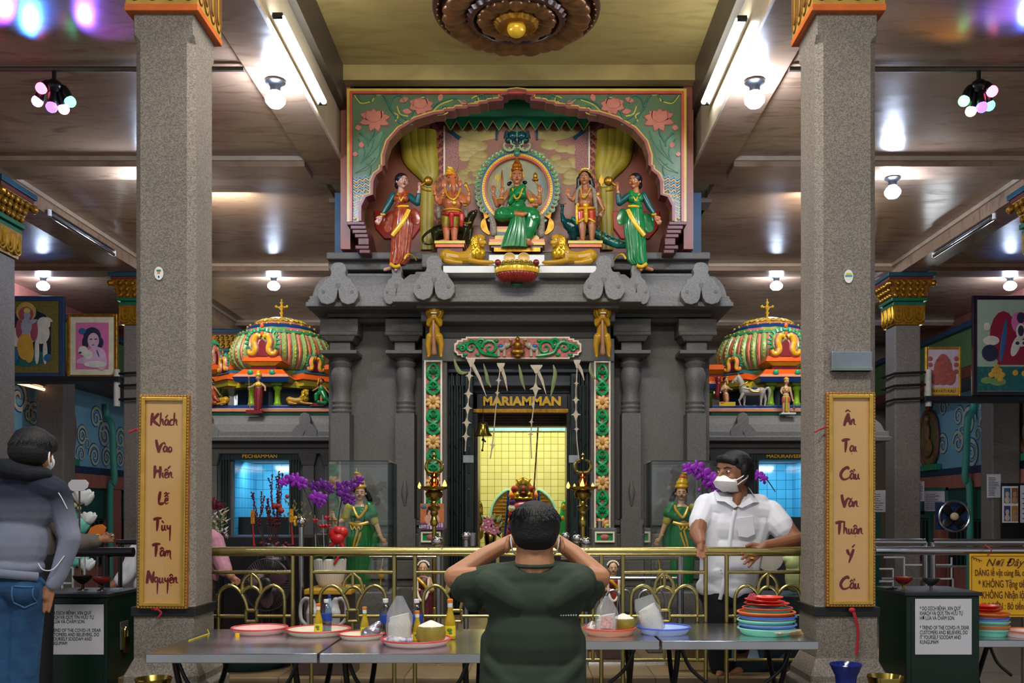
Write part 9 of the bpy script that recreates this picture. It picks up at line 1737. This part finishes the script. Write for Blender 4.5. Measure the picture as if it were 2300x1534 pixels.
# red branch arrangement
f = Fig('branch_arrangement', 'arrangement of dark red budded branches with gold ornaments before the blue tiled doorway', 'flower arrangement', 475, 930, 4.6491, (650, 2372), 7.6)
M_BR = mat('maroon_branch', '#3a0d16', .5, 0, .2, 20); M_BUDR = mat('wine_bud', '#4a1020', .4, 0, .25, 20); rnd = random.Random(5)
for (x0, x1, yt, n) in ((480,420,820,2),(520,540,810,2),(600,600,880,2),(680,690,605,4),(660,620,640,2),(700,735,620,3),(640,560,960,2)):
	for k in range(n):
		xt = x1+rnd.uniform(-22,22); yy = yt+rnd.uniform(0,60)*(k > 0); b = MB(); pts = bez([f.c((640+(x0-640)*.3, 1500, 0)), f.c((x0+rnd.uniform(-12,12), 1150, rnd.uniform(-20,20))), f.c(((x0+x1)/2+rnd.uniform(-14,14), (1150+yy)/2, rnd.uniform(-20,20))), f.c((xt, yy, rnd.uniform(-20,20)))], 8)
		b.tube(pts, [5*f.u-(3.4*f.u)*i/(len(pts)-1) for i in range(len(pts))], 5); br = b.build('branch', M_BR, f.root); b = MB()
		for i in range(8, len(pts)):
			for q in range(2): b.ell(pts[i]+Vector((rnd.uniform(-9,9)*f.u, -4*f.u, rnd.uniform(-10,10)*f.u)), (6*f.u,6*f.u,11*f.u), 6, 5, Matrix.Rotation(rnd.uniform(-.8,.8), 3, 'Y'))
		b.build('bud_pattern', M_BUDR, br)
for x, y in ((445,1075),(848,1060)):
	f.solid('gold_tag', mat('red_gold_ornament', '#a8581c', .3, .3, .6, 60, col2='#d8a02a'), [('b', (x-20,y-70,-50), (x+20,y+70,-42))]); f.tube('tassel', mat('red_tassel', '#a01a1a', .6), [(x,y+70,-46),(x+4,y+150,-46),(x+14,y+300,-46)], [4,8,12], sub=3)
f.solid('gold_coin', M_GYEL, [('e', (888,1085,-48), (22,6,22)), ('l', [(880,1120,-46,16), (884,1160,-46,12)])]); f.blob('red_flowers', mat('red_orange_blossom', '#8a2414', .5, 0, .5, 30), [('e', (700,960,-10), (40,30,30)), ('e', (660,960,-20), (26,20,36)), ('e', (730,1010,-20), (36,26,30)), ('e', (790,860,0), (22,18,24))], 6)
b = MB()
for k in range(30): x, y = rnd.uniform(770,1060), rnd.uniform(930,1160); b.tube([f.c((x,y,-10)), f.c((x+rnd.uniform(-20,20), y-26, -20)), f.c((x+rnd.uniform(-40,40), y-50, -16))], [3*f.u,11*f.u,1*f.u], 5, flat=.3)
b.build('foliage', mat('mixed_pale_leaf', '#7a8a4a', .5, 0, .5, 25, col2='#5a2f2a'), f.root); f.blob('vase', mat('black_urn', '#16100f', .3), [('l', [(640,1480,0,150), (640,1600,0,190), (640,1900,0,150), (640,2250,0,110)])], 14)
b = MB()
for k in range(70): a = rnd.uniform(0, 2*math.pi); r = rnd.uniform(40, 260); x, y = 640+r*math.cos(a), 1480-abs(r*math.sin(a))*.7; b.ell(f.c((x, y, rnd.uniform(-80,30))), (22*f.u,12*f.u,18*f.u), 7, 5, Matrix.Rotation(a, 3, 'Y'))
b.build('leaf_mass', mat('crimson_bract', '#5a1420', .5, 0, .4, 15), f.root)
f = Fig('flower_bouquet', 'pale pink and green bouquet with a maroon plume beside the K scroll pillar', 'flower arrangement', 475, 930, 4.6491, (40, 2430), 7.3)
b = MB(); bp_ = MB()
for k in range(60): x, y = rnd.uniform(-60,170), rnd.uniform(1010,1330); (b if k % 2 else bp_).tube([f.c((x,y,0)), f.c((x+rnd.uniform(-24,24), y-26, -20)), f.c((x+rnd.uniform(-44,44), y-54, -10))], [3*f.u,13*f.u,1*f.u], 5, flat=.35)
b.build('foliage', mat('mixed_green_leaf', '#6f7f3a', .5, 0, .4, 20), f.root); bp_.build('petal_mass', mat('dusty_pink_petal', '#b08a94', .5, 0, .4, 20, col2='#d8d0c8'), f.root)
b = MB()
for k in range(60): a = rnd.uniform(.1, 2.6); r = rnd.uniform(90, 180); b.tube([f.c((20,1000,10)), f.c((20+r*.6*math.cos(a), 1000-r*.7*math.sin(a), rnd.uniform(-20,20))), f.c((20+r*math.cos(a), 1000-r*.9*math.sin(a)+20, rnd.uniform(-30,30)))], [3*f.u,5*f.u,1*f.u], 4)
b.build('feather_plume', mat('maroon_feather', '#6a1a30', .7, 0, .2, 20), f.root); f.tube('stem', M_FOL, [(40,2000,0),(40,1600,0),(40,1250,0)], 16); f.solid('vase', M_BLACK, [('l', [(40,2360,0,70), (40,1700,0,90), (40,1400,0,60)])])
# floor fan
f = Fig('floor_fan', 'dark caged floor fan behind the railing beside the K scroll pillar', 'fan', 480, 1000, 2.8726, (345, 1340), 6.7)
cx, cy = 345, 900
b = MB()
for dd in (-46, 30):
	b.tube([f.c((cx+150*math.cos(a), cy-168*math.sin(a), dd*.3)) for a in [2*math.pi*k/40 for k in range(40)]], 4*f.u, 6, closed=True)
	for k in range(60): a = 2*math.pi*k/60; b.tube([f.c((cx+150*math.cos(a), cy-168*math.sin(a), dd*.3)), f.c((cx+90*math.cos(a), cy-100*math.sin(a), dd)), f.c((cx+46*math.cos(a), cy-50*math.sin(a), dd))], 1.6*f.u, 4)
b.build('wire_guard_grille', mat('dark_wire', '#4a4446', .3, .5), f.root); f.solid('hub', M_BLACK, [('e', (cx,cy,-50), (50,16,54)), ('l', [(cx,cy,-30,36), (cx,cy,90,50)])])
for k in range(3): a = k*2*math.pi/3+.5; b = MB(); b.ell(f.c((cx+85*math.cos(a), cy-90*math.sin(a), -6)), (62*f.u,6*f.u,52*f.u), 14, 8, Matrix.Rotation(-a, 3, 'Y') @ Matrix.Rotation(.35, 3, 'X')); b.build('fan_blade', mat('smoky_pink_blade', '#7a5560', .25), f.root)
f.solid('stand', M_BLACK, [('l', [(cx,cy+60,60,18), (cx,1300,50,18)]), ('e', (cx,1330,40), (130,110,14))])
# white jugs, bowls and other things on the platform
def jug(label, zx, zy, mir):
	f = Fig('white_jug', label, 'jug', 480, 1000, 2.8726, (zx, zy+140), 6.14, mir=mir); f.blob('jug_body', mat('white_plastic', '#c4c4c8', .35, 0, .03), [('l', [(zx,zy+105,0,36), (zx,zy+20,0,44), (zx+6,zy-40,0,24), (zx+12,zy-60,0,20)])], 4); f.tube('jug_handle', mat('white_plastic', '#c4c4c8', .35), [(zx+14,zy-60,0),(zx+50,zy-70,0),(zx+78,zy-30,0),(zx+76,zy+60,0),(zx+40,zy+100,0)], 12)
	return f
jug('white plastic jug behind the railing nearer the fan', 622, 1060, 1262); jug('white plastic jug behind the railing with a blue bottle beside it', 775, 1060, None)
fz = P(480+700/2.8726, 1000+1200/2.8726, 6.14); tag(MB().box(P(670,0,6.14).x, P(800,0,6.14).x, 6.02, 6.27, .45, fz.z-.001).build('low_shelf', M_WOOD, None, False, .006), 'low dark shelf under the two white jugs', 'shelf')
f = Fig('blue_bottle', 'pale blue plastic bottle between the two white jugs', 'bottle', 480, 1000, 2.8726, (745, 1198), 6.12); f.blob('bottle_body', mat('sky_plastic', '#a9c4d8', .3), [('l', [(745,1170,0,24), (745,1040,0,26), (745,990,0,12)])], 4); f.solid('bottle_cap', mat('cap_blue', '#2a4fa0', .4), [('l', [(745,985,0,11), (745,970,0,11)])])
for i, (px, py, m, lab) in enumerate(((1672, 1490, mat('dull_blue_basin', '#22405a', .4), 'dull blue basin on the platform beside the bare feet'), (560, 1496, mat('teal_basin', '#1c4a56', .4), 'teal basin on the platform under the table nearer the K scroll pillar'))):
	d = 6.36; tag(MB().lathe([(0,.0),(.22,.0),(.30,.09),(.31,.10),(.29,.09),(.21,.012),(0,.012)], 36).build('plastic_basin', m, None, loc=(P(px,0,d).x, d, .451)), lab, 'basin')
t = thing('cardboard_box', 'open cardboard box with leaves beside the bare feet', 'box', (P(1560,0,6.35).x, 6.35, .451)); MB().box(-.18,.18,-.14,.14,0,.17).build('box_body', mat('cardboard', '#a08a62', .8, 0, .1), t, False, .004); MB().tube([(-.15,-.05,.18),(-.02,0,.24),(.12,.03,.20)], [.03,.05,.01], 6, flat=.3).build('leaf', M_MANGO, t); MB().box(-.18,.18,-.24,-.14,.165,.171).build('flap', mat('cardboard', '#a08a62', .8), t, False)
f = Fig('pale_sack', 'pale green translucent sack behind the railing by the person in white', 'bag', 1540, 1000, 2.873, (690, 960), 6.6); f.blob('sack_body', mat('pale_green_film', '#aab578', .35, 0, .08), [('e', (690,760,0), (50,50,60)), ('e', (700,850,0), (60,50,100)), ('l', [(650,735,0,26), (720,720,0,30)])], 6); tag(MB().box(f.o.x-.25, f.o.x+.28, 6.4, 6.85, .45, f.o.z+.004).build('side_table', M_DKW, None, False, .006), 'dark low table under the pale green sack', 'table')
tag(MB().lathe([(0,0),(.1,0),(.11,.012),(.1,.016),(0,.014)], 32).build('round_mirror', mat('pale_disc', '#b0a89c', .3), None, loc=P(1728,1252,7.4), rot=(math.pi/2,0,0)), 'pale round plate behind the railing beside the person in white', 'plate'); o = bpy.data.objects['round_mirror']; MB().tube([(0,-.10,-.006),(0,-1.15,-.006)], .012, 6).build('plate_stand', M_BLACK, o)
M_BLKD = mat('dark_altar_wood', '#191416', .35, 0, .2, 8)
tag(MB().box(P(480,0,8.2).x, P(700,0,8.2).x, 8.2, 8.9, .45, P(0,1205,8.2).z).build('altar_table', M_BLKD, None, False, .01), 'long dark altar table behind the red branches', 'table'); tag(MB().box(P(560,0,9.0).x*0+P(1095,0,8.6).x, P(1280,0,8.6).x, 8.6, 9.0, .45, P(0,1240,8.6).z).build('altar_table', M_BLKD, None, False, .01), 'dark altar table across the open shrine doorway', 'table')
# ------------------------------------------------------------------ paired pieces that came out of one loop become parts of their own
def split_pair(o):
	bm = bmesh.new(); bm.from_mesh(o.data); left = set(bm.verts); isl = []
	while left:
		st = [left.pop()]; g = set(st)
		while st:
			for e in st.pop().link_edges:
				for v in e.verts:
					if v in left: left.discard(v); g.add(v); st.append(v)
		isl.append((sum(v.co.x for v in g)/len(g), [v.index for v in g]))
	bm.free(); xs = [q[0] for q in isl]; mid = (min(xs)+max(xs))/2
	if max(xs)-min(xs) < 1e-4: return
	c = o.copy(); c.data = o.data.copy(); COL.objects.link(c)
	for t, keep in ((o, lambda x: x <= mid), (c, lambda x: x > mid)):
		kill = set(i for x, ids in isl if not keep(x) for i in ids); bm = bmesh.new(); bm.from_mesh(t.data); bm.verts.ensure_lookup_table()
		bmesh.ops.delete(bm, geom=[bm.verts[i] for i in kill], context='VERTS'); bm.to_mesh(t.data); bm.free()
PAIRS = ('side_cornice', 'door_jamb', 'plinth', 'swag_curtain', 'jamb_base', 'green_fringe', 'drape_tie', 'back_drape', 'corner_rosette', 'head_ribbon', 'painted_cloud_pattern', 'jamb_and_dark_backing', 'eyebrow', 'bangle', 'barrier_bar')
for o in list(COL.objects):
	if o.type == 'MESH' and o.parent and o.name.split('.')[0] in PAIRS and o.data.users == 1: split_pair(o)
